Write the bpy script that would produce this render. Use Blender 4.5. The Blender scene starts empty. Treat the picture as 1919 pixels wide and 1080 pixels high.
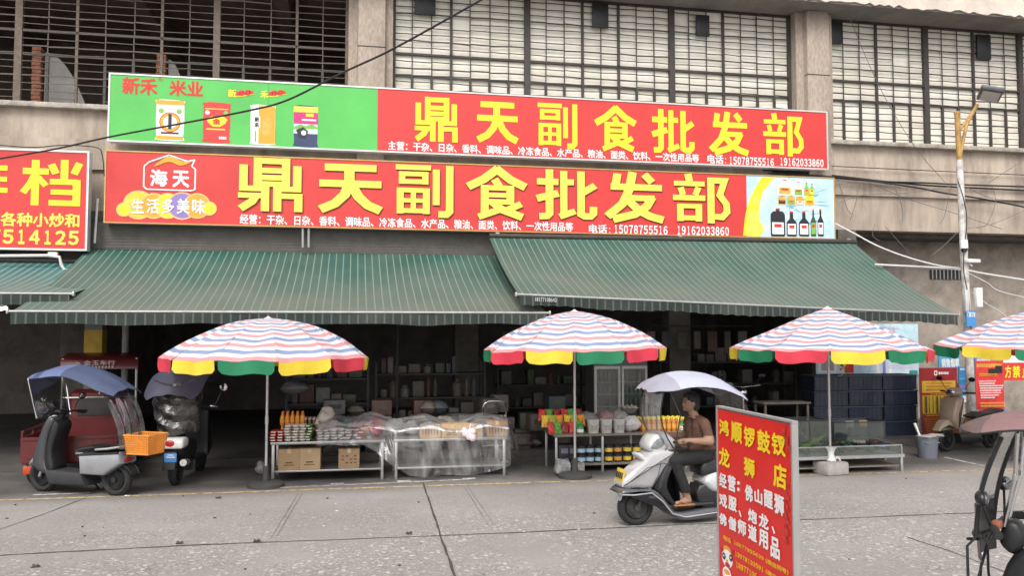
import bpy, bmesh, math, random
from mathutils import Vector, Matrix, noise
random.seed(7)
S = bpy.context.scene
COL = S.collection
PI = math.pi
R = math.radians

# ------------------------------------------------------------------ camera
FPX, HGT = 1550.0, 2.25
YAW, PITCH = math.atan(FPX / 8155), math.atan(81 / FPX)
cam = bpy.data.cameras.new('camera')
cam.sensor_width = 36
cam.lens = FPX / 1919 * 36
cam.clip_end = 500
camo = bpy.data.objects.new('camera', cam)
COL.objects.link(camo)
camo.location = (0, 0, HGT)
camo.rotation_euler = (PI / 2 + PITCH, 0, -YAW)
S.camera = camo

# ------------------------------------------------------------------ sky, sun, exposure
SUN_EL, SUN_AZ = 48, 198          # azimuth measured clockwise from +Y
w = bpy.data.worlds.new('World')
S.world = w
w.use_nodes = True
nt = w.node_tree
sky = nt.nodes.new('ShaderNodeTexSky')
sky.sky_type = 'NISHITA'
sky.sun_disc = False
sky.sun_elevation = R(SUN_EL)
sky.sun_rotation = R(SUN_AZ)
sky.dust_density = 4
sky.air_density = 1.2
hs = nt.nodes.new('ShaderNodeHueSaturation')
hs.inputs['Saturation'].default_value = 0.12
nt.links.new(sky.outputs[0], hs.inputs['Color'])
bg = nt.nodes['Background']
nt.links.new(hs.outputs[0], bg.inputs[0])
bg.inputs[1].default_value = 0.145
sl = bpy.data.lights.new('sun', 'SUN')
sl.energy = 1.05
sl.angle = R(24)
sl.color = (1, .91, .82)
so = bpy.data.objects.new('sun', sl)
COL.objects.link(so)
so.rotation_euler = (R(90 - SUN_EL), 0, R(180 - SUN_AZ))
S.view_settings.view_transform = 'Standard'
S.view_settings.look = 'None'
S.view_settings.gamma = 1
S.view_settings.exposure = 0.57
S.cycles.max_bounces = 8
S.cycles.transparent_max_bounces = 16

# ------------------------------------------------------------------ pixel helpers (used to read real positions off the photograph)
_F = Vector((math.sin(YAW) * math.cos(PITCH), math.cos(YAW) * math.cos(PITCH), math.sin(PITCH)))
_R = Vector((math.cos(YAW), -math.sin(YAW), 0))
_U = _R.cross(_F)
_C = Vector((0, 0, HGT))
def _ray(px, py): return _F + _R * ((px - 960) / FPX) - _U * ((py - 540) / FPX)
def atY(px, py, Y):
    r = _ray(px, py); return _C + r * (Y / r.y)
def atZ(px, py, Z=0.0):
    r = _ray(px, py); return _C + r * ((Z - HGT) / r.z)
def atX(px, py, X):
    r = _ray(px, py); return _C + r * (X / r.x)

# ------------------------------------------------------------------ materials
MATS = {}
def mat(key, col, rough=.6, metal=0.0, var=.18, scale=6.0, bump=0.0, bscale=60.0, col2=None, stain=None, stain_scale=.8, stain_amt=.5, stretch=None, coat=0.0, trans=0.0):
    if key in MATS: return MATS[key]
    m = bpy.data.materials.new(key); m.use_nodes = True
    n = m.node_tree.nodes; L = m.node_tree.links
    b = n['Principled BSDF']
    b.inputs['Roughness'].default_value = rough
    b.inputs['Metallic'].default_value = metal
    b.inputs['Coat Weight'].default_value = coat
    tc = n.new('ShaderNodeTexCoord')
    mp = n.new('ShaderNodeMapping'); L.new(tc.outputs['Object'], mp.inputs[0])
    if stretch: mp.inputs['Scale'].default_value = stretch
    t = n.new('ShaderNodeTexNoise'); t.inputs['Scale'].default_value = scale; t.inputs['Detail'].default_value = 6
    t.inputs['Roughness'].default_value = .65
    L.new(mp.outputs[0], t.inputs['Vector'])
    cr = n.new('ShaderNodeValToRGB')
    c2 = col2 or tuple(min(1, c * (1 + var)) for c in col)
    c1 = tuple(c * (1 - var) for c in col)
    cr.color_ramp.elements[0].color = (*c1, 1); cr.color_ramp.elements[0].position = .3
    cr.color_ramp.elements[1].color = (*c2, 1); cr.color_ramp.elements[1].position = .7
    L.new(t.outputs[0], cr.inputs[0])
    out = cr.outputs[0]
    if stain:
        t2 = n.new('ShaderNodeTexNoise'); t2.inputs['Scale'].default_value = stain_scale; t2.inputs['Detail'].default_value = 9
        t2.inputs['Roughness'].default_value = .7
        L.new(mp.outputs[0], t2.inputs['Vector'])
        r2 = n.new('ShaderNodeValToRGB'); r2.color_ramp.elements[0].position = .46; r2.color_ramp.elements[1].position = .68
        r2.color_ramp.elements[1].color = (stain_amt,) * 3 + (1,)
        L.new(t2.outputs[0], r2.inputs[0])
        mx = n.new('ShaderNodeMixRGB'); L.new(r2.outputs[0], mx.inputs[0]); L.new(out, mx.inputs[1]); mx.inputs[2].default_value = (*stain, 1)
        out = mx.outputs[0]
    L.new(out, b.inputs['Base Color'])
    if bump:
        t3 = n.new('ShaderNodeTexNoise'); t3.inputs['Scale'].default_value = bscale; t3.inputs['Detail'].default_value = 4
        L.new(tc.outputs['Object'], t3.inputs['Vector'])
        bp = n.new('ShaderNodeBump'); bp.inputs['Strength'].default_value = bump; bp.inputs['Distance'].default_value = .02
        L.new(t3.outputs[0], bp.inputs['Height']); L.new(bp.outputs[0], b.inputs['Normal'])
    if trans:
        tr = n.new('ShaderNodeBsdfTranslucent'); L.new(out, tr.inputs[0])
        ms = n.new('ShaderNodeMixShader'); ms.inputs[0].default_value = trans
        L.new(b.outputs[0], ms.inputs[1]); L.new(tr.outputs[0], ms.inputs[2])
        L.new(ms.outputs[0], n['Material Output'].inputs[0])
    MATS[key] = m
    return m

def film(key, tint=(.9, .9, .9), haze=.15, wrinkle=0.0, rough=.08, wscale=9.0, gloss=.12, streak=None):
    """clear or smoked plastic film: transparent, with gloss and a milky share that follows the wrinkles"""
    if key in MATS: return MATS[key]
    m = bpy.data.materials.new(key); m.use_nodes = True
    n = m.node_tree.nodes; L = m.node_tree.links; n.clear()
    o = n.new('ShaderNodeOutputMaterial')
    tr = n.new('ShaderNodeBsdfTransparent'); tr.inputs[0].default_value = (*tint, 1)
    gl = n.new('ShaderNodeBsdfGlossy'); gl.inputs['Roughness'].default_value = rough
    df = n.new('ShaderNodeBsdfDiffuse'); df.inputs[0].default_value = (.8, .8, .8, 1)
    m1 = n.new('ShaderNodeMixShader'); m2 = n.new('ShaderNodeMixShader')
    tc = n.new('ShaderNodeTexCoord'); t = n.new('ShaderNodeTexNoise'); t.inputs['Scale'].default_value = wscale; t.inputs['Detail'].default_value = 7
    t.inputs['Distortion'].default_value = 1.2 if not streak else .4
    mp = n.new('ShaderNodeMapping'); L.new(tc.outputs['Object'], mp.inputs[0]); L.new(mp.outputs[0], t.inputs['Vector'])
    if streak: mp.inputs['Rotation'].default_value = streak[0]; mp.inputs['Scale'].default_value = streak[1]
    mr = n.new('ShaderNodeMapRange'); mr.inputs[1].default_value = .35; mr.inputs[2].default_value = .75
    mr.inputs[3].default_value = haze * .3; mr.inputs[4].default_value = haze * 1.9
    L.new(t.outputs[0], mr.inputs[0]); L.new(mr.outputs[0], m1.inputs[0])
    L.new(tr.outputs[0], m1.inputs[1]); L.new(df.outputs[0], m1.inputs[2])
    fr = n.new('ShaderNodeLayerWeight'); fr.inputs[0].default_value = .35
    mt = n.new('ShaderNodeMath'); mt.operation = 'MULTIPLY_ADD'; mt.inputs[1].default_value = .55; mt.inputs[2].default_value = gloss
    L.new(fr.outputs['Fresnel'], mt.inputs[0]); L.new(mt.outputs[0], m2.inputs[0])
    L.new(m1.outputs[0], m2.inputs[1]); L.new(gl.outputs[0], m2.inputs[2]); L.new(m2.outputs[0], o.inputs[0])
    if wrinkle:
        bp = n.new('ShaderNodeBump'); bp.inputs['Strength'].default_value = wrinkle; bp.inputs['Distance'].default_value = .03
        L.new(t.outputs[0], bp.inputs['Height'])
        L.new(bp.outputs[0], gl.inputs['Normal']); L.new(bp.outputs[0], df.inputs['Normal'])
    MATS[key] = m
    return m

def emit(key, col, s):
    if key in MATS: return MATS[key]
    m = bpy.data.materials.new(key); m.use_nodes = True
    b = m.node_tree.nodes['Principled BSDF']
    b.inputs['Emission Color'].default_value = (*col, 1); b.inputs['Emission Strength'].default_value = s
    b.inputs['Base Color'].default_value = (*col, 1)
    MATS[key] = m
    return m

# ------------------------------------------------------------------ mesh builder
def smoothpts(pts, k=4, closed=True):
    n = len(pts); out = []
    P = [Vector(p) for p in pts]
    for i in range(n if closed else n - 1):
        a, b, c, d = (P[(i - 1) % n], P[i], P[(i + 1) % n], P[(i + 2) % n]) if closed else (P[max(i - 1, 0)], P[i], P[i + 1], P[min(i + 2, n - 1)])
        for j in range(k):
            t = j / k
            out.append(.5 * ((2 * b) + (c - a) * t + (2 * a - 5 * b + 4 * c - d) * t * t + (3 * b - a - 3 * c + d) * t ** 3))
    if not closed: out.append(P[-1])
    return out

_text_cache = {}
def text_polys(s, res=2):
    if (s, res) in _text_cache: return _text_cache[(s, res)]
    c = bpy.data.curves.new('lettering', 'FONT'); c.body = s; c.size = 1; c.resolution_u = res
    o = bpy.data.objects.new('lettering', c); COL.objects.link(o)
    dg = bpy.context.evaluated_depsgraph_get()
    m = bpy.data.meshes.new_from_object(o.evaluated_get(dg))
    v = [(p.co.x, p.co.y) for p in m.vertices]; f = [tuple(p.vertices) for p in m.polygons]
    bpy.data.objects.remove(o); bpy.data.curves.remove(c); bpy.data.meshes.remove(m)
    x0, x1 = min(a for a, _ in v), max(a for a, _ in v); y0, y1 = min(b for _, b in v), max(b for _, b in v)
    _text_cache[(s, res)] = (v, f, x0, x1, y0, y1)
    return _text_cache[(s, res)]

class B:
    def __init__(s): s.v = []; s.f = []; s.m = []
    def add(s, vs, fs, mi=0):
        o = len(s.v)
        s.v += [Vector(v) for v in vs]
        for f in fs: s.f.append(tuple(o + i for i in f)); s.m.append(mi)
        return s
    def box(s, c, d, mi=0, rz=0.0, bev=0.0, rot=None):
        M = Matrix.Translation(c) @ (rot.to_4x4() if rot else Matrix.Rotation(rz, 4, 'Z'))
        x, y, z = (q / 2 for q in d)
        if bev:
            bm = bmesh.new(); bmesh.ops.create_cube(bm, size=1)
            for v in bm.verts: v.co = Vector((v.co.x * d[0], v.co.y * d[1], v.co.z * d[2]))
            bmesh.ops.bevel(bm, geom=bm.edges[:], offset=min(bev, .45 * min(d)), segments=2, affect='EDGES', profile=.5)
            bm.verts.index_update()
            s.add([M @ v.co for v in bm.verts], [[q.index for q in f.verts] for f in bm.faces], mi); bm.free()
        else:
            vs = [(a * x, b * y, e * z) for a in (-1, 1) for b in (-1, 1) for e in (-1, 1)]
            s.add([M @ Vector(v) for v in vs], [(0, 1, 3, 2), (4, 6, 7, 5), (0, 4, 5, 1), (2, 3, 7, 6), (0, 2, 6, 4), (1, 5, 7, 3)], mi)
        return s
    def bb(s, x0, x1, y0, y1, z0, z1, mi=0, bev=0.0):
        return s.box(((x0 + x1) / 2, (y0 + y1) / 2, (z0 + z1) / 2), (x1 - x0, y1 - y0, z1 - z0), mi, 0, bev)
    def tube(s, pts, r, n=8, mi=0, caps=True):
        P = [Vector(p) for p in pts]; rs = r if isinstance(r, (list, tuple)) else [r] * len(P)
        vs = []; up = None
        for i, p in enumerate(P):
            t = (P[min(i + 1, len(P) - 1)] - P[max(i - 1, 0)])
            if t.length < 1e-9: t = Vector((0, 0, 1))
            t.normalize()
            if up is None: up = Vector((0, 0, 1)) if abs(t.z) < .9 else Vector((1, 0, 0))
            a = t.cross(up)
            if a.length < 1e-6: a = t.cross(Vector((0, 1, 0)))
            a.normalize(); b = a.cross(t); up = b
            for k in range(n):
                q = 2 * PI * k / n; vs.append(p + (a * math.cos(q) + b * math.sin(q)) * rs[i])
        fs = [(i * n + k, i * n + (k + 1) % n, (i + 1) * n + (k + 1) % n, (i + 1) * n + k) for i in range(len(P) - 1) for k in range(n)]
        if caps: fs += [tuple(range(n))[::-1], tuple(range((len(P) - 1) * n, len(P) * n))]
        return s.add(vs, fs, mi)
    def lathe(s, prof, c=(0, 0, 0), n=16, mi=0, M=None, sq=0.0):
        """prof: (radius, height) pairs about the z axis; sq>0 makes a rounded square section"""
        vs = []
        for r, z in prof:
            for k in range(n):
                q = 2 * PI * k / n; cx, sx = math.cos(q), math.sin(q)
                if sq:
                    e = 1 - sq * .75; cx = math.copysign(abs(cx) ** e, cx); sx = math.copysign(abs(sx) ** e, sx)
                v = Vector((cx * r, sx * r, z))
                vs.append((M @ v if M else v) + Vector(c))
        fs = [(i * n + k, i * n + (k + 1) % n, (i + 1) * n + (k + 1) % n, (i + 1) * n + k) for i in range(len(prof) - 1) for k in range(n)]
        if prof[0][0] > 1e-6: fs.append(tuple(range(n))[::-1])
        if prof[-1][0] > 1e-6: fs.append(tuple(range((len(prof) - 1) * n, len(prof) * n)))
        return s.add(vs, fs, mi)
    def ball(s, c, r, mi=0, n=14, M=None):
        rr = r if isinstance(r, (tuple, list)) else (r, r, r); vs = []; h = n // 2
        for i in range(h + 1):
            a = PI * i / h
            for k in range(n):
                q = 2 * PI * k / n
                v = Vector((math.sin(a) * math.cos(q) * rr[0], math.sin(a) * math.sin(q) * rr[1], math.cos(a) * rr[2]))
                vs.append((M @ v if M else v) + Vector(c))
        return s.add(vs, [(i * n + k, (i + 1) * n + k, (i + 1) * n + (k + 1) % n, i * n + (k + 1) % n) for i in range(h) for k in range(n)], mi)
    def slab(s, prof, hw, y=0.0, rnd=.02, mi=0, k=3, sm=True, hw2=None):
        """side profile (x, z) swept across y with rounded edges; hw2 lets the lowest points be narrower"""
        P = [Vector((a, b)) for a, b in prof]
        if sm: P = smoothpts(P, k)
        n = len(P)
        area = sum(P[i].x * P[(i + 1) % n].y - P[(i + 1) % n].x * P[i].y for i in range(n))
        sg = 1 if area > 0 else -1
        N = []
        for i in range(n):
            t = P[(i + 1) % n] - P[i - 1]
            t = t.normalized() if t.length > 1e-9 else Vector((1, 0))
            N.append(Vector((-t.y, t.x)) * sg)
        zs = [p.y for p in P]; z0, z1 = min(zs), max(zs)
        def width(z):
            if hw2 is None: return 1
            return hw2 / hw + (1 - hw2 / hw) * ((z - z0) / max(1e-6, z1 - z0))
        sl = [(-hw, 1), (-hw + rnd * .35, .35), (-hw + rnd, 0), (hw - rnd, 0), (hw - rnd * .35, .35), (hw, 1)]
        vs = []
        for yy, ins in sl:
            for p, q in zip(P, N):
                c = p + q * (ins * rnd); vs.append((c.x, y + yy * width(c.y), c.y))
        fs = [(i * n + j, i * n + (j + 1) % n, (i + 1) * n + (j + 1) % n, (i + 1) * n + j) for i in range(5) for j in range(n)]
        fs += [tuple(range(n))[::-1], tuple(range(5 * n, 6 * n))]
        return s.add(vs, fs, mi)
    def grid(s, fn, nu, nv, mi=0, thick=0.0, mfn=None):
        o = [[Vector(fn(i / nu, j / nv)) for j in range(nv + 1)] for i in range(nu + 1)]
        W = nv + 1
        def faces(off, flip):
            for i in range(nu):
                for j in range(nv):
                    a = off + i * W + j; q = (a, a + W, a + W + 1, a + 1)
                    s.f.append(q[::-1] if flip else q); s.m.append(mfn(i, j) if mfn else mi)
        b0 = len(s.v); s.v += [p for r in o for p in r]; faces(b0, False)
        if thick:
            b1 = len(s.v)
            for i in range(nu + 1):
                for j in range(nv + 1):
                    du = o[min(i + 1, nu)][j] - o[max(i - 1, 0)][j]; dv = o[i][min(j + 1, nv)] - o[i][max(j - 1, 0)]
                    nn = du.cross(dv); nn = nn.normalized() if nn.length > 1e-12 else Vector((0, 0, 1))
                    s.v.append(o[i][j] - nn * thick)
            faces(b1, True)
            rim = [(i, 0) for i in range(nu)] + [(nu, j) for j in range(nv)] + [(i, nv) for i in range(nu, 0, -1)] + [(0, j) for j in range(nv, 0, -1)]
            for q in range(len(rim)):
                a = rim[q][0] * W + rim[q][1]; e = rim[(q + 1) % len(rim)]; c = e[0] * W + e[1]
                s.f.append((b0 + a, b1 + a, b1 + c, b0 + c)); s.m.append(mfn(0, 0) if mfn else mi)
        return s
    def poly(s, pts, mi=0):
        return s.add(pts, [tuple(range(len(pts)))], mi)
    def text(s, t, O, U, V, mi=0, bold=.0, lift=.004, res=2, step=.0003, n=6):
        """text filling the parallelogram with top-left O, width vector U and downward vector V"""
        v, f, x0, x1, y0, y1 = text_polys(t, res)
        O, U, V = Vector(O), Vector(U), Vector(V)
        N = V.cross(U).normalized()
        em = 1.0
        offs = [(0, 0)] + ([(bold * math.cos(2 * PI * k / n), bold * math.sin(2 * PI * k / n)) for k in range(n)] if bold else [])
        wx, wy = x1 - x0 + 2 * bold, y1 - y0 + 2 * bold
        for q, (dx, dy) in enumerate(offs):
            s.add([O + U * ((x + dx - x0 + bold) / wx) + V * ((y1 + bold - y - dy) / wy) + N * (lift + step * q) for x, y in v], f, mi)
        return s
    def digits(s, t, O, U, V, mi=0, bold=.03, lift=.004):
        """upright sans numerals, one per cell"""
        O, U, V = Vector(O), Vector(U), Vector(V); n = len(t)
        for i, ch in enumerate(t):
            k = .5 if ch == '1' else .84
            s.text(chr(ord(ch) - 48 + 0xFF10), O + U * ((i + (1 - k) / 2) / n), U * (k / n), V, mi, bold, lift)
        return s
    def strokes(s, ch, O, U, V, mi=0, lift=.006):
        """a heavy sign-painter's character from its stroke list (0..100 box, y down)"""
        O, U, V = Vector(O), Vector(U), Vector(V); N = V.cross(U).normalized()
        for q, (wd, pts) in enumerate(GLYPH[ch]):
            P = [Vector(p) for p in pts]; L_, R_ = [], []
            for i, p in enumerate(P):
                t1 = (P[i] - P[i - 1]).normalized() if i else None
                t2 = (P[i + 1] - P[i]).normalized() if i < len(P) - 1 else None
                t = (t1 + t2).normalized() if t1 and t2 else (t1 or t2)
                nn = Vector((-t.y, t.x)); k = wd / 2
                if t1 and t2: k /= max(.5, nn.dot(Vector((-t1.y, t1.x))))
                L_.append(p + nn * k); R_.append(p - nn * k)
            vs = [O + U * (a.x / 100) + V * (a.y / 100) + N * (lift + .0004 * q) for a in L_ + R_]
            m = len(P)
            s.add(vs, [(i, i + 1, m + i + 1, m + i) for i in range(m - 1)], mi)
        return s
    def done(s, name, mats, parent=None, world=False, sharp=38, smooth=True, loc=None):
        me = bpy.data.meshes.new(name)
        off = Vector(parent.location) if (world and parent) else Vector((0, 0, 0))
        if loc is not None: off = Vector(loc)
        me.from_pydata([tuple(v - off) for v in s.v], [], s.f)
        if not isinstance(mats, (list, tuple)): mats = [mats]
        for m in mats: me.materials.append(m)
        me.polygons.foreach_set('material_index', s.m)
        if smooth:
            me.polygons.foreach_set('use_smooth', [True] * len(s.f))
            me.set_sharp_from_angle(angle=R(sharp))
        me.update()
        o = bpy.data.objects.new(name, me); COL.objects.link(o)
        if parent: o.parent = parent
        if loc is not None: o.location = loc
        return o

def tag(o, label=None, cat=None, group=None, kind=None):
    if label: o['label'] = label
    if cat: o['category'] = cat
    if group: o['group'] = group
    if kind: o['kind'] = kind
    return o
def thing(name, label, cat, loc=(0, 0, 0), rz=0.0, group=None):
    o = bpy.data.objects.new(name, None); COL.objects.link(o)
    o.empty_display_size = .1; o.location = loc; o.rotation_euler = (0, 0, rz)
    return tag(o, label, cat, group)
def dup(root, loc, rz=0.0, label=None, group=None, scale=None):
    def cp(o, p):
        c = o.copy(); COL.objects.link(c)
        if p: c.parent = p
        for ch in list(o.children): cp(ch, c)
        return c
    r = cp(root, None); r.location = loc; r.rotation_euler = (0, 0, rz)
    if scale: r.scale = scale
    return tag(r, label, None, group)

# sign-painter's characters: (width, points)
GLYPH = {
 '鼎': [(13,[(30,0),(30,54)]),(13,[(74,0),(74,54)]),(11,[(24,6),(80,6)]),(10,[(24,24),(80,24)]),(10,[(24,37),(80,37)]),(10,[(24,49),(80,49)]),
       (13,[(8,14),(8,63)]),(10,[(2,58),(48,58)]),(10,[(0,71),(48,71)]),(13,[(28,71),(22,82),(4,96)]),(13,[(42,53),(42,100)]),
       (13,[(92,14),(92,63)]),(10,[(55,58),(98,58)]),(10,[(55,71),(100,71)]),(13,[(61,53),(61,100)]),(13,[(94,66),(94,100)])],
 '天': [(14,[(10,8),(90,8)]),(14,[(2,40),(98,40)]),(16,[(48,4),(48,40),(41,62),(26,80),(4,92)]),(16,[(52,42),(62,65),(77,82),(97,92)])],
 '副': [(10,[(0,5),(61,5)]),(11,[(11,14),(11,38)]),(11,[(51,14),(51,38)]),(9,[(6,18),(56,18)]),(9,[(6,33),(56,33)]),(12,[(8,46),(8,96)]),(12,[(53,46),(53,96)]),
       (9,[(2,50),(59,50)]),(8,[(2,70),(59,70)]),(9,[(2,90),(59,90)]),(9,[(30.5,46),(30.5,94)]),(12,[(70,8),(70,78)]),(13,[(93.5,0),(93.5,90),(88,96),(74,96)])],
 '食': [(15,[(52,3),(28,25),(3,40)]),(15,[(48,3),(73,25),(97,38)]),(13,[(46,24),(54,38)]),(10,[(24,41),(78,41)]),(9,[(24,55),(78,55)]),(10,[(24,68),(78,68)]),
       (13,[(30,38),(30,94)]),(13,[(72,38),(72,72)]),(12,[(20,98),(52,84)]),(14,[(42,68),(58,83),(92,97)]),(12,[(90,71),(66,84)])],
 '批': [(13,[(21,0),(21,90),(17,95),(4,96)]),(13,[(0,25),(36,25)]),(14,[(0,60),(36,48)]),(12,[(45,2),(45,92)]),(12,[(45,25),(62,25)]),(12,[(38,96),(64,84)]),
       (13,[(74,2),(74,90),(80,94),(90,94),(95,88),(95,74)]),(13,[(98,30),(74,48)])],
 '发': [(14,[(20,4),(16,31)]),(13,[(8,31),(97,31)]),(14,[(66,4),(80,20)]),(15,[(46,0),(40,36),(28,66),(2,92)]),(12,[(34,53),(84,53)]),
       (15,[(80,50),(70,70),(50,86),(12,98)]),(15,[(38,58),(56,78),(76,90),(99,97)])],
 '部': [(13,[(27,0),(30,15)]),(10,[(2,20),(57,20)]),(11,[(14,28),(18,43)]),(11,[(46,27),(40,43)]),(11,[(0,49),(58,49)]),(12,[(13,62),(13,97)]),(12,[(46,62),(46,97)]),
       (9,[(8,66),(52,66)]),(10,[(8,90),(52,90)]),(13,[(68,6),(68,100)]),(12,[(64,12),(93,12),(84,42),(96,60),(97,76),(88,87),(75,86)])],
 '档': [(13,[(22,2),(22,98)]),(13,[(1,26),(44,26)]),(12,[(22,30),(14,52),(2,72)]),(11,[(26,38),(40,56)]),(13,[(70,0),(70,44)]),(13,[(48,10),(56,30)]),(13,[(95,6),(86,30)]),
       (12,[(46,47),(92,47)]),(13,[(91,42),(91,98)]),(11,[(48,69),(90,69)]),(12,[(45,92),(92,92)])],
 '排': [(12,[(17,2),(17,90),(4,95)]),(12,[(1,26),(34,26)]),(12,[(1,62),(34,52)]),(12,[(52,2),(52,70),(42,98)]),(11,[(34,24),(52,24)]),(11,[(34,46),(52,46)]),(11,[(32,70),(52,66)]),
       (12,[(74,2),(74,100)]),(11,[(74,22),(99,22)]),(11,[(74,46),(99,46)]),(11,[(74,70),(100,70)])],
}
def pbox(b, plane):
    """top-left point, width vector, downward vector of a pixel box read on a plane"""
    x0, y0, x1, y1 = b[:4]; yr = b[4] if len(b) > 4 else y0
    O = plane(x0, y0); return O, plane(x1, yr) - O, plane(x0, y1) - O
def fbox(x0, y0, x1, y1, Y):
    """pixel box on a facade-parallel plane, squared up: y0, y1 read at its left edge"""
    O = atY(x0, y0, Y)
    return O, Vector((atY(x1, y0, Y).x - O.x, 0, 0)), Vector((0, 0, atY(x0, y1, Y).z - O.z))

# palette
steel_dark = mat('dark painted steel', (.045, .038, .032), .55, 0, .3, 9)
steel_brown = mat('brown rusted steel', (.13, .10, .075), .7, 0, .4, 12)
galv = mat('dull aluminium', (.5, .5, .49), .38, .7, .15, 14)
chrome = mat('chrome', (.75, .75, .76), .14, 1.0, .05)
blackp = mat('black plastic', (.016, .016, .018), .45, 0, .25, 20)
rubber = mat('tyre rubber', (.02, .02, .021), .8, 0, .3, 25, .3, 90)
concrete = mat('weathered concrete', (.46, .385, .315), .9, 0, .2, 3.2, .5, 45, stain=(.20, .162, .133), stain_scale=1.3, stain_amt=.85, stretch=(1, 1, .25))
concrete_pale = mat('pale plaster', (.70, .61, .53), .9, 0, .12, 2.2, .3, 40, stain=(.33, .30, .27), stain_scale=.9, stain_amt=.5)
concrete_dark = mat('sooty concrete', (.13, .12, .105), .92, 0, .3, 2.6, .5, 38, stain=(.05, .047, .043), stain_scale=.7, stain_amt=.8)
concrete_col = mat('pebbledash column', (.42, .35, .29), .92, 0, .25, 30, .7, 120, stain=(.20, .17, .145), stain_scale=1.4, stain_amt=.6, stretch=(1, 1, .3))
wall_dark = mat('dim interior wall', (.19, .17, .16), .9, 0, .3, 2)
white_paint = mat('white paint', (.78, .78, .77), .5, 0, .08, 8)
alu_frame = mat('sign edge aluminium', (.7, .69, .68), .4, .4, .08, 10)
brick_red = mat('brick', (.36, .15, .09), .9, 0, .35, 14, .5, 60)

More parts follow.
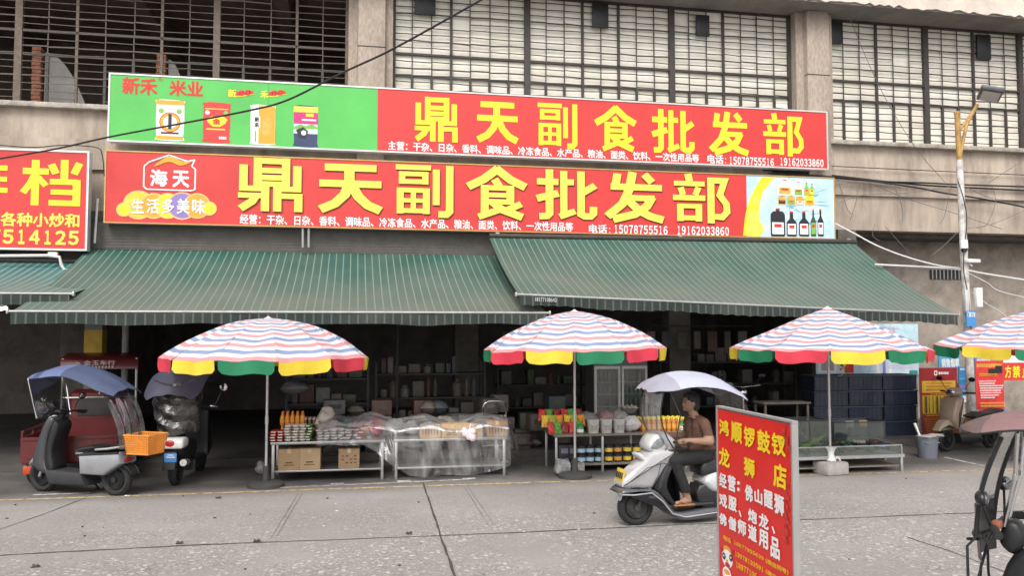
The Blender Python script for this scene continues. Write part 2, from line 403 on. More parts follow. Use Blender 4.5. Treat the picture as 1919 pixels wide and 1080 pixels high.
# ------------------------------------------------------------------ ground
def street_mat():
    m = bpy.data.materials.new('worn concrete road'); m.use_nodes = True
    n = m.node_tree.nodes; L = m.node_tree.links; b = n['Principled BSDF']; b.inputs['Roughness'].default_value = .82
    tc = n.new('ShaderNodeTexCoord')
    def noi(sc, det=6, ro=.6, dist=0):
        t = n.new('ShaderNodeTexNoise'); t.inputs['Scale'].default_value = sc; t.inputs['Detail'].default_value = det
        t.inputs['Roughness'].default_value = ro; t.inputs['Distortion'].default_value = dist
        L.new(tc.outputs['Object'], t.inputs['Vector']); return t.outputs[0]
    def ramp(src, stops):
        r = n.new('ShaderNodeValToRGB'); e = r.color_ramp.elements
        e[0].position, e[0].color = stops[0][0], (*stops[0][1], 1); e[1].position, e[1].color = stops[-1][0], (*stops[-1][1], 1)
        for p, c in stops[1:-1]:
            q = e.new(p); q.color = (*c, 1)
        L.new(src, r.inputs[0]); return r.outputs[0]
    def mix(f, a, c, mode='MIX'):
        x = n.new('ShaderNodeMixRGB'); x.blend_type = mode
        for i, v in ((0, f), (1, a), (2, c)):
            if isinstance(v, (int, float)): x.inputs[i].default_value = v
            elif isinstance(v, tuple): x.inputs[i].default_value = (*v, 1)
            else: L.new(v, x.inputs[i])
        return x.outputs[0]
    base = ramp(noi(.55, 8, .6), [(.28, (.25, .235, .222)), (.5, (.335, .315, .298)), (.74, (.44, .415, .395))])
    base = mix(.45, base, ramp(noi(34, 5, .7), [(.3, (.16, .15, .14)), (.7, (.37, .345, .325))]), 'MIX')
    # exposed pebbles, where the top layer has worn away
    vo = n.new('ShaderNodeTexVoronoi'); vo.inputs['Scale'].default_value = 15; vo.inputs['Randomness'].default_value = 1
    L.new(tc.outputs['Object'], vo.inputs['Vector'])
    sep = n.new('ShaderNodeSeparateColor'); L.new(vo.outputs['Color'], sep.inputs[0])
    dot = n.new('ShaderNodeMapRange'); L.new(vo.outputs['Distance'], dot.inputs[0]); dot.inputs[1].default_value = .42; dot.inputs[2].default_value = .34
    pick = n.new('ShaderNodeMath'); pick.operation = 'GREATER_THAN'; pick.inputs[1].default_value = .68; L.new(sep.outputs[0], pick.inputs[0])
    xyz = n.new('ShaderNodeSeparateXYZ'); L.new(tc.outputs['Object'], xyz.inputs[0])
    wear = n.new('ShaderNodeMapRange'); L.new(xyz.outputs[1], wear.inputs[0]); wear.inputs[1].default_value = 10.8; wear.inputs[2].default_value = 8.6; wear.inputs[3].default_value = .06
    wn = n.new('ShaderNodeMapRange'); L.new(noi(.9, 6, .65), wn.inputs[0]); wn.inputs[1].default_value = .36; wn.inputs[2].default_value = .54
    def mul(a, c):
        q = n.new('ShaderNodeMath'); q.operation = 'MULTIPLY'
        for i, v in ((0, a), (1, c)):
            if isinstance(v, float): q.inputs[i].default_value = v
            else: L.new(v, q.inputs[i])
        return q.outputs[0]
    f = mul(mul(mul(dot.outputs[0], pick.outputs[0]), wear.outputs[0]), mul(wn.outputs[0], .85))
    peb = mix(sep.outputs[1], (.45, .42, .39), (.88, .85, .82))
    c = mix(f, base, peb)
    v2 = n.new('ShaderNodeTexVoronoi'); v2.inputs['Scale'].default_value = 55; L.new(tc.outputs['Object'], v2.inputs['Vector'])
    s2 = n.new('ShaderNodeSeparateColor'); L.new(v2.outputs['Color'], s2.inputs[0])
    fine = ramp(s2.outputs[0], [(.0, (.07, .064, .06)), (.45, (.23, .212, .20)), (.85, (.36, .335, .315)), (1, (.75, .71, .68))])
    w2 = n.new('ShaderNodeMapRange'); L.new(xyz.outputs[1], w2.inputs[0]); w2.inputs[1].default_value = 12.2; w2.inputs[2].default_value = 8.5; w2.inputs[3].default_value = .12; w2.inputs[4].default_value = .46
    c = mix(mul(w2.outputs[0], wn.outputs[0]), c, fine)
    # damp, oily patches with the awning's shade painted in, along the parking strip
    dm = n.new('ShaderNodeMapRange'); L.new(xyz.outputs[1], dm.inputs[0]); dm.inputs[1].default_value = 11.7; dm.inputs[2].default_value = 12.7
    dn = n.new('ShaderNodeMapRange'); L.new(noi(.8, 7, .65, .4), dn.inputs[0]); dn.inputs[1].default_value = .2; dn.inputs[2].default_value = .55; dn.inputs[3].default_value = .45; dn.inputs[4].default_value = .92
    c = mix(mul(dm.outputs[0], dn.outputs[0]), c, (.058, .053, .050))
    st = ramp(noi(1.7, 8, .7, .6), [(.6, (0, 0, 0)), (.78, (1, 1, 1))])
    c = mix(mul(st, .42), c, (.13, .12, .112))
    L.new(c, b.inputs['Base Color'])
    bp = n.new('ShaderNodeBump'); bp.inputs['Strength'].default_value = .5; bp.inputs['Distance'].default_value = .012
    L.new(noi(60, 5, .7), bp.inputs['Height']); L.new(bp.outputs[0], b.inputs['Normal'])
    return m
b = B(); b.poly([(-60, -40, 0), (60, -40, 0), (60, 40, 0), (-60, 40, 0)])
tag(b.done('street', street_mat(), smooth=False), kind='structure')
pave_mat = mat('dirty pavement', (.075, .068, .063), .88, 0, .25, 2.2, .4, 50, stain=(.04, .037, .034), stain_scale=.9, stain_amt=.7)
b = B(); b.bb(-30, 30, 14.55, 30, -.02, .12)
tag(b.done('pavement', pave_mat, smooth=False), kind='structure')

def strip(b, pts, wd, z=.004, mi=0, jit=0.0):
    """a painted line or joint on the ground along pts (x, y), broken into short wavering pieces"""
    P = []
    for i in range(len(pts) - 1):
        a, c = Vector(pts[i]), Vector(pts[i + 1]); k = max(1, int((c - a).length / .18))
        P += [a.lerp(c, j / k) for j in range(k)]
    P.append(Vector(pts[-1]))
    vs = []
    for i, p in enumerate(P):
        t = (P[min(i + 1, len(P) - 1)] - P[max(i - 1, 0)]).normalized(); nn = Vector((-t.y, t.x))
        o = nn * ((random.random() - .5) * jit); h = wd / 2 * (1 + (random.random() - .5) * (.9 if jit else .15))
        vs += [(p.x + o.x + nn.x * h, p.y + o.y + nn.y * h, z), (p.x + o.x - nn.x * h, p.y + o.y - nn.y * h, z)]
    b.add(vs, [(2 * i, 2 * i + 1, 2 * i + 3, 2 * i + 2) for i in range(len(P) - 1)], mi)
def worn_paint(key, col, amt):
    """road paint rubbed thin: patches of it are see-through to the road below"""
    m = mat(key, col, .8, 0, .2, 14); n = m.node_tree.nodes; L = m.node_tree.links
    t = n.new('ShaderNodeTexNoise'); t.inputs['Scale'].default_value = 7; t.inputs['Detail'].default_value = 8; t.inputs['Roughness'].default_value = .75
    tc = n.new('ShaderNodeTexCoord'); L.new(tc.outputs['Object'], t.inputs['Vector'])
    r = n.new('ShaderNodeValToRGB'); r.color_ramp.elements[0].position = amt - .12; r.color_ramp.elements[1].position = amt + .12
    L.new(t.outputs[0], r.inputs[0]); L.new(r.outputs[0], n['Principled BSDF'].inputs['Alpha']); return m
G = lambda x, y: tuple(atZ(x, y))[:2]
b = B(); strip(b, [G(-60, 941), G(568, 919.5), G(998, 905.5), G(1708, 886), G(1990, 878)], .095)
tag(b.done('yellow_road_line', worn_paint('worn yellow road paint', (.50, .39, .20), .43), smooth=False), kind='structure')
b = B(); strip(b, [G(487, 917), G(880, 899.5)], .05, .005)
strip(b, [G(62, 929), G(170, 925)], .07, .005)
for x, y in ((503, 914), (632, 908), (757, 903), (879, 898)): strip(b, [G(x - 12, y + 1), G(x + 12, y)], .1, .009)
strip(b, [G(1770, 858), G(1880, 882)], .05, .005)
tag(b.done('parking_bay_marking', worn_paint('worn white road paint', (.60, .58, .56), .42), smooth=False), kind='structure')
jm = mat('dark joint', (.065, .06, .055), .95, 0, .3, 30)
b = B()
strip(b, [G(793, 905), G(808, 950), G(828, 1010), G(856, 1090), G(900, 1220)], .022, .004, 0, .012)
strip(b, [G(-40, 1044), G(380, 1022), G(700, 1010), G(960, 1000), G(1200, 988), G(1560, 973), G(1990, 956)], .024, .0045, 0, .02)
strip(b, [G(172, 930), G(90, 962), G(-30, 1004)], .014, .004, 0, .01)
strip(b, [G(1700, 1008), G(1780, 1034), G(1870, 1068), G(1960, 1104)], .016, .004, 0, .012)
for a, c in (((567, 925), (518, 1008)), ((560, 925), (508, 1010)), ((872, 915), (915, 985)), ((878, 914), (926, 984))):
    strip(b, [G(*a), G(*c)], .008, .004, 1, .006)
tag(b.done('road_joint', [jm, mat('faint scored line', (.16, .148, .138), .9, 0, .3, 20)], smooth=False), kind='structure')
# small rubbish and stones on the road, far too many and too small to count
b = B()
for k in range(110):
    x, y = random.uniform(-7, 9), random.uniform(4.5, 12.6); s_ = random.uniform(.005, .016)
    b.ball((x, y, s_ * .5), (s_ * random.uniform(.8, 2), s_, s_ * .6), random.choice((0, 0, 1, 2)), 6)
for px, py in ((67, 1064), (337, 1020), (482, 1016), (767, 1002), (238, 932), (410, 935)):
    q = atZ(px, py); b.grid(lambda u, v, q=q: (q.x + (u - .5) * .07, q.y + (v - .5) * .05, .012 + .02 * math.sin(u * 5 + px) * math.sin(v * 4)), 5, 4, 0 if px != 238 else 2, .003)
tag(b.done('litter', [mat('dead leaf brown', (.07, .05, .035), .9), mat('grit', (.3, .28, .26), .9), mat('paper scrap', (.6, .58, .55), .9)]), kind='stuff')

# ------------------------------------------------------------------ the market building
bld = thing('market_building', 'long grey concrete market hall with barred upper windows above the shops', 'building', (3, 17, 0))
YF = 17.0                                     # facade plane
b = B()
b.bb(-16, 26, YF, YF + .35, 4.56, 6.50)       # spandrel beam under the windows
b.bb(-16, 26, YF - .07, YF, 5.35, 5.93)       # shallow ledge band
b.done('wall', concrete, bld, True, smooth=False)
b = B(); b.bb(-16, 26, YF - .16, YF + .4, 6.50, 6.60, 0, .015)
b.done('sill', mat('chipped sill concrete', (.42, .38, .33), .95, 0, .3, 8, .8, 40, stain=(.12, .11, .1), stain_scale=3, stain_amt=.6), bld, True)
b = B(); b.bb(-16, 26, YF - .66, YF + .5, 9.52, 9.80)
b.done('eave_slab', mat('grey eave concrete', (.25, .23, .21), .93, 0, .2, 2, .5, 40, stain=(.1, .095, .09), stain_scale=.8), bld, True, smooth=False)
b = B()                                        # rendered parapet with a broken lower lip
xs = [-16 + i * .12 for i in range(351)]; zz = [9.545 + random.uniform(-.035, .05) for _ in xs]
for i in range(350):
    b.add([(xs[i], YF - .70, zz[i]), (xs[i + 1], YF - .70, zz[i + 1]), (xs[i + 1], YF - .70, 12.2), (xs[i], YF - .70, 12.2)], [(0, 1, 2, 3)])
    b.add([(xs[i], YF - .70, zz[i]), (xs[i + 1], YF - .70, zz[i + 1]), (xs[i + 1], YF - .66, zz[i + 1]), (xs[i], YF - .66, zz[i])], [(3, 2, 1, 0)])
b.bb(-16, 26, YF - .655, YF - .3, 9.81, 12.2)
b.done('parapet', concrete_pale, bld, True, smooth=False)
cols_x = [(-10.4, -9.6), (-.06, .70), (9.90, 10.66), (20.3, 21.1)]
for a, c in cols_x:
    b = B(); b.bb(a + .07, c - .14, YF - .22, YF + .4, 4.5, 9.515, 0, .02)
    b.bb(a - .12, a + .068, YF - .06, YF + .4, 4.54, 9.51); b.bb(c - .138, c + .02, YF - .06, YF + .4, 4.54, 9.51)
    b.bb(a + .065, c - .135, YF - .226, YF - .1, 8.03, 8.05, 1)
    b.done('column', [concrete_col, jm], bld, True)
# upper windows: bay by bay
glass_mats = [mat('yellowed white sheet %d' % i, c, .55, 0, .07, 2.6) for i, c in enumerate([(.85, .81, .71), (.82, .79, .68), (.87, .83, .75), (.83, .77, .68), (.78, .77, .64)])]
def shift(o, p):
    """bring a child built in world coordinates into its parent's frame"""
    o.data.transform(Matrix.Translation(-Vector(p.location)))
def window(x0, x1, ncol, thick, med, paned, openings=(), missing=()):
    z0, z1 = 6.60, 9.52; yb = YF + .2
    fr = B(); cw = (x1 - x0) / ncol
    zt, zm = 8.07, 7.60
    for k in range(ncol + 1):
        x = x0 + k * cw
        if k in thick: wd, dp, mi = .13, .09, (1 if not paned else 0)
        elif k in med: wd, dp, mi = .052, .05, (1 if not paned else 0)
        else: continue
        fr.bb(x - wd / 2, x + wd / 2, yb - dp / 2, yb + dp / 2, z0, z1, mi)
    fr.bb(x0, x1, yb - .025, yb + .025, zt - .026, zt + .026)
    fr.bb(x0, x1, yb - .022, yb + .022, zm - .018, zm + .018)
    fr.bb(x0, x1, yb - .03, yb + .03, z1 - .05, z1 - .005)
    for k in range(ncol + 1):
        if k not in thick and k not in med:     # heavier posts of the lowest tier
            x = x0 + k * cw; fr.bb(x - .026, x + .026, yb - .02, yb + .02, z0, zm - .02)
    wo = fr.done('window', [steel_dark, steel_brown], bld, True, smooth=False)
    g = B()
    for k in range(1, ncol):
        if k in thick: continue
        x = x0 + k * cw; j = random.uniform(-.012, .012)
        g.box((x + j, yb - .012, (zt + z1) / 2), (.02, .014, z1 - zt)); g.box((x, yb - .012, (zm + zt) / 2), (.02, .014, zt - zm))
    nz = 20; dz = (z1 - z0) / nz
    for i in range(1, nz):
        z = z0 + i * dz
        for k in range(ncol):
            if random.random() < (.015 if paned else .05): continue
            s1, s2 = random.uniform(-.012, .012), random.uniform(-.012, .012)
            xa, xb = x0 + k * cw, x0 + (k + 1) * cw; r = (.016 if i % 4 == 0 else .0105) if paned else (.013 if i % 4 == 0 else .0075)
            g.add([(xa, yb - .03, z + s1 - r), (xb, yb - .03, z + s2 - r), (xb, yb - .03, z + s2 + r), (xa, yb - .03, z + s1 + r),
                   (xa, yb - .022, z + s1 - r), (xb, yb - .022, z + s2 - r), (xb, yb - .022, z + s2 + r), (xa, yb - .022, z + s1 + r)],
                  [(0, 1, 2, 3), (5, 4, 7, 6), (0, 4, 5, 1), (3, 2, 6, 7)])
    go = g.done('grille', steel_dark if paned else mat('grey brown bars', (.11, .09, .078), .7, .2, .3, 12), wo, smooth=False); shift(go, bld)
    if paned:
        p = B()
        for k in range(ncol):
            for i in range(0, nz, 2):
                if any(abs(k - a) < .5 and i >= q for a, q in missing): continue
                xa, xb, za, zb = x0 + k * cw, x0 + (k + 1) * cw, z0 + i * dz, z0 + (i + 2) * dz
                t = [yb + .04 + random.uniform(-.009, .009) for _ in range(4)]; mi = random.choices(range(5), (5, 3, 4, 1, 1))[0]
                m_ = yb + .04 + random.uniform(-.013, .009)
                p.add([(xa, t[0], za), (xb, t[1], za), (xb, t[2], zb), (xa, t[3], zb), ((xa + xb) / 2, m_, (za + zb) / 2)], [(0, 1, 4), (1, 2, 4), (2, 3, 4), (3, 0, 4)], mi)
        shift(p.done('panel', glass_mats, wo, smooth=True, sharp=80), bld)
        p = B(); p.bb(x0, x1, yb + .16, yb + .2, z0, z1); shift(p.done('backing_sheet', mat('grey backing', (.22, .215, .2), .9), wo, smooth=False), bld)
    for px0, py0, px1, py1 in openings:  # flat black sheets standing in for the shade inside open panels
        a, c = atY(px0, py0, YF + .06), atY(px1, py1, YF + .06)
        h = B(); h.bb(a.x, c.x, YF + .10, YF + .16, c.z, min(a.z, 9.50), 0, .008)
        shift(h.done('opening_shade_sheet', blackp, wo), bld)
    return wo
window(-9.54, -.18, 18, (0, 6, 13, 18), (8, 11, 16), False)
window(.72, 9.78, 22, (0, 7, 15, 22), (3, 10, 12, 18), True, [(778, -14, 817, 27), (1112, 2, 1142, 51), (1307, 25, 1332, 66)])
window(10.68, 20.2, 22, (0, 6, 12, 18, 22), (3, 9, 15), True, [(1559, 38, 1581, 81), (1834, 62, 1861, 110)])
# the empty storey behind the open bay
b = B()
b.bb(-12, .3, 22.5, 22.7, 6.0, 9.6); b.bb(-12, .3, YF + .5, 22.5, 6.2, 6.45); b.bb(.22, .4, YF + .45, 22.5, 6.45, 9.6); b.bb(-12.2, -12, YF + .45, 22.5, 6.2, 9.6)
b.bb(-12.2, .4, YF + .55, 22.7, 9.65, 9.79)
for x in (-8, -4.6, -1.6): b.bb(x - .15, x + .15, YF + .6, 22.4, 9.2, 9.64)
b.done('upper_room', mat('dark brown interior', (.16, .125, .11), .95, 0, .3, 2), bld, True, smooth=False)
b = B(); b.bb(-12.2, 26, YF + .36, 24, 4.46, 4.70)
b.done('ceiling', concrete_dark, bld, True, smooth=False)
# shop floor level
b = B()
b.bb(-14, 24, 23.5, 23.8, .12, 4.46); b.bb(-14.2, -14, YF, 23.5, .12, 4.46)
b.bb(-5.3, -5.05, 17.2, 23.5, .12, 4.46); b.bb(11.0, 11.25, 18.45, 23.5, .12, 4.46)
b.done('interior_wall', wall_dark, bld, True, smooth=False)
b = B(); b.bb(10.9, 26, 18.1, 18.4, .12, 4.46)
b.done('side_wall', mat('stained ground floor wall', (.34, .29, .245), .92, 0, .25, 2.4, .6, 40, stain=(.10, .092, .085), stain_scale=1.3, stain_amt=.7), bld, True, smooth=False)
for x0, x1 in ((-5.45, -4.75), (10.75, 11.2)):
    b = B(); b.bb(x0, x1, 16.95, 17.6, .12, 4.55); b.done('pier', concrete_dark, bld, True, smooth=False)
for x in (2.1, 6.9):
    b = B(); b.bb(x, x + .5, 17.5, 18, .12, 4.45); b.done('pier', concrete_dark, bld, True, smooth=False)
b = B(); b.bb(-5.0, 10.7, 16.72, 17.0, 3.80, 4.30)
for k in range(8): b.bb(-5.0, 10.7, 16.712, 16.72, 3.83 + k * .057, 3.865 + k * .057)
b.done('roller_shutter_box', mat('dusty shutter', (.12, .108, .10), .7, .2, .2, 5), bld, True, smooth=False)
b = B()                                        # barred vent in the side wall
a, c = atY(1742, 506, 18.1), atY(1806, 524, 18.1)
b.bb(a.x, c.x, 18.07, 18.095, c.z, a.z, 0)
for k in range(9): x = a.x + (c.x - a.x) * (k + .5) / 9; b.bb(x - .012, x + .012, 18.05, 18.068, c.z, a.z, 1)
b.done('wall_vent', [blackp, galv], bld, True, smooth=False)
# half-height brick piers left in the empty storey
for px0, px1, pt in ((58, 75, 86), (292, 309, 100)):
    t = thing('brick_pier', ('broken brick stub by the far left mullion of the open upper window' if px0 < 100 else 'broken brick stub just above the green sign in the open window'), 'brick pier', (atY(px0, 190, 17.9).x, 17.9, 6.45))
    q0, q1 = atY(px0, pt, 17.9), atY(px1, pt, 17.9)
    b = B(); hh = q0.z - 6.45; nn = int(hh / .075)
    for i in range(nn):
        j = random.uniform(-.012, .012); b.bb(j, q1.x - q0.x + j, 0, .24, i * hh / nn, (i + 1) * hh / nn - .008, 0, .006)
    b.bb(.01, q1.x - q0.x - .01, .02, .22, 0, hh - .01, 1)
    b.done('bricks', [brick_red, concrete_dark], t)
    b = B(); L_ = .95 if px0 < 100 else .5
    b.grid(lambda u, v: (q1.x - q0.x + .04 + u * L_ * .95, .1, v * (hh * .95) * (1 - u * u * .95) + .0), 10, 4, 0, .03)
    b.done('board', mat('grey board', (.30, .29, .28), .8, 0, .2, 3), t)
# wrapped post beside the shop
t = thing('yellow_post', 'square post with a yellow painted band behind the red tricycle', 'post', (atY(178, 700, 15.6).x, 15.6, .12))
b = B(); b.bb(-.14, .14, -.14, .14, 0, 2.6); b.done('shaft', mat('grey post', (.22, .21, .2), .8), t, smooth=False)
b = B(); b.bb(-.145, .145, -.145, .145, 1.75, 2.15); b.done('band', mat('post yellow', (.5, .33, .03), .6), t, smooth=False)
b = B(); q = atY(234, 700, 15.5); b.tube([(0, 0, .0), (0, 0, 2.75)], .055, 10)
tag(b.done('drain_pipe', mat('grey pipe', (.30, .30, .29), .6), None), 'thin grey upright pipe beside the yellow banded post', 'pipe').location = (q.x, 15.5, .12)

# ------------------------------------------------------------------ signs
RED = mat('sign red', (.62, .043, .039), .38, 0, .11, .9, .12, 2.2)
GREEN = mat('sign green', (.09, .48, .09), .38, 0, .11, .9, .12, 2.2)
YEL = mat('sign yellow', (.92, .72, .03), .45, 0, .03, 4)
YEL2 = mat('faded sign yellow', (.86, .72, .10), .45, 0, .05, 3)
WHT = mat('sign white', (.86, .85, .84), .45, 0, .03, 4)
REDTXT = mat('lettering red', (.62, .03, .02), .5, 0, .05, 4)
ORG = mat('print orange', (.80, .36, .03), .5, 0, .08, 4)
BLK = mat('print black', (.02, .02, .025), .4, 0, .2, 6)
NAVY = mat('print navy', (.03, .05, .13), .4, 0, .2, 6)
MAG = mat('print magenta', (.60, .03, .18), .45, 0, .1, 4)
SKYB = mat('print light blue', (.42, .66, .82), .45, 0, .12, 2.2, col2=(.68, .82, .9))
GRN2 = mat('print leaf green', (.20, .45, .08), .5, 0, .2, 5)
GOLD = mat('print gold', (.62, .40, .08), .5, 0, .2, 9)
PURP = mat('print purple', (.28, .20, .50), .5, 0, .15, 4)
SHADOWRED = mat('dark red letter edge', (.30, .03, .02), .5)

def disc(b, c, r, mi=0, n=20, U=Vector((1, 0, 0)), V=Vector((0, 0, -1)), lift=0.0, ry=None):
    N = V.cross(U).normalized(); c = Vector(c) + N * lift
    b.poly([c + U * (r * math.cos(2 * PI * k / n)) - V * ((ry or r) * math.sin(2 * PI * k / n)) for k in range(n)], mi)
def signbox(t, x0, x1, y0, y1, z0, z1, mats, split=None, border=.035):
    """the box of a shop sign: printed face, returns in aluminium, thin frame"""
    b = B(); b.bb(x0, x1, y0 + .01, y1, z0, z1, 0); b.done('box', alu_frame, t, True, smooth=False)
    f = B()
    xs = [x0] + ([split] if split else []) + [x1]
    for i in range(len(xs) - 1): f.poly([(xs[i], y0, z0), (xs[i + 1], y0, z0), (xs[i + 1], y0, z1), (xs[i], y0, z1)], i)
    f.done('face', mats, t, True, smooth=False)
    x = x0 + 2.9
    while x < x1 - 1: b = B(); b.bb(x - .004, x + .004, y0 - .0022, y0 - .001, z0, z1); b.done('vinyl_seam', mat('vinyl seam', (.42, .06, .04), .5) if not (split and len(mats) > 1 and mats[0] is GREEN and x < split) else mat('green vinyl seam', (.06, .32, .07), .5), t, True, smooth=False); x += random.uniform(2.6, 3.2)
    e = B(); q = border
    e.bb(x0 - .006, x1 + .006, y0 - .014, y0 + .005, z1 - q, z1 + .006); e.bb(x0 - .006, x1 + .006, y0 - .014, y0 + .005, z0 - .006, z0 + q)
    e.bb(x0 - .006, x0 + q, y0 - .014, y0 + .005, z0 + q, z1 - q); e.bb(x1 - q, x1 + .006, y0 - .014, y0 + .005, z0 + q, z1 - q)
    return e
# upper sign
YU = 16.55
t = thing('shop_sign', 'upper shop signboard, green left third with rice bags and red part with yellow characters', 'sign', (3, YU, 5.83))
xs_ = atY(708, 180, YU).x
e = signbox(t, -4.60, 10.28, YU, YU + .22, 5.83, 7.13, [GREEN, RED], xs_, .022); e.done('frame', alu_frame, t, True, smooth=False)
GL = '鼎天副食批发部'
up = [(778, 180, 858, 264), (893, 188, 972, 268), (1008, 192, 1082, 275), (1114, 197, 1193, 280), (1222, 203, 1300, 284), (1330, 208, 1402, 287), (1430, 211, 1503, 291)]
for ch, q in zip(GL, up): b = B(); b.strokes(ch, *fbox(*q, YU)); b.done('title_character', YEL, t, True, smooth=False)
b = B(); b.text('主营：干杂、日杂、香料、调味品、冷冻食品、水产品、粮油、面类、饮料、一次性用品等', *fbox(728, 264, 1310, 281, YU), bold=.022)
b.text('电话', *fbox(1326, 289, 1356, 306, YU), bold=.022); b.text('：', *fbox(1359, 296, 1361, 306, YU), bold=.02); b.digits('15078755516', *fbox(1366, 293, 1451, 308, YU)); b.digits('19162033860', *fbox(1461, 295, 1544, 310, YU))
b.done('small_lettering', WHT, t, True, smooth=False)
b = B(); b.text('新禾', *fbox(230, 143, 296, 176, YU), bold=.035); b.text('米业', *fbox(318, 149, 382, 179, YU), bold=.035); b.text('®', *fbox(297, 144, 306, 152, YU))
b.done('brand_lettering', REDTXT, t, True, smooth=False)
b = B(); b.text('新', *fbox(428, 167, 443, 182, YU), bold=.03); b.text('禾', *fbox(489, 169, 503, 184, YU), bold=.03)
for x in (428, 489):
    O, U, V = fbox(x, 181, x + 55, 168, YU)
    b.grid(lambda u, v: O + U * u + V * ((.0 if u < .25 else (u - .25) * .75) + .12 * v * math.sin(PI * min(1, u * 1.05)) + .05 * math.sin(u * 9)) + Vector((0, -.006, 0)), 14, 1)
    for k in range(5): b.box((O + U * (.34 + k * .11) + V * (.55 + k * .06)) + Vector((0, -.006, 0)), (.07, .002, .07 + .04 * (k % 2)), 1)
b.done('slogan_lettering', [YEL, REDTXT], t, True, smooth=False)
def ricebag(t, x0, y0, x1, y1, kind):
    O, U, V = fbox(x0, y0, x1, y1, YU)
    b = B(); L_ = [.004]
    def P(u, v): return O + U * u + V * v + Vector((0, -L_[0], 0))
    def shape(pts, mi): L_[0] += .0006; b.poly([P(*p) for p in pts], mi)
    def rect(a, c, d, e_, mi): shape([(a, e_), (d, e_), (d, c), (a, c)], mi)
    bag = [(0, .03), (.25, 0), (.75, .01), (1, .03), (.97, .1), (.98, .5), (.95, .9), (1, .98), (.7, 1), (.3, .99), (0, .98), (.05, .9), (.03, .5), (.04, .1)]
    def dsc(u, v, r, mi):
        L_[0] += .0006; disc(b, P(u, v), r * U.x, mi, 18)
    shape(bag[::-1], 0)
    if kind == 0:
        rect(.03, .02, .97, .13, 1); rect(.05, .88, .95, .97, 1); dsc(.5, .55, .36, 2); dsc(.5, .55, .33, 1); dsc(.5, .55, .23, 3); rect(.44, .35, .56, .72, 4); dsc(.2, .28, .09, 5); dsc(.8, .28, .09, 5); rect(.2, .79, .8, .83, 4)
    elif kind == 1:
        dsc(.18, .26, .08, 3); dsc(.82, .26, .08, 5); shape([(.15, .4), (.35, .35), (.5, .38), (.75, .35), (.88, .42), (.8, .52), (.62, .6), (.38, .6), (.2, .5)][::-1], 1); rect(.15, .65, .8, .68, 1)
        L_[0] += .0006; b.text('金', P(.36, .4), U * .28, V * .14, 2, .03); rect(.6, .84, .85, .9, 3); rect(.1, .16, .9, .18, 1)
    elif kind == 2:
        rect(.34, .03, .97, .97, 6); shape([(.5, .4), (.7, .3), (.85, .45), (.8, .7), (.6, .8), (.42, .65)][::-1], 1); rect(.16, .29, .4, .58, 3)
        L_[0] += .0006; b.text('新', P(.19, .31), U * .17, V * .12, 4, .04); b.text('禾', P(.19, .45), U * .17, V * .12, 4, .04); rect(.2, .65, .26, .92, 5)
    else:
        rect(.02, .03, .98, .17, 7); rect(.03, .17, .97, .45, 8); rect(.03, .45, .97, .68, 9); shape([(.03, .53), (.3, .46), (.5, .5), (.75, .44), (.97, .52), (.97, .56), (.03, .58)][::-1], 10)
        rect(.5, .2, .8, .27, 1); rect(.35, .33, .9, .37, 3); shape([(.12, .6), (.4, .52), (.6, .62), (.5, .8), (.25, .78)][::-1], 4); dsc(.42, .66, .1, 3)
    return tag(b.done('printed_rice_bag', [[WHT, ORG, REDTXT, WHT, BLK, GRN2, GOLD, YEL, MAG, SKYB, GRN2], [RED, YEL, REDTXT, WHT, BLK, GRN2, GOLD], [WHT, GOLD, REDTXT, WHT, BLK, GRN2, ORG], [NAVY, YEL, REDTXT, WHT, BLK, GRN2, GOLD, mat('print lime', (.62, .72, .08), .5), MAG, SKYB, GRN2]][kind], t, True, smooth=False),
               ['white printed rice bag with an orange ring', 'red printed rice bag', 'white and gold printed rice bag', 'magenta and navy printed rice bag'][kind])
ricebag(t, 292, 185, 348, 263, 0); ricebag(t, 380, 190, 434, 267, 1); ricebag(t, 469, 195, 518, 271, 2); ricebag(t, 550, 196, 598, 275, 3)
# lower sign
YL = 16.45
t = thing('shop_sign', 'lower longer red signboard with big yellow characters and a blue picture of sauce bottles', 'sign', (3, YL, 4.27))
xs_ = atY(1400, 390, YL).x
e = signbox(t, -4.60, 10.36, YL, YL + .22, 4.27, 5.63, [RED, SKYB], xs_, .016); e.done('frame', mat('brassy trim', (.55, .35, .12), .4, .5), t, True, smooth=False)
lo = [(448, 294, 568, 395), (597, 305, 718, 400), (742, 308, 850, 404), (874, 311, 988, 408), (1006, 317, 1117, 409), (1135, 321, 1243, 413), (1260, 325, 1364, 417)]
for ch, q in zip(GL, lo):
    O, U, V = fbox(*q, YL); b = B()
    b.strokes(ch, O + Vector((.025, 0, -.025)), U, V, 1, .004); b.strokes(ch, O + Vector((0, -.022, 0)), U, V, 0); b.done('title_character', [YEL2, SHADOWRED], t, True, smooth=False)
b = B(); b.text('经营：干杂、日杂、香料、调味品、冷冻食品、水产品、粮油、面类、饮料、一次性用品等', *fbox(450, 401, 1074, 420, YL), bold=.022)
b.text('电话', *fbox(1104, 420, 1138, 438, YL), bold=.022); b.text('：', *fbox(1142, 427, 1144, 437, YL), bold=.02); b.digits('15078755516', *fbox(1150, 421, 1252, 438, YL)); b.digits('19162033860', *fbox(1268, 423, 1367, 440, YL))
b.done('small_lettering', WHT, t, True, smooth=False)
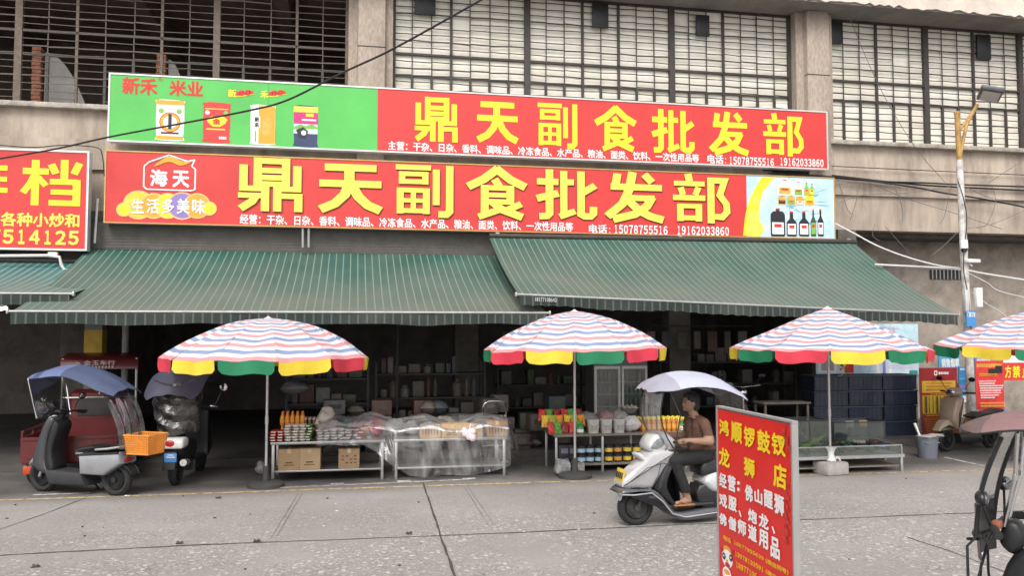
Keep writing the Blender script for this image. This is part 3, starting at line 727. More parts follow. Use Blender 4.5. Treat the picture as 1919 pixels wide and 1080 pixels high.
# house-shaped emblem with two characters, and the five-balloon slogan below it
b = B(); PL = lambda x, y: atY(x, y, YL)
hp = [PL(*q) for q in ((270, 350), (271, 312), (280, 304), (318, 291), (352, 303), (366, 300), (360, 312), (367, 318), (366, 356), (359, 358), (276, 355))]
for i in range(len(hp)): b.tube([hp[i] + Vector((0, -.006, 0)), hp[(i + 1) % len(hp)] + Vector((0, -.006, 0))], .016, 6, 0)
sw = smoothpts([PL(*q) for q in ((290, 311), (318, 298), (340, 306), (362, 303))], 6, False)
b.grid(lambda u, v: sw[int(u * 18)] + Vector((0, -.012, (v - .5) * .12 * math.sin(PI * min(.98, u + .05)))), 18, 1, 1)
b.text('海', *fbox(282, 317, 315, 349, YL), 0, .035); b.text('天', *fbox(324, 319, 356, 351, YL), 0, .035)
b.done('emblem', [WHT, ORG], t, True, smooth=False)
b = B()
for i, (x, y, r, mi) in enumerate(((260, 384, .25, 1), (289, 386, .22, 2), (315, 386, .22, 0), (342, 386, .24, 3), (370, 386, .22, 2), (233, 393, .11, 0), (393, 391, .11, 0))):
    disc(b, PL(x, y), r + .025, 4, 24, lift=.002 + i * .0012); disc(b, PL(x, y), r, mi, 24, lift=.0026 + i * .0012)
for i, ch in enumerate('生活多美味'): b.text(ch, *fbox(247 + i * 28.5, 372, 271 + i * 28.5, 400 + i * .3, YL), 5, .02, lift=.014)
b.done('balloon_slogan', [YEL, mat('print amber', (.85, .55, .05), .5), ORG, PURP, mat('print pale orange', (.85, .5, .2), .5), WHT], t, True, smooth=False)
# yellow oil wave and bubbles at the picture's edge, then the bottles
b = B()
ed = smoothpts([PL(*q) for q in ((1436, 332), (1420, 360), (1407, 395), (1401, 442))], 5, False)
b.grid(lambda u, v: ed[int(round(u * 15))] + Vector((-.10 + v * (.22 + .24 * abs(u - .35)), -.003, 0)), 15, 1, 0)
for x, y, r in ((1417, 376, .08), (1412, 405, .15), (1415, 428, .2)): disc(b, PL(x, y), r, 1, 20, lift=.005 + r * .01)
b.done('oil_splash', [YEL, YEL2], t, True, smooth=False)
b = B()                                        # splash streaks of the picture
for k in range(26):
    O = PL(random.uniform(1432, 1530), random.uniform(360, 425)); a = random.uniform(-.5, .5); L_ = random.uniform(.15, .5)
    d = Vector((math.cos(a), 0, math.sin(a))) * L_; w_ = Vector((-math.sin(a), 0, math.cos(a))) * random.uniform(.006, .03)
    b.poly([O + Vector((0, -.0024 - k * .0001, 0)), O + d * .5 - w_ + Vector((0, -.0024 - k * .0001, 0)), O + d + Vector((0, -.0024 - k * .0001, 0)), O + d * .5 + w_ + Vector((0, -.0024 - k * .0001, 0))], k % 2)
b.done('water_splash', [WHT, mat('print mid blue', (.16, .42, .66), .5)], t, True, smooth=False)
def printed_bottle(t, x0, y0, x1, y1, bm_, lab, kind, neck=.35):
    O, U, V = fbox(x0, y0, x1, y1, YL); b = B()
    def P(u, v, l): return O + U * u + V * v + Vector((0, -l, 0))
    sh = {'jug': [(.0, .95), (.05, 1), (.95, 1), (1, .95), (1, .22), (.85, .12), (.62, .1), (.6, .0), (.4, 0), (.38, .1), (.15, .12), (0, .22)],
          'bottle': [(.08, 1), (.92, 1), (1, .95), (1, .45), (.66, .28), (.64, 0), (.36, 0), (.34, .28), (0, .45), (0, .95)],
          'jar': [(.05, 1), (.95, 1), (1, .9), (1, .25), (.9, .18), (.9, 0), (.1, 0), (.1, .18), (0, .25), (0, .9)]}[kind]
    b.poly([P(u, v, .008) for u, v in sh], 0)
    b.poly([P(u, v, .009) for u, v in ((.1, .92), (.9, .92), (.9, .5), (.1, .5))], 1)
    b.poly([P(u, v, .010) for u, v in ((.25, .68), (.75, .68), (.75, .56), (.25, .56))], 2)
    b.poly([P(u, v, .010) for u, v in ((.36, .06), (.64, .06), (.64, 0), (.36, 0))], 2)
    b.done('printed_bottle', [bm_, lab, REDTXT], t, True, smooth=False)
for q in ((1444, 390, 1471, 443, BLK, WHT, 'jug'), (1474, 396, 1493, 443, BLK, WHT, 'bottle'), (1497, 396, 1516, 443, BLK, WHT, 'bottle'), (1519, 392, 1529, 443, mat('print dark green', (.03, .09, .04), .4), GRN2, 'bottle'), (1532, 392, 1543, 443, BLK, WHT, 'bottle'),
          (1457, 336, 1484, 366, WHT, GOLD, 'jar'), (1487, 341, 1505, 368, WHT, GRN2, 'jug'), (1507, 342, 1516, 366, GRN2, ORG, 'bottle'), (1517, 344, 1526, 366, GRN2, YEL, 'bottle'),
          (1458, 367, 1473, 383, GOLD, BLK, 'jar'), (1475, 367, 1490, 383, GOLD, GRN2, 'jar'), (1492, 368, 1506, 384, ORG, WHT, 'jar'), (1508, 366, 1526, 385, YEL, ORG, 'jar')):
    printed_bottle(t, q[0], q[1], q[2], q[3], q[4], q[5], q[6])
# neighbour's sign
YN = 16.35
t = thing('shop_sign', 'red signboard of the neighbouring food stall with yellow phone number, cut by the left edge', 'sign', (-8, YN, 3.72))
a = atY(168, 284, YN)
e = signbox(t, -14, a.x, YN, YN + .2, atY(165, 470, YN).z, a.z, [RED], None, .03); e.done('frame', alu_frame, t, True, smooth=False)
for ch, q in (('档', (43, 297, 156, 386)), ('排', (-104, 292, 17, 380))):
    b = B(); b.strokes(ch, *fbox(*q, YN)); b.done('title_character', YEL, t, True, smooth=False)
b = B(); b.text('各种小炒和', *fbox(2, 397, 150, 424, YN), bold=.03); b.digits('13557514125', *fbox(-122, 427, 151, 455, YN), bold=.04)
b.done('small_lettering', YEL2, t, True, smooth=False)

# ------------------------------------------------------------------ awnings
def awning_mat(key, base, light, period, wd, y0, y1):
    """woven awning cloth: thin pale stripes down the slope, a grey-brown tone mixed in more toward the outer edge"""
    m = mat(key, base, .85, 0, .16, 2.2, trans=.12, stain=tuple(c * .55 for c in base), stain_scale=.7, stain_amt=.55, stretch=(1, .35, 1)); n = m.node_tree.nodes; L = m.node_tree.links
    cloth = n['Principled BSDF'].inputs['Base Color'].links[0].from_socket
    tc = next(q for q in n if q.type == 'TEX_COORD')
    x = n.new('ShaderNodeSeparateXYZ'); L.new(tc.outputs['Object'], x.inputs[0])
    d = n.new('ShaderNodeMath'); d.operation = 'DIVIDE'; d.inputs[1].default_value = period; L.new(x.outputs[0], d.inputs[0])
    fr = n.new('ShaderNodeMath'); fr.operation = 'FRACT'; L.new(d.outputs[0], fr.inputs[0])
    lt = n.new('ShaderNodeMath'); lt.operation = 'LESS_THAN'; lt.inputs[1].default_value = wd; L.new(fr.outputs[0], lt.inputs[0])
    mx = n.new('ShaderNodeMixRGB'); mx.inputs[2].default_value = (*light, 1); L.new(lt.outputs[0], mx.inputs[0]); L.new(cloth, mx.inputs[1])
    t = n.new('ShaderNodeTexNoise'); t.inputs['Scale'].default_value = .9; t.inputs['Detail'].default_value = 7; L.new(tc.outputs['Object'], t.inputs['Vector'])
    mr = n.new('ShaderNodeMapRange'); L.new(x.outputs[1], mr.inputs[0]); mr.inputs[1].default_value = y1; mr.inputs[2].default_value = y0; mr.inputs[3].default_value = -.1; mr.inputs[4].default_value = .50
    ad = n.new('ShaderNodeMath'); ad.operation = 'MULTIPLY_ADD'; L.new(t.outputs[0], ad.inputs[0]); ad.inputs[1].default_value = .7; L.new(mr.outputs[0], ad.inputs[2])
    sb = n.new('ShaderNodeMath'); sb.operation = 'SUBTRACT'; sb.use_clamp = True; L.new(ad.outputs[0], sb.inputs[0]); sb.inputs[1].default_value = .22
    m2 = n.new('ShaderNodeMixRGB'); L.new(sb.outputs[0], m2.inputs[0]); L.new(mx.outputs[0], m2.inputs[1]); m2.inputs[2].default_value = (.215, .205, .18, 1)
    L.new(m2.outputs[0], n['Principled BSDF'].inputs['Base Color'])
    for q in n:
        if q.type == 'BSDF_TRANSLUCENT': L.new(m2.outputs[0], q.inputs[0])
    return m
def key_of(m): return m.name
vb, vl = (.06, .085, .075), (.17, .21, .185)
def awning(label, x0, x1, yf, zf0, zf1, yr, zr0, zr1, m, arms, scallop=0.0, writing=None, val=.17):
    t = thing('awning', label, 'awning', ((x0 + x1) / 2, yr, zr0))
    def P(u, v, dz=0):
        x = x0 + (x1 - x0) * u; za = zf0 + (zf1 - zf0) * u; zb = zr0 + (zr1 - zr0) * u
        z = zb + (za - zb) * v - .085 * math.sin(PI * v) - .02 * math.sin(PI * v) * math.sin(u * 13) - .02 * noise.noise(Vector((u * 14, v * 3, 1))) * v
        return Vector((x, yr + (yf - yr) * v, z + dz))
    b = B(); b.grid(lambda u, v: P(u, v), 60, 16, 0, -.004); b.done('cloth', m, t, True)
    def V(u, v):
        q = P(u, 1); h = val * (1 - scallop * abs(math.sin(u * 36 * PI)))
        return (q.x, q.y - .03 - .012 * v * math.sin(u * 70), q.z - .02 - v * h + (.012 * math.sin(u * 23)) * v)
    b = B(); b.grid(V, 220, 3, 0, .004); b.done('valance', awning_mat(key_of(m) + ' valance', tuple(c * .45 for c in vb), tuple(c * .5 for c in vl), .137, .2, -99, -98), t, True)
    b = B(); b.tube([P(0, 1, .0) + Vector((-.04, 0, 0)), P(1, 1, 0) + Vector((.04, 0, 0))], .022, 10); b.done('front_bar', mat('dull front bar', (.36, .37, .36), .5, .4, .15, 10), t, True)
    for u, s in ((0, -1), (1, 1)):
        b = B(); b.box(P(u, 1) + Vector((s * .05, 0, 0)), (.03, .07, .07), 0, 0, .008); b.done('end_cap', galv, t, True)
    b = B(); b.tube([P(0, 0, .03), P(1, 0, .03)], .055, 12); b.done('roller', steel_dark, t, True)
    for u, s in arms:
        e = P(u, 0, -.12); k = P(u, .5, -.16) + Vector((s * .8, 0, 0)); f = P(u, .98, -.05) + Vector((s * .05, 0, 0))
        b = B(); b.tube([e, k], .026, 8); b.tube([k, f], .022, 8); b.box(k, (.08, .08, .06)); b.done('folding_arm', galv, t, True)
    for u in (.02, .5, .98):
        q = P(u, 0); b = B(); b.box((q.x, q.y + .12, q.z + .04), (.07, .3, .12)); b.done('bracket', galv, t, True, smooth=False)
    if writing:
        q = P(.0, 1); O = Vector((q.x + writing[1], q.y - .046, q.z - .045))
        b = B(); b.text(writing[0], O, (writing[2], 0, -.012), (0, 0, -.07), 0, .02); b.done('phone_lettering', mat('faded lettering', (.4, .4, .38), .6), t, True, smooth=False)
    return t
aw = lambda k, y0, y1: awning_mat(k, (.022, .105, .083), (.175, .27, .22), .137, .15, y0, y1)
YW = 13.3
q0, q1 = atY(22, 584, YW), atY(1025, 583, YW)
awning('wide green striped awning over the left half of the shop front', q0.x, q1.x, YW, q0.z, q0.z + .01, 16.9, 3.87, 3.88, aw('striped awning cloth', YW - 16.9, 0), ((.12, 1), (.55, 1), (.9, -1)))
q0, q1 = atY(973, 552, YW - .04), atY(1792, 590, YW - .04)
awning('steeper green striped awning over the right half, its front bar sagging to the right', q0.x, q1.x, YW - .04, q0.z, q1.z, 16.3, 4.13, 4.17, aw('striped awning cloth, newer', YW - 16.9, .7), ((.1, 1), (.5, 1), (.92, -1)), .10, ('18177108643', .26, .36))
q0, q1 = atY(-300, 549, 13.9), atY(132, 551, 13.9)
awning('teal striped awning of the neighbouring stall at the left edge', q0.x - 4, q1.x, 13.9, q0.z, q1.z, 16.6, 3.52, 3.52, awning_mat('teal awning cloth', (.035, .16, .16), (.16, .30, .29), .137, .3, -2.6, 0), ((.6, 1), (.9, -1)))

# ------------------------------------------------------------------ parasols
UMAT = [mat('parasol white', (.82, .78, .83), .7, 0, .03, 5, trans=.3), mat('parasol red stripe', (.74, .35, .38), .7, 0, .1, 5, trans=.3), mat('parasol blue stripe', (.27, .36, .58), .7, 0, .1, 5, trans=.3),
        mat('parasol red flap', (.78, .06, .10), .65, 0, .08, 5, trans=.25), mat('parasol yellow flap', (.86, .68, .06), .65, 0, .08, 5, trans=.25), mat('parasol green flap', (.02, .24, .11), .65, 0, .08, 5, trans=.25)]
pole_mat = mat('pale steel tube', (.55, .55, .54), .35, .6, .12, 10)
def parasol(label, x, y, rad, zr, za, rot, flaps, base='block', tilt=(0, 0), dome=1.3):
    t = thing('parasol', label, 'parasol', (x, y, 0)); ng = len(flaps)
    T = lambda v: Vector((v[0], v[1], v[2] + v[0] * tilt[0] + v[1] * tilt[1]))
    nb = 22                               # colour bands from the top down
    seq = [0, 1, 0, 2]
    b = B(); sub = 8
    def P(g, s, v):                       # s across the gore, v from the apex (0) to the rim (1)
        a0, a1 = rot + 2 * PI * g / ng, rot + 2 * PI * (g + 1) / ng
        p0, p1 = Vector((math.cos(a0), math.sin(a0))), Vector((math.cos(a1), math.sin(a1)))
        p = p0.lerp(p1, s) * (v * rad); sag = math.sin(PI * s)
        prof = v ** dome * .86 + v * .14
        z = za - (za - zr) * prof - .035 * sag * v * math.sin(PI * min(1, v * .9)) + .007 * math.sin(s * 11 + g * 2.3 + v * 9) * v + .03 * v * noise.noise(Vector((p.x * 2.2 + x, p.y * 2.2, y)))
        return T((p.x * (1 - .03 * sag * v), p.y * (1 - .03 * sag * v), z))
    for g in range(ng):
        b.grid(lambda u, v, g=g: P(g, u, max(.012, v + .012 * math.sin(PI * u) * math.sin(PI * v))), sub, nb * 2, 0, 0, lambda i, j: seq[(nb - j // 2) % 4])
    b.done('canopy', UMAT[:3], t, False, 60)
    b = B(); b.lathe([(.0, .03), (.02, .025), (.03, .01), (.06, .0), (.07, -.02)], T((0, 0, za)), 12); b.done('finial', UMAT[0], t)
    for g, c in enumerate(flaps):
        fl = B()
        def F(u, v, g=g):
            e = .035; s = e + (1 - 2 * e) * u
            q = P(g, s, 1); k = min(1, min(u, 1 - u) / .10); h = .175 * (.68 + .32 * math.sqrt(max(0, 1 - (1 - k) ** 2)))
            o = Vector((q.x, q.y, 0)).normalized()
            return q + o * (.012 + .015 * v * math.sin(u * 9 + g * 1.7)) + Vector((0, 0, -v * h))
        fl.grid(F, 18, 4, 0, .003); fl.done('flap', UMAT[c], t, False, 60)
    b = B(); b.tube([(0, 0, .05), T((0, 0, za - .03))], .02, 10); b.tube([(0, 0, .9), (0, 0, 1.02)], .026, 10); b.done('pole', pole_mat, t)
    for g in range(ng):
        b = B(); b.tube([P(g, 0, .06) + Vector((0, 0, -.03)), P(g, 0, .55) + Vector((0, 0, -.025)), P(g, 0, .99) + Vector((0, 0, -.018))], .008, 5)
        b.tube([T((0, 0, zr + .02)), P(g, 0, .55) + Vector((0, 0, -.025))], .006, 5); b.done('rib', pole_mat, t)
    b = B()
    if base == 'disc':
        b.lathe([(.26, 0), (.26, .05), (.23, .07), (.05, .09), (.04, .3), (.0, .3)], n=20); b.done('base', mat('dark base', (.05, .05, .05), .7), t)
    else:
        b.box((0, 0, .1), (.42, .36, .2), 0, .2, .03); b.tube([(0, 0, .1), (0, 0, .32)], .035, 10); b.done('base', mat('cement base', (.38, .36, .33), .9, 0, .2, 6, .5), t)
    return t
r_, y_, g_ = 3, 4, 5
def pos(px, Y, yb=880): q = atY(px, yb, Y); return q.x, Y
x, y = pos(499, 12.55); R1 = 1.58
parasol('striped parasol with yellow and green front flaps, by the plastic covered tables', x, y, 1.47, 1.87, 2.44, R(190), [r_, y_, g_, y_, r_, y_, g_, r_, y_, g_, y_, g_], 'disc', dome=2.2)
x, y = pos(1078, 12.45)
parasol('striped parasol with red, yellow and green front flaps, over the rack of snacks and jars', x, y, 1.41, 1.98, 2.56, R(165), [g_, r_, y_, g_, r_, y_, g_, r_, y_, g_, r_, y_], 'disc', (.018, 0), dome=1.9)
x, y = pos(1557, 12.0)
parasol('striped parasol whose pole stands by the low glass fenced stall on the right', x, y, 1.52, 1.97, 2.62, R(148.7), [y_, g_, r_, y_, g_, r_, y_, g_, r_, y_, g_, r_], 'block', dome=1.12)
x, y = pos(1945, 12.3)
parasol('striped parasol cut by the right edge with a wide yellow flap', x, y, 1.58, 1.96, 2.60, R(157), [g_, y_, g_, r_, y_, g_, r_, y_, r_, g_, y_, r_], 'disc', (-.02, .02), dome=1.3)

# ------------------------------------------------------------------ wheels, canopies and scooters
def wheel(t, x, r, wd, rim_mat, z=None, y=0, spokes=5, name='wheel'):
    z = r if z is None else z
    b = B(); rr = r * .60
    M = Matrix.Rotation(PI / 2, 3, 'X')
    b.lathe([(rr * .98, -wd * .42), (rr, -wd * .45), (rr * 1.03, -wd * .40), (rr * 1.03, wd * .40), (rr, wd * .45), (rr * .98, wd * .42), (rr * .9, wd * .1), (rr * .9, -wd * .1), (rr * .98, -wd * .42)], (x, y, z), 28, 0, M)
    b.tube([(x, y - wd * .7, z), (x, y + wd * .7, z)], rr * .28, 14); b.tube([(x, y - wd * .25, z), (x, y + wd * .25, z)], rr * .5, 18)
    for k in range(spokes):
        a = 2 * PI * k / spokes + .4; c, s_ = math.cos(a), math.sin(a)
        b.tube([(x + c * rr * .3, y, z + s_ * rr * .3), (x + c * rr * .95, y, z + s_ * rr * .95)], [wd * .22, wd * .16], 8)
    wo = b.done(name, rim_mat, t)
    b = B(); n = 10
    prof = [(rr * 1.02 + (r - rr * 1.02) * (.5 + .5 * math.cos(2 * PI * k / n)), wd * .5 * math.sin(2 * PI * k / n)) for k in range(n + 1)]
    b.lathe(prof, (x, y, z), 32, 0, M)
    for k in range(40):
        a = 2 * PI * k / 40
        for sgn in (-1, 1):
            b.box((x + math.cos(a) * r * .985, y + sgn * wd * .16, z + math.sin(a) * r * .985), (.012, wd * .2, .02), 0, 0, 0, Matrix.Rotation(-a, 3, 'Y') @ Matrix.Rotation(sgn * .5, 3, 'X'))
    b.done('tyre', rubber, wo)
    return wo
def canopy(t, pts, hw, droop, m, edge=None, nose=.35, tail=.75, k=6, name='canopy'):
    P = smoothpts(pts, k, False); n = len(P) - 1
    def w_(u): return hw * min(1, (nose + (1 - nose) * math.sin(min(1, u / .35) * PI / 2))) * (1 if u < .7 else 1 - (1 - tail) * ((u - .7) / .3) ** 2)
    def F(u, v):
        p = P[int(round(u * n))]; s = v * 2 - 1
        return (p.x, s * w_(u), p.y - droop * s * s * (w_(u) / hw) ** 2 + .008 * math.cos(s * 9))
    b = B(); b.grid(F, n, 14, 0, .006, mfn=(lambda i, j: 1 if edge and edge(i / n, j / 14) else 0)); c = b.done(name, m, t, False, 60)
    b = B()
    for v in (0, 1): b.tube([Vector(F(u / 20, v)) for u in range(21)], .007, 6)
    b.tube([Vector(F(.5, v / 10)) - Vector((0, 0, .012)) for v in range(11)], .007, 6)
    fo = b.done('edge_wire', blackp, c)
    return c, F
def mirror(t, x, y, z, s, m=None):
    b = B(); b.tube([(x, y, z), (x + .02, y + s * .06, z + .1), (x + .0, y + s * .12, z + .17)], .006, 6)
    b.ball((x, y + s * .14, z + .2), (.018, .07, .045)); mo = b.done('mirror', blackp, t)
    b = B(); b.ball((x - .012, y + s * .14, z + .2), (.012, .062, .038)); b.done('mirror_glass', chrome, mo)
smoked = film('smoked film', (.30, .29, .30), .06, .3, .04, 4, .05)
clearf = film('clear windshield', (.80, .81, .82), .10, .15, .05, 5, .13)

# e-scooter at the left, heading left and slightly away
d = (-1.16, .56); rz = math.atan2(d[1], d[0])
t = thing('electric_scooter', 'grey electric scooter with a blue rain canopy and an orange rear basket', 'scooter', (-3.73, 12.52, 0), rz)
grey_p = mat('grey scooter paint', (.060, .062, .068), .35, .1, .08, 5, coat=.5); silver_p = mat('silver panel', (.30, .31, .33), .35, .3, .1, 5, coat=.4)
wheel(t, .60, .225, .11, blackp); wheel(t, -.62, .225, .115, blackp)
b = B(); b.slab([(.40, 1.06), (.52, .93), (.71, .46), (.62, .30), (.44, .27), (.50, .46), (.44, .80), (.33, 1.0)], .16, 0, .04, hw2=.11); b.done('front_shield', grey_p, t)
b = B(); b.slab([(.36, .98), (.43, .78), (.48, .44), (.42, .30), (.33, .33), (.37, .60), (.27, .90), (.30, 1.0)], .14, 0, .03); b.done('inner_shield', blackp, t)
b = B(); b.slab([(.44, .33), (-.16, .31), (-.22, .13), (.38, .13)], .16, 0, .03, sm=False); b.done('floorboard', mat('footboard dark', (.03, .03, .033), .7), t)
b = B(); b.slab([(-.12, .57), (-.78, .62), (-.80, .46), (-.52, .29), (-.14, .29)], .17, 0, .035, sm=False); b.done('body', silver_p, t)
b = B(); b.slab([(-.13, .57), (-.76, .62), (-.78, .585), (-.13, .535)], .172, 0, .01, sm=False); b.done('body_trim', blackp, t)
b = B(); b.box((-.36, -.171, .45), (.075, .008, .09)); b.box((-.62, -.171, .53), (.09, .006, .03)); b.done('badge', [mat('badge grey', (.5, .51, .53), .4)], t, smooth=False)
b = B(); b.slab([(-.08, .585), (-.06, .63), (-.22, .68), (-.5, .675), (-.76, .74), (-.80, .70), (-.78, .635)], .15, 0, .04); b.done('seat', blackp, t)
b = B(); b.tube([(-.40, -.17, .64), (-.6, -.18, .66), (-.86, -.16, .70), (-.90, 0, .705), (-.86, .16, .70), (-.6, .18, .66), (-.40, .17, .64)], .016, 8); b.done('grab_rail', galv, t)
b = B(); b.slab([(-.30, .28), (-.72, .24), (-.74, .17), (-.3, .18)], .04, -.085, .02, sm=False); b.done('swing_arm', blackp, t)
b = B(); b.box((-.50, -.14, .20), (.34, .04, .10), 0, 0, .025); b.box((-.52, -.165, .20), (.08, .008, .05)); b.done('motor_cover', mat('pale motor cover', (.55, .55, .55), .4), t)
b = B(); b.slab([(-.42, .46), (-.62, .48), (-.86, .38), (-.90, .30), (-.84, .40), (-.62, .455), (-.44, .42)], .08, 0, .01); b.done('rear_fender', blackp, t)
b = B(); b.slab([(.84, .34), (.74, .47), (.58, .49), (.44, .44), (.58, .455), (.74, .435)], .075, 0, .012); b.done('front_fender', silver_p, t)
b = B()
for s in (-1, 1): b.tube([(.60, s * .085, .225), (.50, s * .07, .50), (.42, s * .04, .75)], .022, 8)
b.done('fork', chrome, t)
b = B(); b.tube([(.36, 0, .98), (.31, 0, 1.10)], .03, 10); b.tube([(.22, -.34, 1.10), (.29, -.18, 1.12), (.31, 0, 1.10), (.29, .18, 1.12), (.22, .34, 1.10)], .014, 8)
for s in (-1, 1): b.tube([(.22, s * .34, 1.10), (.26, s * .23, 1.115)], .021, 8); b.tube([(.30, s * .22, 1.10), (.27, s * .36, 1.07)], .007, 6)
b.box((.33, 0, 1.12), (.12, .18, .06), 0, 0, .02); b.done('handlebar', blackp, t)
b = B(); b.ball((.46, 0, 1.0), (.06, .11, .07)); b.done('headlight', mat('lens', (.6, .62, .64), .1, 0, .05), t)
for s in (-1, 1): mirror(t, .30, s * .2, 1.12, s)
b = B(); b.ball((-.80, 0, .50), (.02, .10, .03)); b.done('tail_light', mat('red lens', (.4, .02, .02), .2), t)
b = B(); b.ball((-.60, -.178, .40), (.02, .012, .02)); b.done('reflector', mat('amber lens', (.6, .25, .03), .2), t)
b = B(); b.tube([(-.12, -.12, .15), (-.06, -.30, .015)], .012, 6); b.tube([(-.06, -.30, .012), (.0, -.31, .012)], .014, 6); b.done('kickstand', blackp, t)
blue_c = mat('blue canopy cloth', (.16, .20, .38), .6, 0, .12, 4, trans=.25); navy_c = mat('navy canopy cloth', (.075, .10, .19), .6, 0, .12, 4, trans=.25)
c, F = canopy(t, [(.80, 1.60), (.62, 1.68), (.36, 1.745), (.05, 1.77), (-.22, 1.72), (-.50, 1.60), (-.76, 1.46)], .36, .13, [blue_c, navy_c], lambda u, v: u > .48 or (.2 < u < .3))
b = B(); b.grid(lambda u, v: (-.52 - .34 * math.sin(u * 1.7) + .02 * math.sin(v * 20), (v - .5) * (.58 - .1 * u), 1.52 - u * .85), 14, 12, 0); b.done('rear_curtain', smoked, t)
b = B(); b.tube([(.46, -.30, 1.05), (.60, -.33, 1.60)], .011, 8); b.done('canopy_post', chrome, t); b = B(); b.tube([(.46, .30, 1.05), (.60, .33, 1.60)], .011, 8); b.done('canopy_post', chrome, t); b = B()
b.tube([(-.70, 0, .7), (-.72, 0, 1.1), (-.5, 0, 1.56)], .012, 8); b.done('canopy_post', chrome, t)
b = B(); b.grid(lambda u, v: (.62 - .16 * u, (v - .5) * .56, 1.58 - u * .55), 8, 6, 0); b.done('windshield', film('dark clear windshield', (.7, .7, .72), .03, .1, .06, 5, .05), t)
bk = mat('orange basket plastic', (.70, .26, .035), .5, 0, .1, 6); b = B()
def basket(b, x, z, L0, W0, L1, W1, H, mi=0):
    for k in range(9):
        h = H * k / 8; f = k / 8; lx, ly = L0 + (L1 - L0) * f, W0 + (W1 - W0) * f; r = .012 if k in (0, 8) else .006
        b.tube([(x - lx, -ly, z + h), (x + lx, -ly, z + h), (x + lx, ly, z + h), (x - lx, ly, z + h), (x - lx, -ly, z + h)], r, 6, mi)
    for sx, sy, n in ((0, -1, 14), (0, 1, 14), (-1, 0, 11), (1, 0, 11)):
        for k in range(n + 1):
            q = -1 + 2 * k / n
            lo_ = (x + (sx * L0 if sx else q * L0), (sy * W0 if sy else q * W0), z); hi = (x + (sx * L1 if sx else q * L1), (sy * W1 if sy else q * W1), z + H)
            b.tube([lo_, hi], .009, 4, mi)
    b.bb(x - L0, x + L0, -W0, W0, z - .004, z + .006, mi)
basket(b, -1.06, .60, .17, .15, .21, .19, .25); b.done('basket', bk, t)
b = B(); b.box((-.98, 0, .585), (.30, .2, .02)); b.tube([(-.7, 0, .55), (-.98, 0, .58)], .015, 6); b.done('rear_rack', blackp, t)

# second scooter, seen from behind, under a dark rain cover
q = atZ(350, 908)
t = thing('electric_scooter', 'black scooter seen from behind under a dark canopy and wrinkled rain cover, blue number plate', 'scooter', (q.x - .08, q.y + .55, 0), R(84))
wheel(t, .62, .22, .11, blackp); wheel(t, -.60, .22, .115, blackp)
b = B(); b.slab([(.36, 1.0), (.50, .86), (.66, .44), (.40, .27), (.40, .44), (.36, .75)], .19, 0, .04); b.done('front_shield', blackp, t)
b = B(); b.slab([(.44, .33), (-.16, .31), (-.22, .15), (.38, .15)], .15, 0, .03, sm=False); b.done('floorboard', blackp, t)
b = B(); b.slab([(-.10, .60), (-.80, .66), (-.86, .52), (-.52, .34), (-.12, .30)], .17, 0, .04, hw2=.12); b.done('body', blackp, t)
b = B(); b.slab([(-.62, .70), (-.86, .70), (-.90, .60), (-.86, .56), (-.62, .58)], .18, 0, .03); tl = b.done('tail_panel', mat('white tail', (.6, .6, .58), .4), t)
b = B(); b.ball((-.89, 0, .635), (.02, .075, .05)); b.done('tail_light', mat('red lens', (.4, .02, .02), .2), t)
b = B(); b.box((-.92, -.02, .44), (.01, .17, .12), 0, 0, .003); b.box((-.927, -.02, .45), (.004, .12, .012), 1); b.box((-.927, -.02, .48), (.004, .08, .012), 1)
b.done('number_plate', [mat('plate blue', (.07, .25, .62), .4), WHT], t)
b = B(); b.slab([(-.78, .54), (-.88, .50), (-.94, .30), (-.92, .28), (-.86, .44)], .09, 0, .01); b.done('rear_fender', blackp, t)
b = B(); b.tube([(-.62, -.16, .34), (-.86, -.18, .36)], .05, 10); b.done('exhaust', galv, t)
b = B(); b.tube([(.24, -.36, 1.06), (.30, 0, 1.08), (.24, .36, 1.06)], .014, 8); b.tube([(.22, -.37, 1.06), (.26, -.25, 1.07)], .022, 8); b.done('handlebar', chrome, t)
b = B(); b.tube([(.28, -.3, 1.06), (.30, -.40, 1.30)], .007, 6); b.ball((.30, -.43, 1.36), (.02, .06, .07)); mo = b.done('mirror', chrome, t)
dark_c = mat('dark canopy cloth', (.05, .05, .075), .5, 0, .2, 4)
c, F = canopy(t, [(.70, 1.42), (.40, 1.64), (.0, 1.74), (-.45, 1.70), (-.80, 1.50), (-.98, 1.34)], .40, .12, [dark_c], None)
cover = film('black cover film', (.07, .07, .075), .07, .6, .25, 7, .05)
b = B()
def CV(u, v):
    a = PI * (.0 + u * 1.0); z = 1.52 - v * .76; r = .34 * (1 - .35 * max(0, v - .5)) * (1 + .05 * math.sin(u * 17 + v * 9))
    return (-.55 - r * math.sin(a) * .85 + .03 * math.sin(v * 23 + u * 8), -r * math.cos(a), z + .03 * math.sin(u * 9))
b.grid(CV, 36, 20, 0); b.done('rain_cover', cover, t)

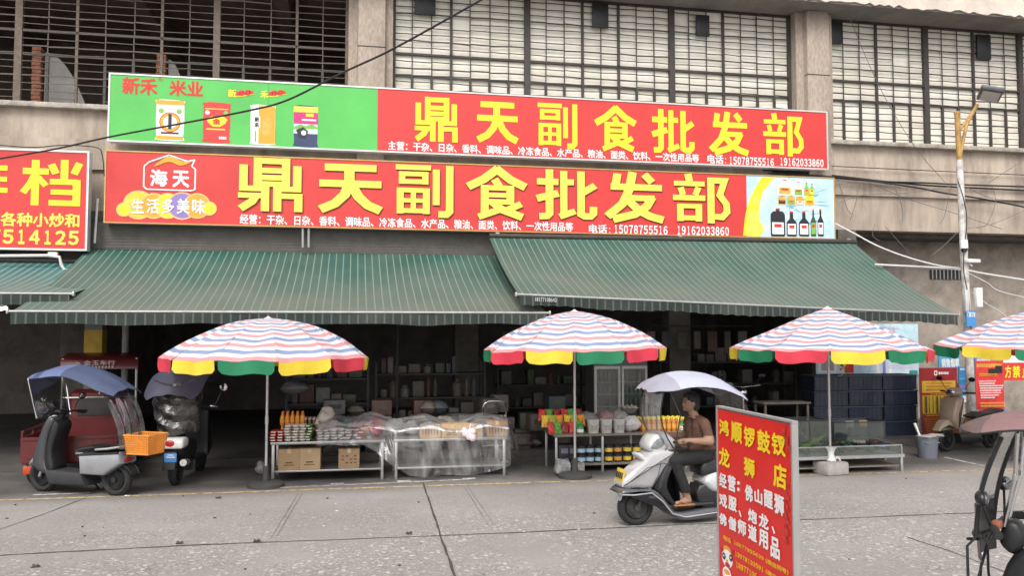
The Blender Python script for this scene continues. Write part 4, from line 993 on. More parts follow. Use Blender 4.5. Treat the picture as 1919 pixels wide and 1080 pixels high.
# red cargo tricycle parked behind them
red_m = mat('red vehicle paint', (.115, .014, .015), .4, .1, .2, 4, coat=.3)
q = atY(166, 860, 14.15)
t = thing('cargo_tricycle', 'red cargo tricycle with an open load bed, seen from behind the grey scooter', 'tricycle', (q.x, 14.15, 0), R(95))
wheel(t, -.55, .25, .12, steel_dark, y=-.62); wheel(t, -.55, .25, .12, steel_dark, y=.62); wheel(t, 1.35, .25, .11, steel_dark)
b = B(); hw = .66
b.bb(-1.05, .55, -hw, hw, .34, .40)
for y in (-hw, hw): b.bb(-1.05, .55, y - .02, y + .02, .40, .72)
b.bb(.53, .57, -hw, hw, .40, .80)
for x in (-.8, -.4, 0, .4):
    for y in (-hw - .03, hw + .03): b.bb(x - .03, x + .03, y - .012, y + .012, .36, .72)
b.tube([(-1.05, -hw, .80), (.55, -hw, .80)], .022, 8); b.tube([(-1.05, hw, .80), (.55, hw, .80)], .022, 8)
for x in (-1.05, -.5, .05, .55):
    for y in (-hw, hw): b.tube([(x, y, .7), (x, y, .80)], .018, 6)
b.done('load_bed', red_m, t)
b = B(); b.bb(-1.09, -1.06, -hw, hw, .36, .72)
for y in (-.5, -.17, .17, .5): b.bb(-1.105, -1.088, y - .1, y + .1, .42, .66)
b.bb(-1.115, -1.09, -hw, hw, .69, .73); b.done('tailgate', red_m, t, smooth=False)
b = B(); b.box((-1.13, -.1, .5), (.01, .1, .06)); b.done('badge', galv, t)
for s in (-1, 1):
    b = B(); b.box((-1.12, s * .55, .27), (.05, .14, .12), 0, 0, .015); b.done('tail_lamp', mat('red amber lens', (.5, .06, .02), .25), t)
b = B(); b.slab([(.75, .3), (.75, 1.22), (.95, 1.28), (1.3, 1.05), (1.45, .6), (1.4, .3)], .46, 0, .06, sm=False); b.bb(.735, .748, -.33, .33, .85, 1.14, 1); b.done('cab', [red_m, mat('dark pane', (.05, .045, .045), .15)], t)
b = B()
for y in (-.56, .56): b.tube([(.72, y, .4), (.72, y, 1.8)], .02, 8)
b.tube([(.72, -.56, 1.15), (.72, .56, 1.15)], .014, 6); b.tube([(.72, .0, 1.2), (.72, .0, 1.7)], .012, 6); b.done('canopy_frame', galv, t)
b = B(); b.slab([(.66, 1.62), (.78, 1.62), (.80, 1.78), (1.2, 1.86), (1.2, 1.88), (.74, 1.82), (.68, 1.76)], .60, 0, .02, sm=False); rf = b.done('roof_sign', red_m, t)
b = B(); b.text('金玉车行', (.652, .24, 1.765), (0, -.48, 0), (0, 0, -.08), 0, .02)
for k in range(9): b.box((.652, .2 - k * .05, 1.655), (.004, .028, .03))
b.done('lettering', mat('faded white paint', (.5, .42, .40), .6), rf, smooth=False)

# ------------------------------------------------------------------ moving scooter and rider
MS = (3.86, 9.36)
t = thing('motor_scooter', 'silver white scooter being ridden, with a pale lilac rain canopy', 'scooter', (MS[0], MS[1], 0), PI + R(6))
LX = lambda px: .64 + (1195 - px) / 158.0
LZ = lambda py: (985 - py) / 160.0
pf = lambda L_: [(LX(a), LZ(c)) for a, c in L_]
pearl = mat('pearl scooter paint', (.52, .52, .535), .25, .15, .05, 4, coat=.8); under = mat('grey lower panels', (.11, .11, .12), .4, .2, .15, 6, coat=.3)
wheel(t, .64, .215, .11, mat('dark alloy', (.10, .10, .10), .35, .6), spokes=3); wheel(t, -.64, .215, .115, steel_dark)
b = B(); b.slab(pf([(1164, 912), (1168, 895), (1186, 880), (1206, 864), (1222, 847), (1258, 846), (1262, 858), (1246, 884), (1232, 903), (1222, 916), (1195, 914)]), .20, 0, .05, hw2=.10); b.done('front_shield', pearl, t)
b = B(); b.slab(pf([(1250, 862), (1266, 848), (1274, 852), (1258, 885), (1250, 915), (1274, 952), (1258, 948), (1234, 925), (1228, 912)]), .18, 0, .03); b.done('inner_shield', blackp, t)
b = B(); b.slab(pf([(1156, 921), (1164, 914), (1195, 917), (1222, 918), (1240, 932), (1258, 954), (1276, 962), (1352, 958), (1352, 974), (1290, 978), (1262, 970), (1242, 950), (1222, 928), (1195, 923), (1166, 926)]), .17, 0, .03); b.done('lower_panel', under, t)
b = B()
for s in (-1, 1): b.tube([(LX(a), s * .178, LZ(c)) for a, c in ((1157, 922), (1180, 924), (1215, 922), (1236, 938), (1256, 962), (1282, 970), (1350, 966))], .010, 6)
b.tube([(LX(1157), -.17, LZ(922)), (LX(1153), 0, LZ(920)), (LX(1157), .17, LZ(922))], .010, 6)
b.tube([(LX(1165), -.13, LZ(900)), (LX(1160), -.10, LZ(912)), (LX(1190), -.17, LZ(914)), (LX(1212), -.19, LZ(902))], .008, 6)
b.done('chrome_trim', chrome, t)
b = B(); b.slab([(.30, .205), (-.30, .205), (-.30, .235), (.30, .235)], .15, 0, .008, sm=False); b.done('footboard', mat('footboard dark', (.03, .03, .033), .7), t)
b = B(); b.slab(pf([(1324, 905), (1345, 890), (1420, 882), (1478, 886), (1470, 905), (1400, 926), (1352, 930), (1330, 918)]), .18, 0, .05); b.done('body', pearl, t)
b = B(); b.slab(pf([(1318, 885), (1330, 868), (1380, 866), (1420, 868), (1465, 864), (1472, 878), (1420, 886), (1330, 898)]), .16, 0, .04); b.done('seat', blackp, t)
b = B(); b.slab(pf([(1318, 915), (1420, 920), (1440, 960), (1330, 962)]), .13, 0, .03); b.done('engine', blackp, t)
b = B(); b.tube([(LX(1390), .16, .28), (LX(1460), .18, .34)], .055, 10); b.done('exhaust', galv, t)
b = B(); b.slab(pf([(1212, 836), (1224, 818), (1240, 812), (1262, 822), (1270, 834), (1266, 846), (1244, 850), (1218, 848)]), .15, 0, .05); b.done('handlebar_cover', pearl, t)
b = B(); b.slab([(p[0], p[1]) for p in pf([(1216, 842), (1226, 824), (1242, 822), (1246, 834), (1236, 844)])], .152, 0, .02); hd = b.done('headlight', mat('smoky lens', (.20, .21, .22), .08, 0, .3, 20), t)
b = B()
for s in (-1, 1):
    b = B(); b.tube([(LX(1176), s * .168, LZ(898)), (LX(1205), s * .196, LZ(876)), (LX(1236), s * .203, LZ(868)), (LX(1250), s * .203, LZ(872))], .005, 5); b.tube([(LX(1212), s * .198, LZ(914)), (LX(1226), s * .203, LZ(890)), (LX(1232), s * .203, LZ(868))], .004, 5); b.done('panel_gap', blackp, t)
b = B(); b.box((LX(1196), -.192, LZ(900)), (.09, .012, .022), 0, 0, 0, Matrix.Rotation(R(-35), 3, 'Y')); b.done('side_vent', blackp, t)
b = B()
for s in (-1, 1): b.tube([(LX(1255), s * .10, LZ(834)), (LX(1242), s * .17, LZ(848)), (LX(1250), s * .16, LZ(868))], .006, 6)
b.done('brake_cable', blackp, t)
b = B(); b.box((LX(1203), 0, LZ(858)), (.10, .22, .05), 0, 0, .02, Matrix.Rotation(R(-45), 3, 'Y')); b.done('indicator', mat('clear lens', (.5, .5, .5), .1), t)
b = B(); b.tube([(LX(1214), -.17, LZ(856)), (LX(1232), -.2, LZ(860)), (LX(1262), -.195, LZ(857))], .012, 6); b.done('shield_trim', blackp, t)
b = B(); b.tube([(LX(1262), -.14, LZ(832)), (LX(1276), -.26, LZ(830)), (LX(1284), -.34, LZ(832))], .014, 8); b.tube([(LX(1262), .14, LZ(832)), (LX(1276), .26, LZ(830)), (LX(1284), .34, LZ(832))], .014, 8)
b.done('handlebar', blackp, t)
b = B(); b.slab(pf([(1262, 838), (1290, 834), (1294, 842), (1264, 848)]), .035, -.22, .012); b.done('phone_pouch', mat('pink pouch', (.72, .25, .33), .5), t)
b = B(); b.box((LX(1167), -.02, LZ(892)), (.012, .21, .15), 0, 0, .004, Matrix.Rotation(R(-14), 3, 'Y'))
for k in range(4): b.box((LX(1167) + .012, -.09 + k * .047, LZ(892)), (.008, .022, .07), 1, 0, 0, Matrix.Rotation(R(-14), 3, 'Y'))
b.done('number_plate', [mat('plate yellow', (.62, .44, .06), .4), BLK], t)
b = B()
for s in (-1, 1): b.tube([(.64, s * .075, .215), (.54, s * .07, .42), (.47, s * .05, .6)], .026, 8)
b.done('fork', steel_dark, t)
b = B(); b.slab([(.86, .30), (.80, .42), (.64, .47), (.46, .42), (.62, .44), (.78, .40)], .07, 0, .012); b.done('front_fender', pearl, t)
lil = mat('pale lilac canopy cloth', (.46, .48, .60), .55, 0, .06, 4, trans=.06); lil2 = mat('lilac canopy cloth, darker front panel', (.33, .33, .40), .55, 0, .08, 4, trans=.06)  # front panel of the canopy is a darker lavender cloth
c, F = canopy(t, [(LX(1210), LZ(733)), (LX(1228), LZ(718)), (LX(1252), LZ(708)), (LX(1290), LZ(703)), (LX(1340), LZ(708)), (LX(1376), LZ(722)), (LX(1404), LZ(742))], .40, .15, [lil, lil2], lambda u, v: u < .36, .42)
b = B(); b.grid(lambda u, v: (LX(1370) - .30 * math.sin(u * 1.6), (v - .5) * .62, LZ(722) - u * .62), 14, 10, 0); b.done('rear_curtain', smoked, t)
def WS(u, v):
    s = v * 2 - 1; k = u
    x = LX(1218) + .10 * math.sin(k * PI) - .16 * k - .10 * s * s; return (x, s * (.27 - .05 * k), LZ(738) - k * (LZ(738) - LZ(846)))
b = B(); b.grid(WS, 12, 12, 0); ws = b.done('windshield', clearf, t)
b = B()
for v in (0, 1): b.tube([WS(u / 12, v) for u in range(13)], .008, 6)
b.tube([WS(1, v / 8) for v in range(9)], .008, 6); b.done('windshield_edge', blackp, ws)
b = B(); b.tube([(LX(1258), -.22, LZ(845)), (LX(1264), -.30, LZ(780)), (LX(1240), -.33, LZ(732))], .008, 8); b.done('canopy_post', steel_dark, t); b = B(); b.tube([(LX(1258), .22, LZ(845)), (LX(1264), .30, LZ(780)), (LX(1240), .33, LZ(732))], .008, 8); b.done('canopy_post', steel_dark, t); b = B()
b.tube([(LX(1440), 0, .7), (LX(1425), 0, 1.2), (LX(1395), 0, 1.5)], .012, 8); b.done('canopy_post', steel_dark, t)

# the rider: one continuous skin, grown round limb segments and remeshed
def human(name, label, loc, rz, segs, balls, mats, hair_pts, assign):
    b = B()
    for a, c, r0, r1, g in segs:
        a, c = Vector(a), Vector(c); n = 6; P = [a.lerp(c, k / n) for k in range(n + 1)]
        b.tube(P, [r0 + (r1 - r0) * k / n for k in range(n + 1)], 14); b.ball(a, r0, 0, 12); b.ball(c, r1, 0, 12)
    for c, r, rot in balls: b.ball(c, r, 0, 18, rot)
    o = b.done(name, mats, None, smooth=False)
    md = o.modifiers.new('remesh', 'REMESH'); md.mode = 'VOXEL'; md.voxel_size = .0085
    m2 = o.modifiers.new('smooth', 'SMOOTH'); m2.factor = .5; m2.iterations = 4
    dg = bpy.context.evaluated_depsgraph_get(); me = bpy.data.meshes.new_from_object(o.evaluated_get(dg))
    o.modifiers.clear(); old = o.data; o.data = me; bpy.data.meshes.remove(old)
    me.materials.clear()
    for m in mats: me.materials.append(m)
    for p in me.polygons:
        p.material_index = assign(p.center); p.use_smooth = True
    o.location = loc; o.rotation_euler = (0, 0, rz)
    return tag(o, label, 'person')
skin = mat('skin', (.31, .175, .12), .55, 0, .08, 9); shirt = mat('brown t-shirt', (.105, .052, .033), .85, 0, .25, 7, .7, 14)
pants = mat('black trousers', (.013, .0125, .014), .85, 0, .25, 8, .8, 13); hairm = mat('black hair', (.018, .015, .013), .6, 0, .3, 40, .5, 60)
segs = []
for s in (-1, 1):
    y = s
    segs += [((-.22, y * .10, .80), (.22, y * .14, .75), .115, .085, 'leg'), ((.22, y * .14, .75), (.07, y * .145, .40), .083, .066, 'leg'), ((.07, y * .145, .36), (.03, y * .14, .30), .042, .038, 'foot'),
             ((.02, y * .14, .275), (.20, y * .16, .262), .036, .030, 'foot'),
             ((-.17, y * .19, 1.155), (-.19, y * .27, .97), .068, .056, 'arm'), ((-.19, y * .27, .965), (.12, y * .275, .985), .048, .031, 'arm'), ((.12, y * .275, .985), (.165, y * .275, .985), .031, .030, 'hand'),
             ((-.175, y * .05, 1.17), (-.17, y * .18, 1.16), .08, .07, 'torso')]
    for k in range(4):      # fingers curl over the grip
        yy = y * (.245 + k * .021); ln = (.9, 1, .97, .85)[k]
        segs += [((.175, yy, 1.0), (.175 + .038 * ln, yy, .992), .0105, .0095, 'hand'), ((.175 + .038 * ln, yy, .992), (.175 + .042 * ln, yy, .962), .0095, .0085, 'hand'), ((.175 + .042 * ln, yy, .962), (.185, yy, .952), .0085, .008, 'hand')]
    segs += [((.15, y * .245, .975), (.185, y * .222, .962), .012, .010, 'hand'), ((.185, y * .222, .962), (.205, y * .228, .955), .010, .009, 'hand')]
    for k in range(5): segs.append(((.195, y * (.135 + k * .0155), .258), (.225 - k * .006, y * (.133 + k * .0165), .252), .0115, .009, 'foot'))
segs += [((-.22, -.09, .83), (-.22, .09, .83), .135, .135, 'hip'), ((-.22, 0, .86), (-.205, 0, .98), .155, .15, 'torso'), ((-.205, -.06, .97), (-.18, -.085, 1.12), .135, .115, 'torso'), ((-.205, .06, .97), (-.18, .085, 1.12), .135, .115, 'torso'),
         ((-.165, 0, 1.19), (-.115, 0, 1.29), .058, .053, 'neck')]
HZ = -.075
balls = [((-.095, 0, 1.475 + HZ), (.096, .079, .114), None), ((-.055, 0, 1.43 + HZ), (.058, .058, .066), None), ((.004, 0, 1.455 + HZ), (.016, .014, .022), None), ((-.006, 0, 1.475 + HZ), (.012, .010, .03), None),
         ((-.012, 0, 1.418 + HZ), (.016, .026, .010), None), ((-.02, 0, 1.39 + HZ), (.025, .03, .02), None)]
for s in (-1, 1): balls += [((-.09, s * .079, 1.46 + HZ), (.02, .01, .03), None), ((-.02, s * .03, 1.485 + HZ), (.02, .018, .012), None)]
def assign(c):
    if c.z > 1.245 or (c.z > 1.215 and c.x > -.12): return 0
    if c.z < .37: return 0
    if abs(c.y) > .2 and c.z < 1.035 and c.z > .9 and c.x > -.26: return 0
    if c.z > .86 and c.x < .0: return 1
    if c.z > .93: return 0
    return 2
pr_ = human('person', 'rider in a brown t-shirt, black trousers and flip-flops on the silver scooter', (MS[0], MS[1], .0), PI + R(6), segs, balls, [skin, shirt, pants], None, assign)
b = B(); b.ball((-.112, 0, 1.505 + HZ), (.100, .089, .098), 0, 30); b.ball((-.137, 0, 1.455 + HZ), (.074, .085, .10), 0, 26); b.ball((-.05, .02, 1.555 + HZ), (.055, .06, .03), 0, 18)
for v in b.v: v.xyz = v + Vector((1, 1, 1)) * (.012 * noise.noise(v * 38)) + Vector((0, 0, .01 * noise.noise(v * 90)))
hair = b.done('hair', hairm, pr_, False, 80)
for s in (-1, 1):
    b = B(); b.ball((-.004, s * .031, 1.478 + HZ), (.008, .011, .0075)); b.done('eye', BLK, pr_)
    b = B(); b.box((.10, s * .15, .232), (.27, .10, .02), 0, 0, .009); b.tube([(.20, s * .15, .245), (.15, s * .115, .285), (.08, s * .10, .25)], .007, 6); b.tube([(.20, s * .15, .245), (.15, s * .19, .28), (.08, s * .20, .25)], .007, 6)
    b.done('flip_flop', mat('tan rubber', (.30, .14, .07), .7), pr_)
b = B()
for k in range(10): b.box((-.13 + (k % 5) * .02 + .002 * k, -.198, 1.10 - (k // 5) * .045 + (k % 2) * .012), (.012, .012, .014))
b.done('shirt_print', mat('grey print', (.45, .43, .41), .7), pr_, smooth=False)

# ------------------------------------------------------------------ standing sign in the foreground
XS = 1.845
t = thing('standing_sign', 'tall red standing signboard with yellow and white characters beside the rider', 'sign', (XS + .03, 3.66, 0))
A0, A1 = atX(1345, 765, XS), atX(1483, 799, XS)
yl, yr, ztop = A0.y, A1.y, (A0.z + A1.z) / 2
b = B(); b.bb(XS + .002, XS + .022, yr, yl, .12, ztop); b.done('panel', mat('sign back', (.30, .29, .28), .6), t, True, smooth=False)
b = B(); b.poly([(XS, yl, .12), (XS, yr, .12), (XS, yr, ztop), (XS, yl, ztop)]); b.done('face', mat('bright sign red', (.70, .018, .014), .35, 0, .08, 2, .08, 3), t, True, smooth=False)
b = B(); b.bb(XS - .004, XS + .026, yr - .012, yr - .001, .10, ztop + .006); b.bb(XS - .004, XS + .026, yl + .001, yl + .012, .10, ztop + .006)
b.bb(XS - .004, XS + .026, yr - .012, yl + .012, ztop + .007, ztop + .017); b.bb(XS - .004, XS + .026, yr - .012, yl + .012, .085, .098); b.done('frame', mat('grey sign frame', (.36, .355, .35), .5, .3, .1, 6), t, True, smooth=False)
for y in (yr + .06, yl - .06):
    b = B(); b.tube([(XS - .2, y, .012), (XS + .25, y, .012)], .012, 8); b.tube([(XS + .02, y, .0), (XS + .02, y, .1)], .012, 8); b.done('foot', galv, t, True)
SY = mat('standing sign yellow', (.90, .66, .02), .45, 0, .03, 4); SW = mat('standing sign white', (.86, .85, .84), .45, 0, .03, 4)
def sbox(x0, y0, x1, y1):
    """squared-up box on the sign face from the pixel of its top-left and of its bottom-right corner"""
    P0, P1 = atX(x0, y0, XS), atX(x1, y1, XS); return P0, Vector((0, P1.y - P0.y, 0)), Vector((0, 0, P1.z - P0.z))
for ch, q in zip('鸿顺锣鼓钗', ((1350, 785, 1368, 819), (1372, 789, 1393, 834), (1396, 798, 1417, 843), (1421, 804, 1446, 853), (1448, 810, 1475, 859))): b = B(); b.text(ch, *sbox(*q), 0, .036); b.done('title_character', SY, t, True, smooth=False)
for ch, q in zip('龙狮店', ((1349, 837, 1370, 879), (1396, 856, 1417, 899), (1451, 866, 1477, 921))): b = B(); b.text(ch, *sbox(*q), 0, .036); b.done('title_character', SY, t, True, smooth=False)
b = B()
def srow(chars, boxes):
    for ch, q in zip(chars, boxes): b.text(ch, *sbox(*q), 0, .036)
srow('经营', ((1350, 885, 1364, 917), (1366, 889, 1381, 925)))
for y in (906, 918):
    q = atX(1385, y, XS); b.box(q + Vector((-.003, 0, 0)), (.004, .014, .014))
srow('佛山醒狮', ((1398, 907, 1413, 944), (1416, 915, 1431, 948), (1434, 917, 1451, 957), (1453, 924, 1472, 970)))
srow('戏服炮龙', ((1350, 923, 1365, 955), (1367, 928, 1383, 962), (1404, 952, 1421, 985), (1424, 960, 1443, 996)))
for q in ((1386, 958), (1448, 988)):
    a = atX(*q, XS); b.add([a + Vector((-.004, 0, 0)), a + Vector((-.004, -.02, -.028)), a + Vector((-.004, -.032, -.02)), a + Vector((-.004, -.012, .004))], [(0, 1, 2, 3)])
srow('佛僧师道用品', ((1350, 960, 1364, 989), (1367, 966, 1382, 999), (1385, 972, 1401, 1009), (1404, 981, 1421, 1019), (1424, 990, 1442, 1033), (1446, 1004, 1464, 1053)))
b.done('trade_lettering', SW, t, True, smooth=False)
po = mat('phone orange', (.88, .56, .03), .45)
b = B(); b.text('电话', *sbox(1358, 1003, 1372, 1020), 0, .02); b.digits('18677955639', *sbox(1377, 1013, 1434, 1052)); b.done('phone_lettering', po, t, True, smooth=False)
b = B(); b.digits('13978133591', *sbox(1379, 1033, 1434, 1074)); b.done('phone_lettering', po, t, True, smooth=False)
b = B(); b.digits('18977106', *sbox(1381, 1052, 1421, 1088)); b.done('phone_lettering', po, t, True, smooth=False)
b = B(); b.text('（微信同号）', *sbox(1437, 1046, 1480, 1080), 0, .02); b.done('phone_lettering', po, t, True, smooth=False)
b = B(); b.text('（微信同号', *sbox(1437, 1067, 1478, 1100), 0, .02); b.done('phone_lettering', po, t, True, smooth=False)
b = B()                                         # small lion-dance head and firecracker prints
def sd(px, py, rpx, mi, lift, ry=None):
    c = atX(px, py, XS); k = (c - _C).length / FPX; disc(b, c, rpx * k * 1.9, mi, 18, Vector((0, -1, 0)), Vector((0, 0, -1)), lift, (ry or rpx) * k)
sd(1364, 1034, 9, 2, .0016, 9); sd(1364, 1048, 11, 0, .0020, 15); sd(1358, 1043, 3.6, 3, .0024, 6); sd(1371, 1047, 3.4, 3, .0024, 6); sd(1358, 1042, 1.2, 0, .0028, 2); sd(1371, 1046, 1.2, 0, .0028, 2); sd(1364, 1053, 2.6, 2, .0030, 3); sd(1365, 1060, 5, 4, .0032, 4); sd(1364, 1078, 9, 0, .0034, 13); sd(1364, 1073, 6, 2, .0038, 4); sd(1355, 1030, 3, 4, .004, 4); sd(1374, 1036, 3, 4, .004, 4)
corner_mats = [SW, mat('print cream', (.8, .7, .5), .5), ORG, BLK, mat('print crimson', (.5, .02, .04), .5), mat('print rust', (.42, .08, .02), .5)]
b.done('corner_print', corner_mats, t, True, smooth=False); b = B()
for k in range(16): sd(1476 + 2.5 * math.sin(k * 2.1), 905 + k * 7.5, 2.2, (5, 4)[k % 2], .0016 + k * .0002, 4)
for k in range(14): sd(1470 + k * .9 + 2 * math.sin(k), 812 + k * 3 - (k % 3) * 9, 1.8, (4, 5)[k % 2], .006 + k * .0002, 3)
b.done('edge_print', corner_mats, t, True, smooth=False)

# ------------------------------------------------------------------ stall goods
carton_mats = [mat('carton %d' % i, c, .85, 0, .1, 3, .15, 30) for i, c in enumerate([(.36, .24, .13), (.42, .29, .17), (.30, .20, .11)])]
tape = mat('packing tape', (.46, .36, .22), .3, 0, .1, 8); ink = mat('carton print', (.10, .06, .04), .8, 0, .3, 12)
def carton(label, x, y, z, sx, sy, sz, rz=0.0, k=0, group=None, style=0):
    t = thing('carton', label, 'carton', (x, y, z), rz, group)
    b = B(); b.box((0, 0, sz / 2), (sx, sy, sz), 0, 0, .006)
    if style == 0:
        b.box((0, -sy / 2 - .0005, sz * .36), (sx * .34, .003, sz * .06), 1); b.box((0, -sy / 2 - .0005, sz * .24), (sx * .5, .003, sz * .04), 1)
    elif style == 1:
        for r in range(3):
            for c in range(4):
                if (r * 5 + c * 3) % 4: b.box((-sx * .3 + c * sx * .2, -sy / 2 - .0005, sz * (.3 + r * .17)), (sx * .12, .003, sz * .07), 1)
    else:
        for c in range(6): b.box((-sx * .36 + c * sx * .14, -sy / 2 - .0005, sz * .5), (sx * .03, .003, sz * .5), 1)
    b.done('box', [carton_mats[k % 3], ink], t)
    b = B(); b.box((0, 0, sz + .001), (.05, sy + .004, .002)); b.box((0, -sy / 2 - .001, sz - .03), (.05, .002, .06)); b.done('tape', tape, t, smooth=False)
    return t
steel_top = mat('brushed steel top', (.38, .38, .37), .35, .75, .15, 18, stretch=(.3, 4, 1))
wood_edge = mat('worn board edge', (.20, .17, .14), .8, 0, .25, 5)
def table(label, x0, x1, y0, y1, zt, shelf=.16):
    t = thing('stall_table', label, 'table', ((x0 + x1) / 2, (y0 + y1) / 2, 0)); cx, cy = (x0 + x1) / 2, (y0 + y1) / 2
    b = B(); b.box((0, 0, zt - .02), (x1 - x0, y1 - y0, .04), 0, 0, .008); b.done('top', steel_top, t)
    b = B(); b.box((0, 0, shelf), (x1 - x0 - .08, y1 - y0 - .06, .03), 0, 0, .006); b.done('shelf', steel_top, t)
    for sx in (-1, 1):
        for sy in (-1, 1):
            b = B(); b.box((sx * ((x1 - x0) / 2 - .04), sy * ((y1 - y0) / 2 - .03), (zt - .04) / 2), (.04, .04, zt - .04), 0, 0, .005); b.done('leg', galv, t)
    return t
TZ = .60; ty0, ty1 = 12.80, 13.62
tx0, tx1 = atY(507, 836, ty0).x, atY(722, 840, ty0).x; ux0, ux1 = atY(738, 825, ty0).x, atY(950, 820, ty0).x
table('steel stall table with noodle packets on top and cartons on its shelf', tx0, tx1, ty0, ty1, TZ)
table('steel stall table covered to the ground by a clear plastic sheet', ux0, ux1, ty0 - .02, ty1 - .02, TZ)
sh = .177
carton('left brown carton on the shelf of the uncovered table', atY(543, 870, 13).x, 13.02, sh, .31, .34, .31, .02, 0, None, 0)
carton('middle brown carton on the table shelf, edge to edge with another', atY(582, 870, 13).x, 13.03, sh, .31, .34, .31, -.02, 1, None, 0)
carton('brown carton with rows of printed boxes, standing apart on the table shelf', atY(654, 870, 13).x, 13.0, sh, .31, .3, .29, .03, 2, None, 1)
for i, (px, s_) in enumerate(((806, 2), (846, 0), (884, 0), (930, 2))):
    q = atY(px, 812, 12.96)
    carton(['brown carton with vertical bars at the left end of the plastic covered row', 'plain carton second in the plastic covered row', 'plain carton third in the plastic covered row, behind the white bag', 'brown carton with vertical bars at the right end of the plastic covered row'][i], q.x, 13.0, TZ, .32 if i != 3 else .33, .3, .21 + .03 * (i == 3), 0, 1 + (i == 3), None, s_)
# noodle packets: flat pillows, stacked
def packet(label, m1, sx, sy, sz, group):
    t = thing('noodle_packet', label, 'packet', (0, 0, -5), 0, group)
    b = B()
    for sgn in (1, -1): b.grid(lambda u, v, sgn=sgn: ((u - .5) * sx, (v - .5) * sy, sz / 2 + sgn * sz / 2 * (math.sin(PI * u) * math.sin(PI * v)) ** .4), 8, 8, 0)
    b.done('wrapper', m1, t)
    b = B(); b.box((0, -sy / 2 - .001, sz / 2), (sx * .55, .003, sz * .4)); b.done('print', mat('packet print', (.62, .55, .48), .5), t)
    return t
pk = [packet('white noodle packet lying in the stacked rows on the table', mat('white wrapper', (.66, .63, .57), .4, 0, .12, 12), .115, .26, .045, 'white noodle packets'),
      packet('red noodle packet in the stack at the left table end', mat('red wrapper', (.55, .03, .04), .35, 0, .15, 12), .12, .26, .045, 'red noodle packets'),
      packet('green noodle packet in the narrow stack beside the white ones', mat('green wrapper', (.12, .30, .06), .35, 0, .15, 12), .10, .26, .045, 'green noodle packets')]
first = {0: True, 1: True, 2: True}
def put(k, x, y, z, rz):
    if first[k]: pk[k].location = (x, y, z); pk[k].rotation_euler = (0, 0, rz); first[k] = False
    else: dup(pk[k], (x, y, z), rz)
for px, k, n in ((514, 1, 4), (527, 1, 4), (541, 0, 6), (555, 0, 6), (568, 0, 6), (579, 2, 6)):
    q = atY(px, 820, 12.98)
    for i in range(n): put(k, q.x + random.uniform(-.008, .008), 12.98, TZ + i * .041, random.uniform(-.12, .12))
for px in (600, 613, 626, 640, 654):
    q = atY(px, 820, 13.05)
    for i in range(4): put(0, q.x + random.uniform(-.01, .01), 13.05, TZ + i * .041, random.uniform(-.15, .15))
for i in range(5): q = atY(672, 812, 13.05); put(1, q.x + random.uniform(-.04, .04), 13.05, TZ + i * .042, random.uniform(-.4, .4))
# bottles
def bottle(name, label, cat, prof, body, cap, group, lab=None, capz=None, n=12):
    t = thing(name, label, cat, (0, 0, -5), 0, group)
    b = B(); b.lathe(prof, (0, 0, 0), n); b.done('bottle_body', body, t)
    r, z = prof[-1]; b = B(); b.lathe([(r * 1.25, z - .012), (r * 1.25, z + .018), (r * 1.1, z + .022), (0, z + .022)], (0, 0, 0), 10); b.done('cap', cap, t)
    if lab:
        b = B(); b.lathe([(lab[0], lab[1]), (lab[0], lab[2])], (0, 0, 0), n); b.done('label_band', lab[3], t)
    return t
def scatter(proto, spots, label=None):
    for i, (x, y, z) in enumerate(spots):
        if i == 0: proto.location = (x, y, z); proto.rotation_euler = (0, 0, random.uniform(0, 6))
        else: dup(proto, (x, y, z), random.uniform(0, 6))
orange_liq = mat('orange drink', (.78, .30, .03), .2, 0, .1, 6, coat=.4); white_cap = mat('white cap', (.75, .74, .72), .4)
ob = bottle('drink_bottle', 'orange drink bottle in the packed rows at the back of the noodle table', 'bottle', [(.03, 0), (.034, .01), (.034, .11), (.03, .13), (.014, .165), (.013, .18)], orange_liq, mat('orange cap', (.72, .25, .03), .4), 'orange drink bottles', (.0352, .04, .09, ORG))
xo = atY(530, 800, 13.35).x
scatter(ob, [(xo + .075 * i, 13.28 + .075 * j, TZ + k) for k in (0, .2) for j in range(3) for i in range(5)])
jb = bottle('sauce_jar', 'small brown sauce jar with a pale cap, beside the orange drink bottles', 'jar', [(.026, 0), (.03, .01), (.03, .10), (.02, .12), (.02, .13)], mat('brown glass', (.10, .045, .02), .15, 0, .2, 5), mat('tan cap', (.45, .36, .25), .5), 'brown sauce jars')
xo = atY(573, 800, 13.35).x
scatter(jb, [(xo + .066 * i, 13.30 + .066 * j, TZ + k) for k in (0, .155) for j in range(3) for i in range(5)])
def pillow(name, label, cat, loc, sx, sy, sz, m, rz=0.0, group=None, seed=0, pm=None):
    b = B(); s_ = seed * 3.7
    for sgn in (1, -1):
        def F(u, v, sgn=sgn):
            e = (max(0, math.sin(PI * u)) * max(0, math.sin(PI * v))) ** .45
            nz = noise.noise(Vector((u * 4 + s_, v * 4, sgn * .3 + s_)))
            return ((u - .5) * sx * (1 - .06 * math.sin(PI * v)), (v - .5) * sy, sz / 2 + sgn * sz / 2 * e * (1 + .35 * nz) + .012 * nz)
        b.grid(F, 14, 14, 0)
    o = b.done(name, m, None); o.location = loc; o.rotation_euler = (0, 0, rz)
    return tag(o, label, cat, group)
zt = TZ
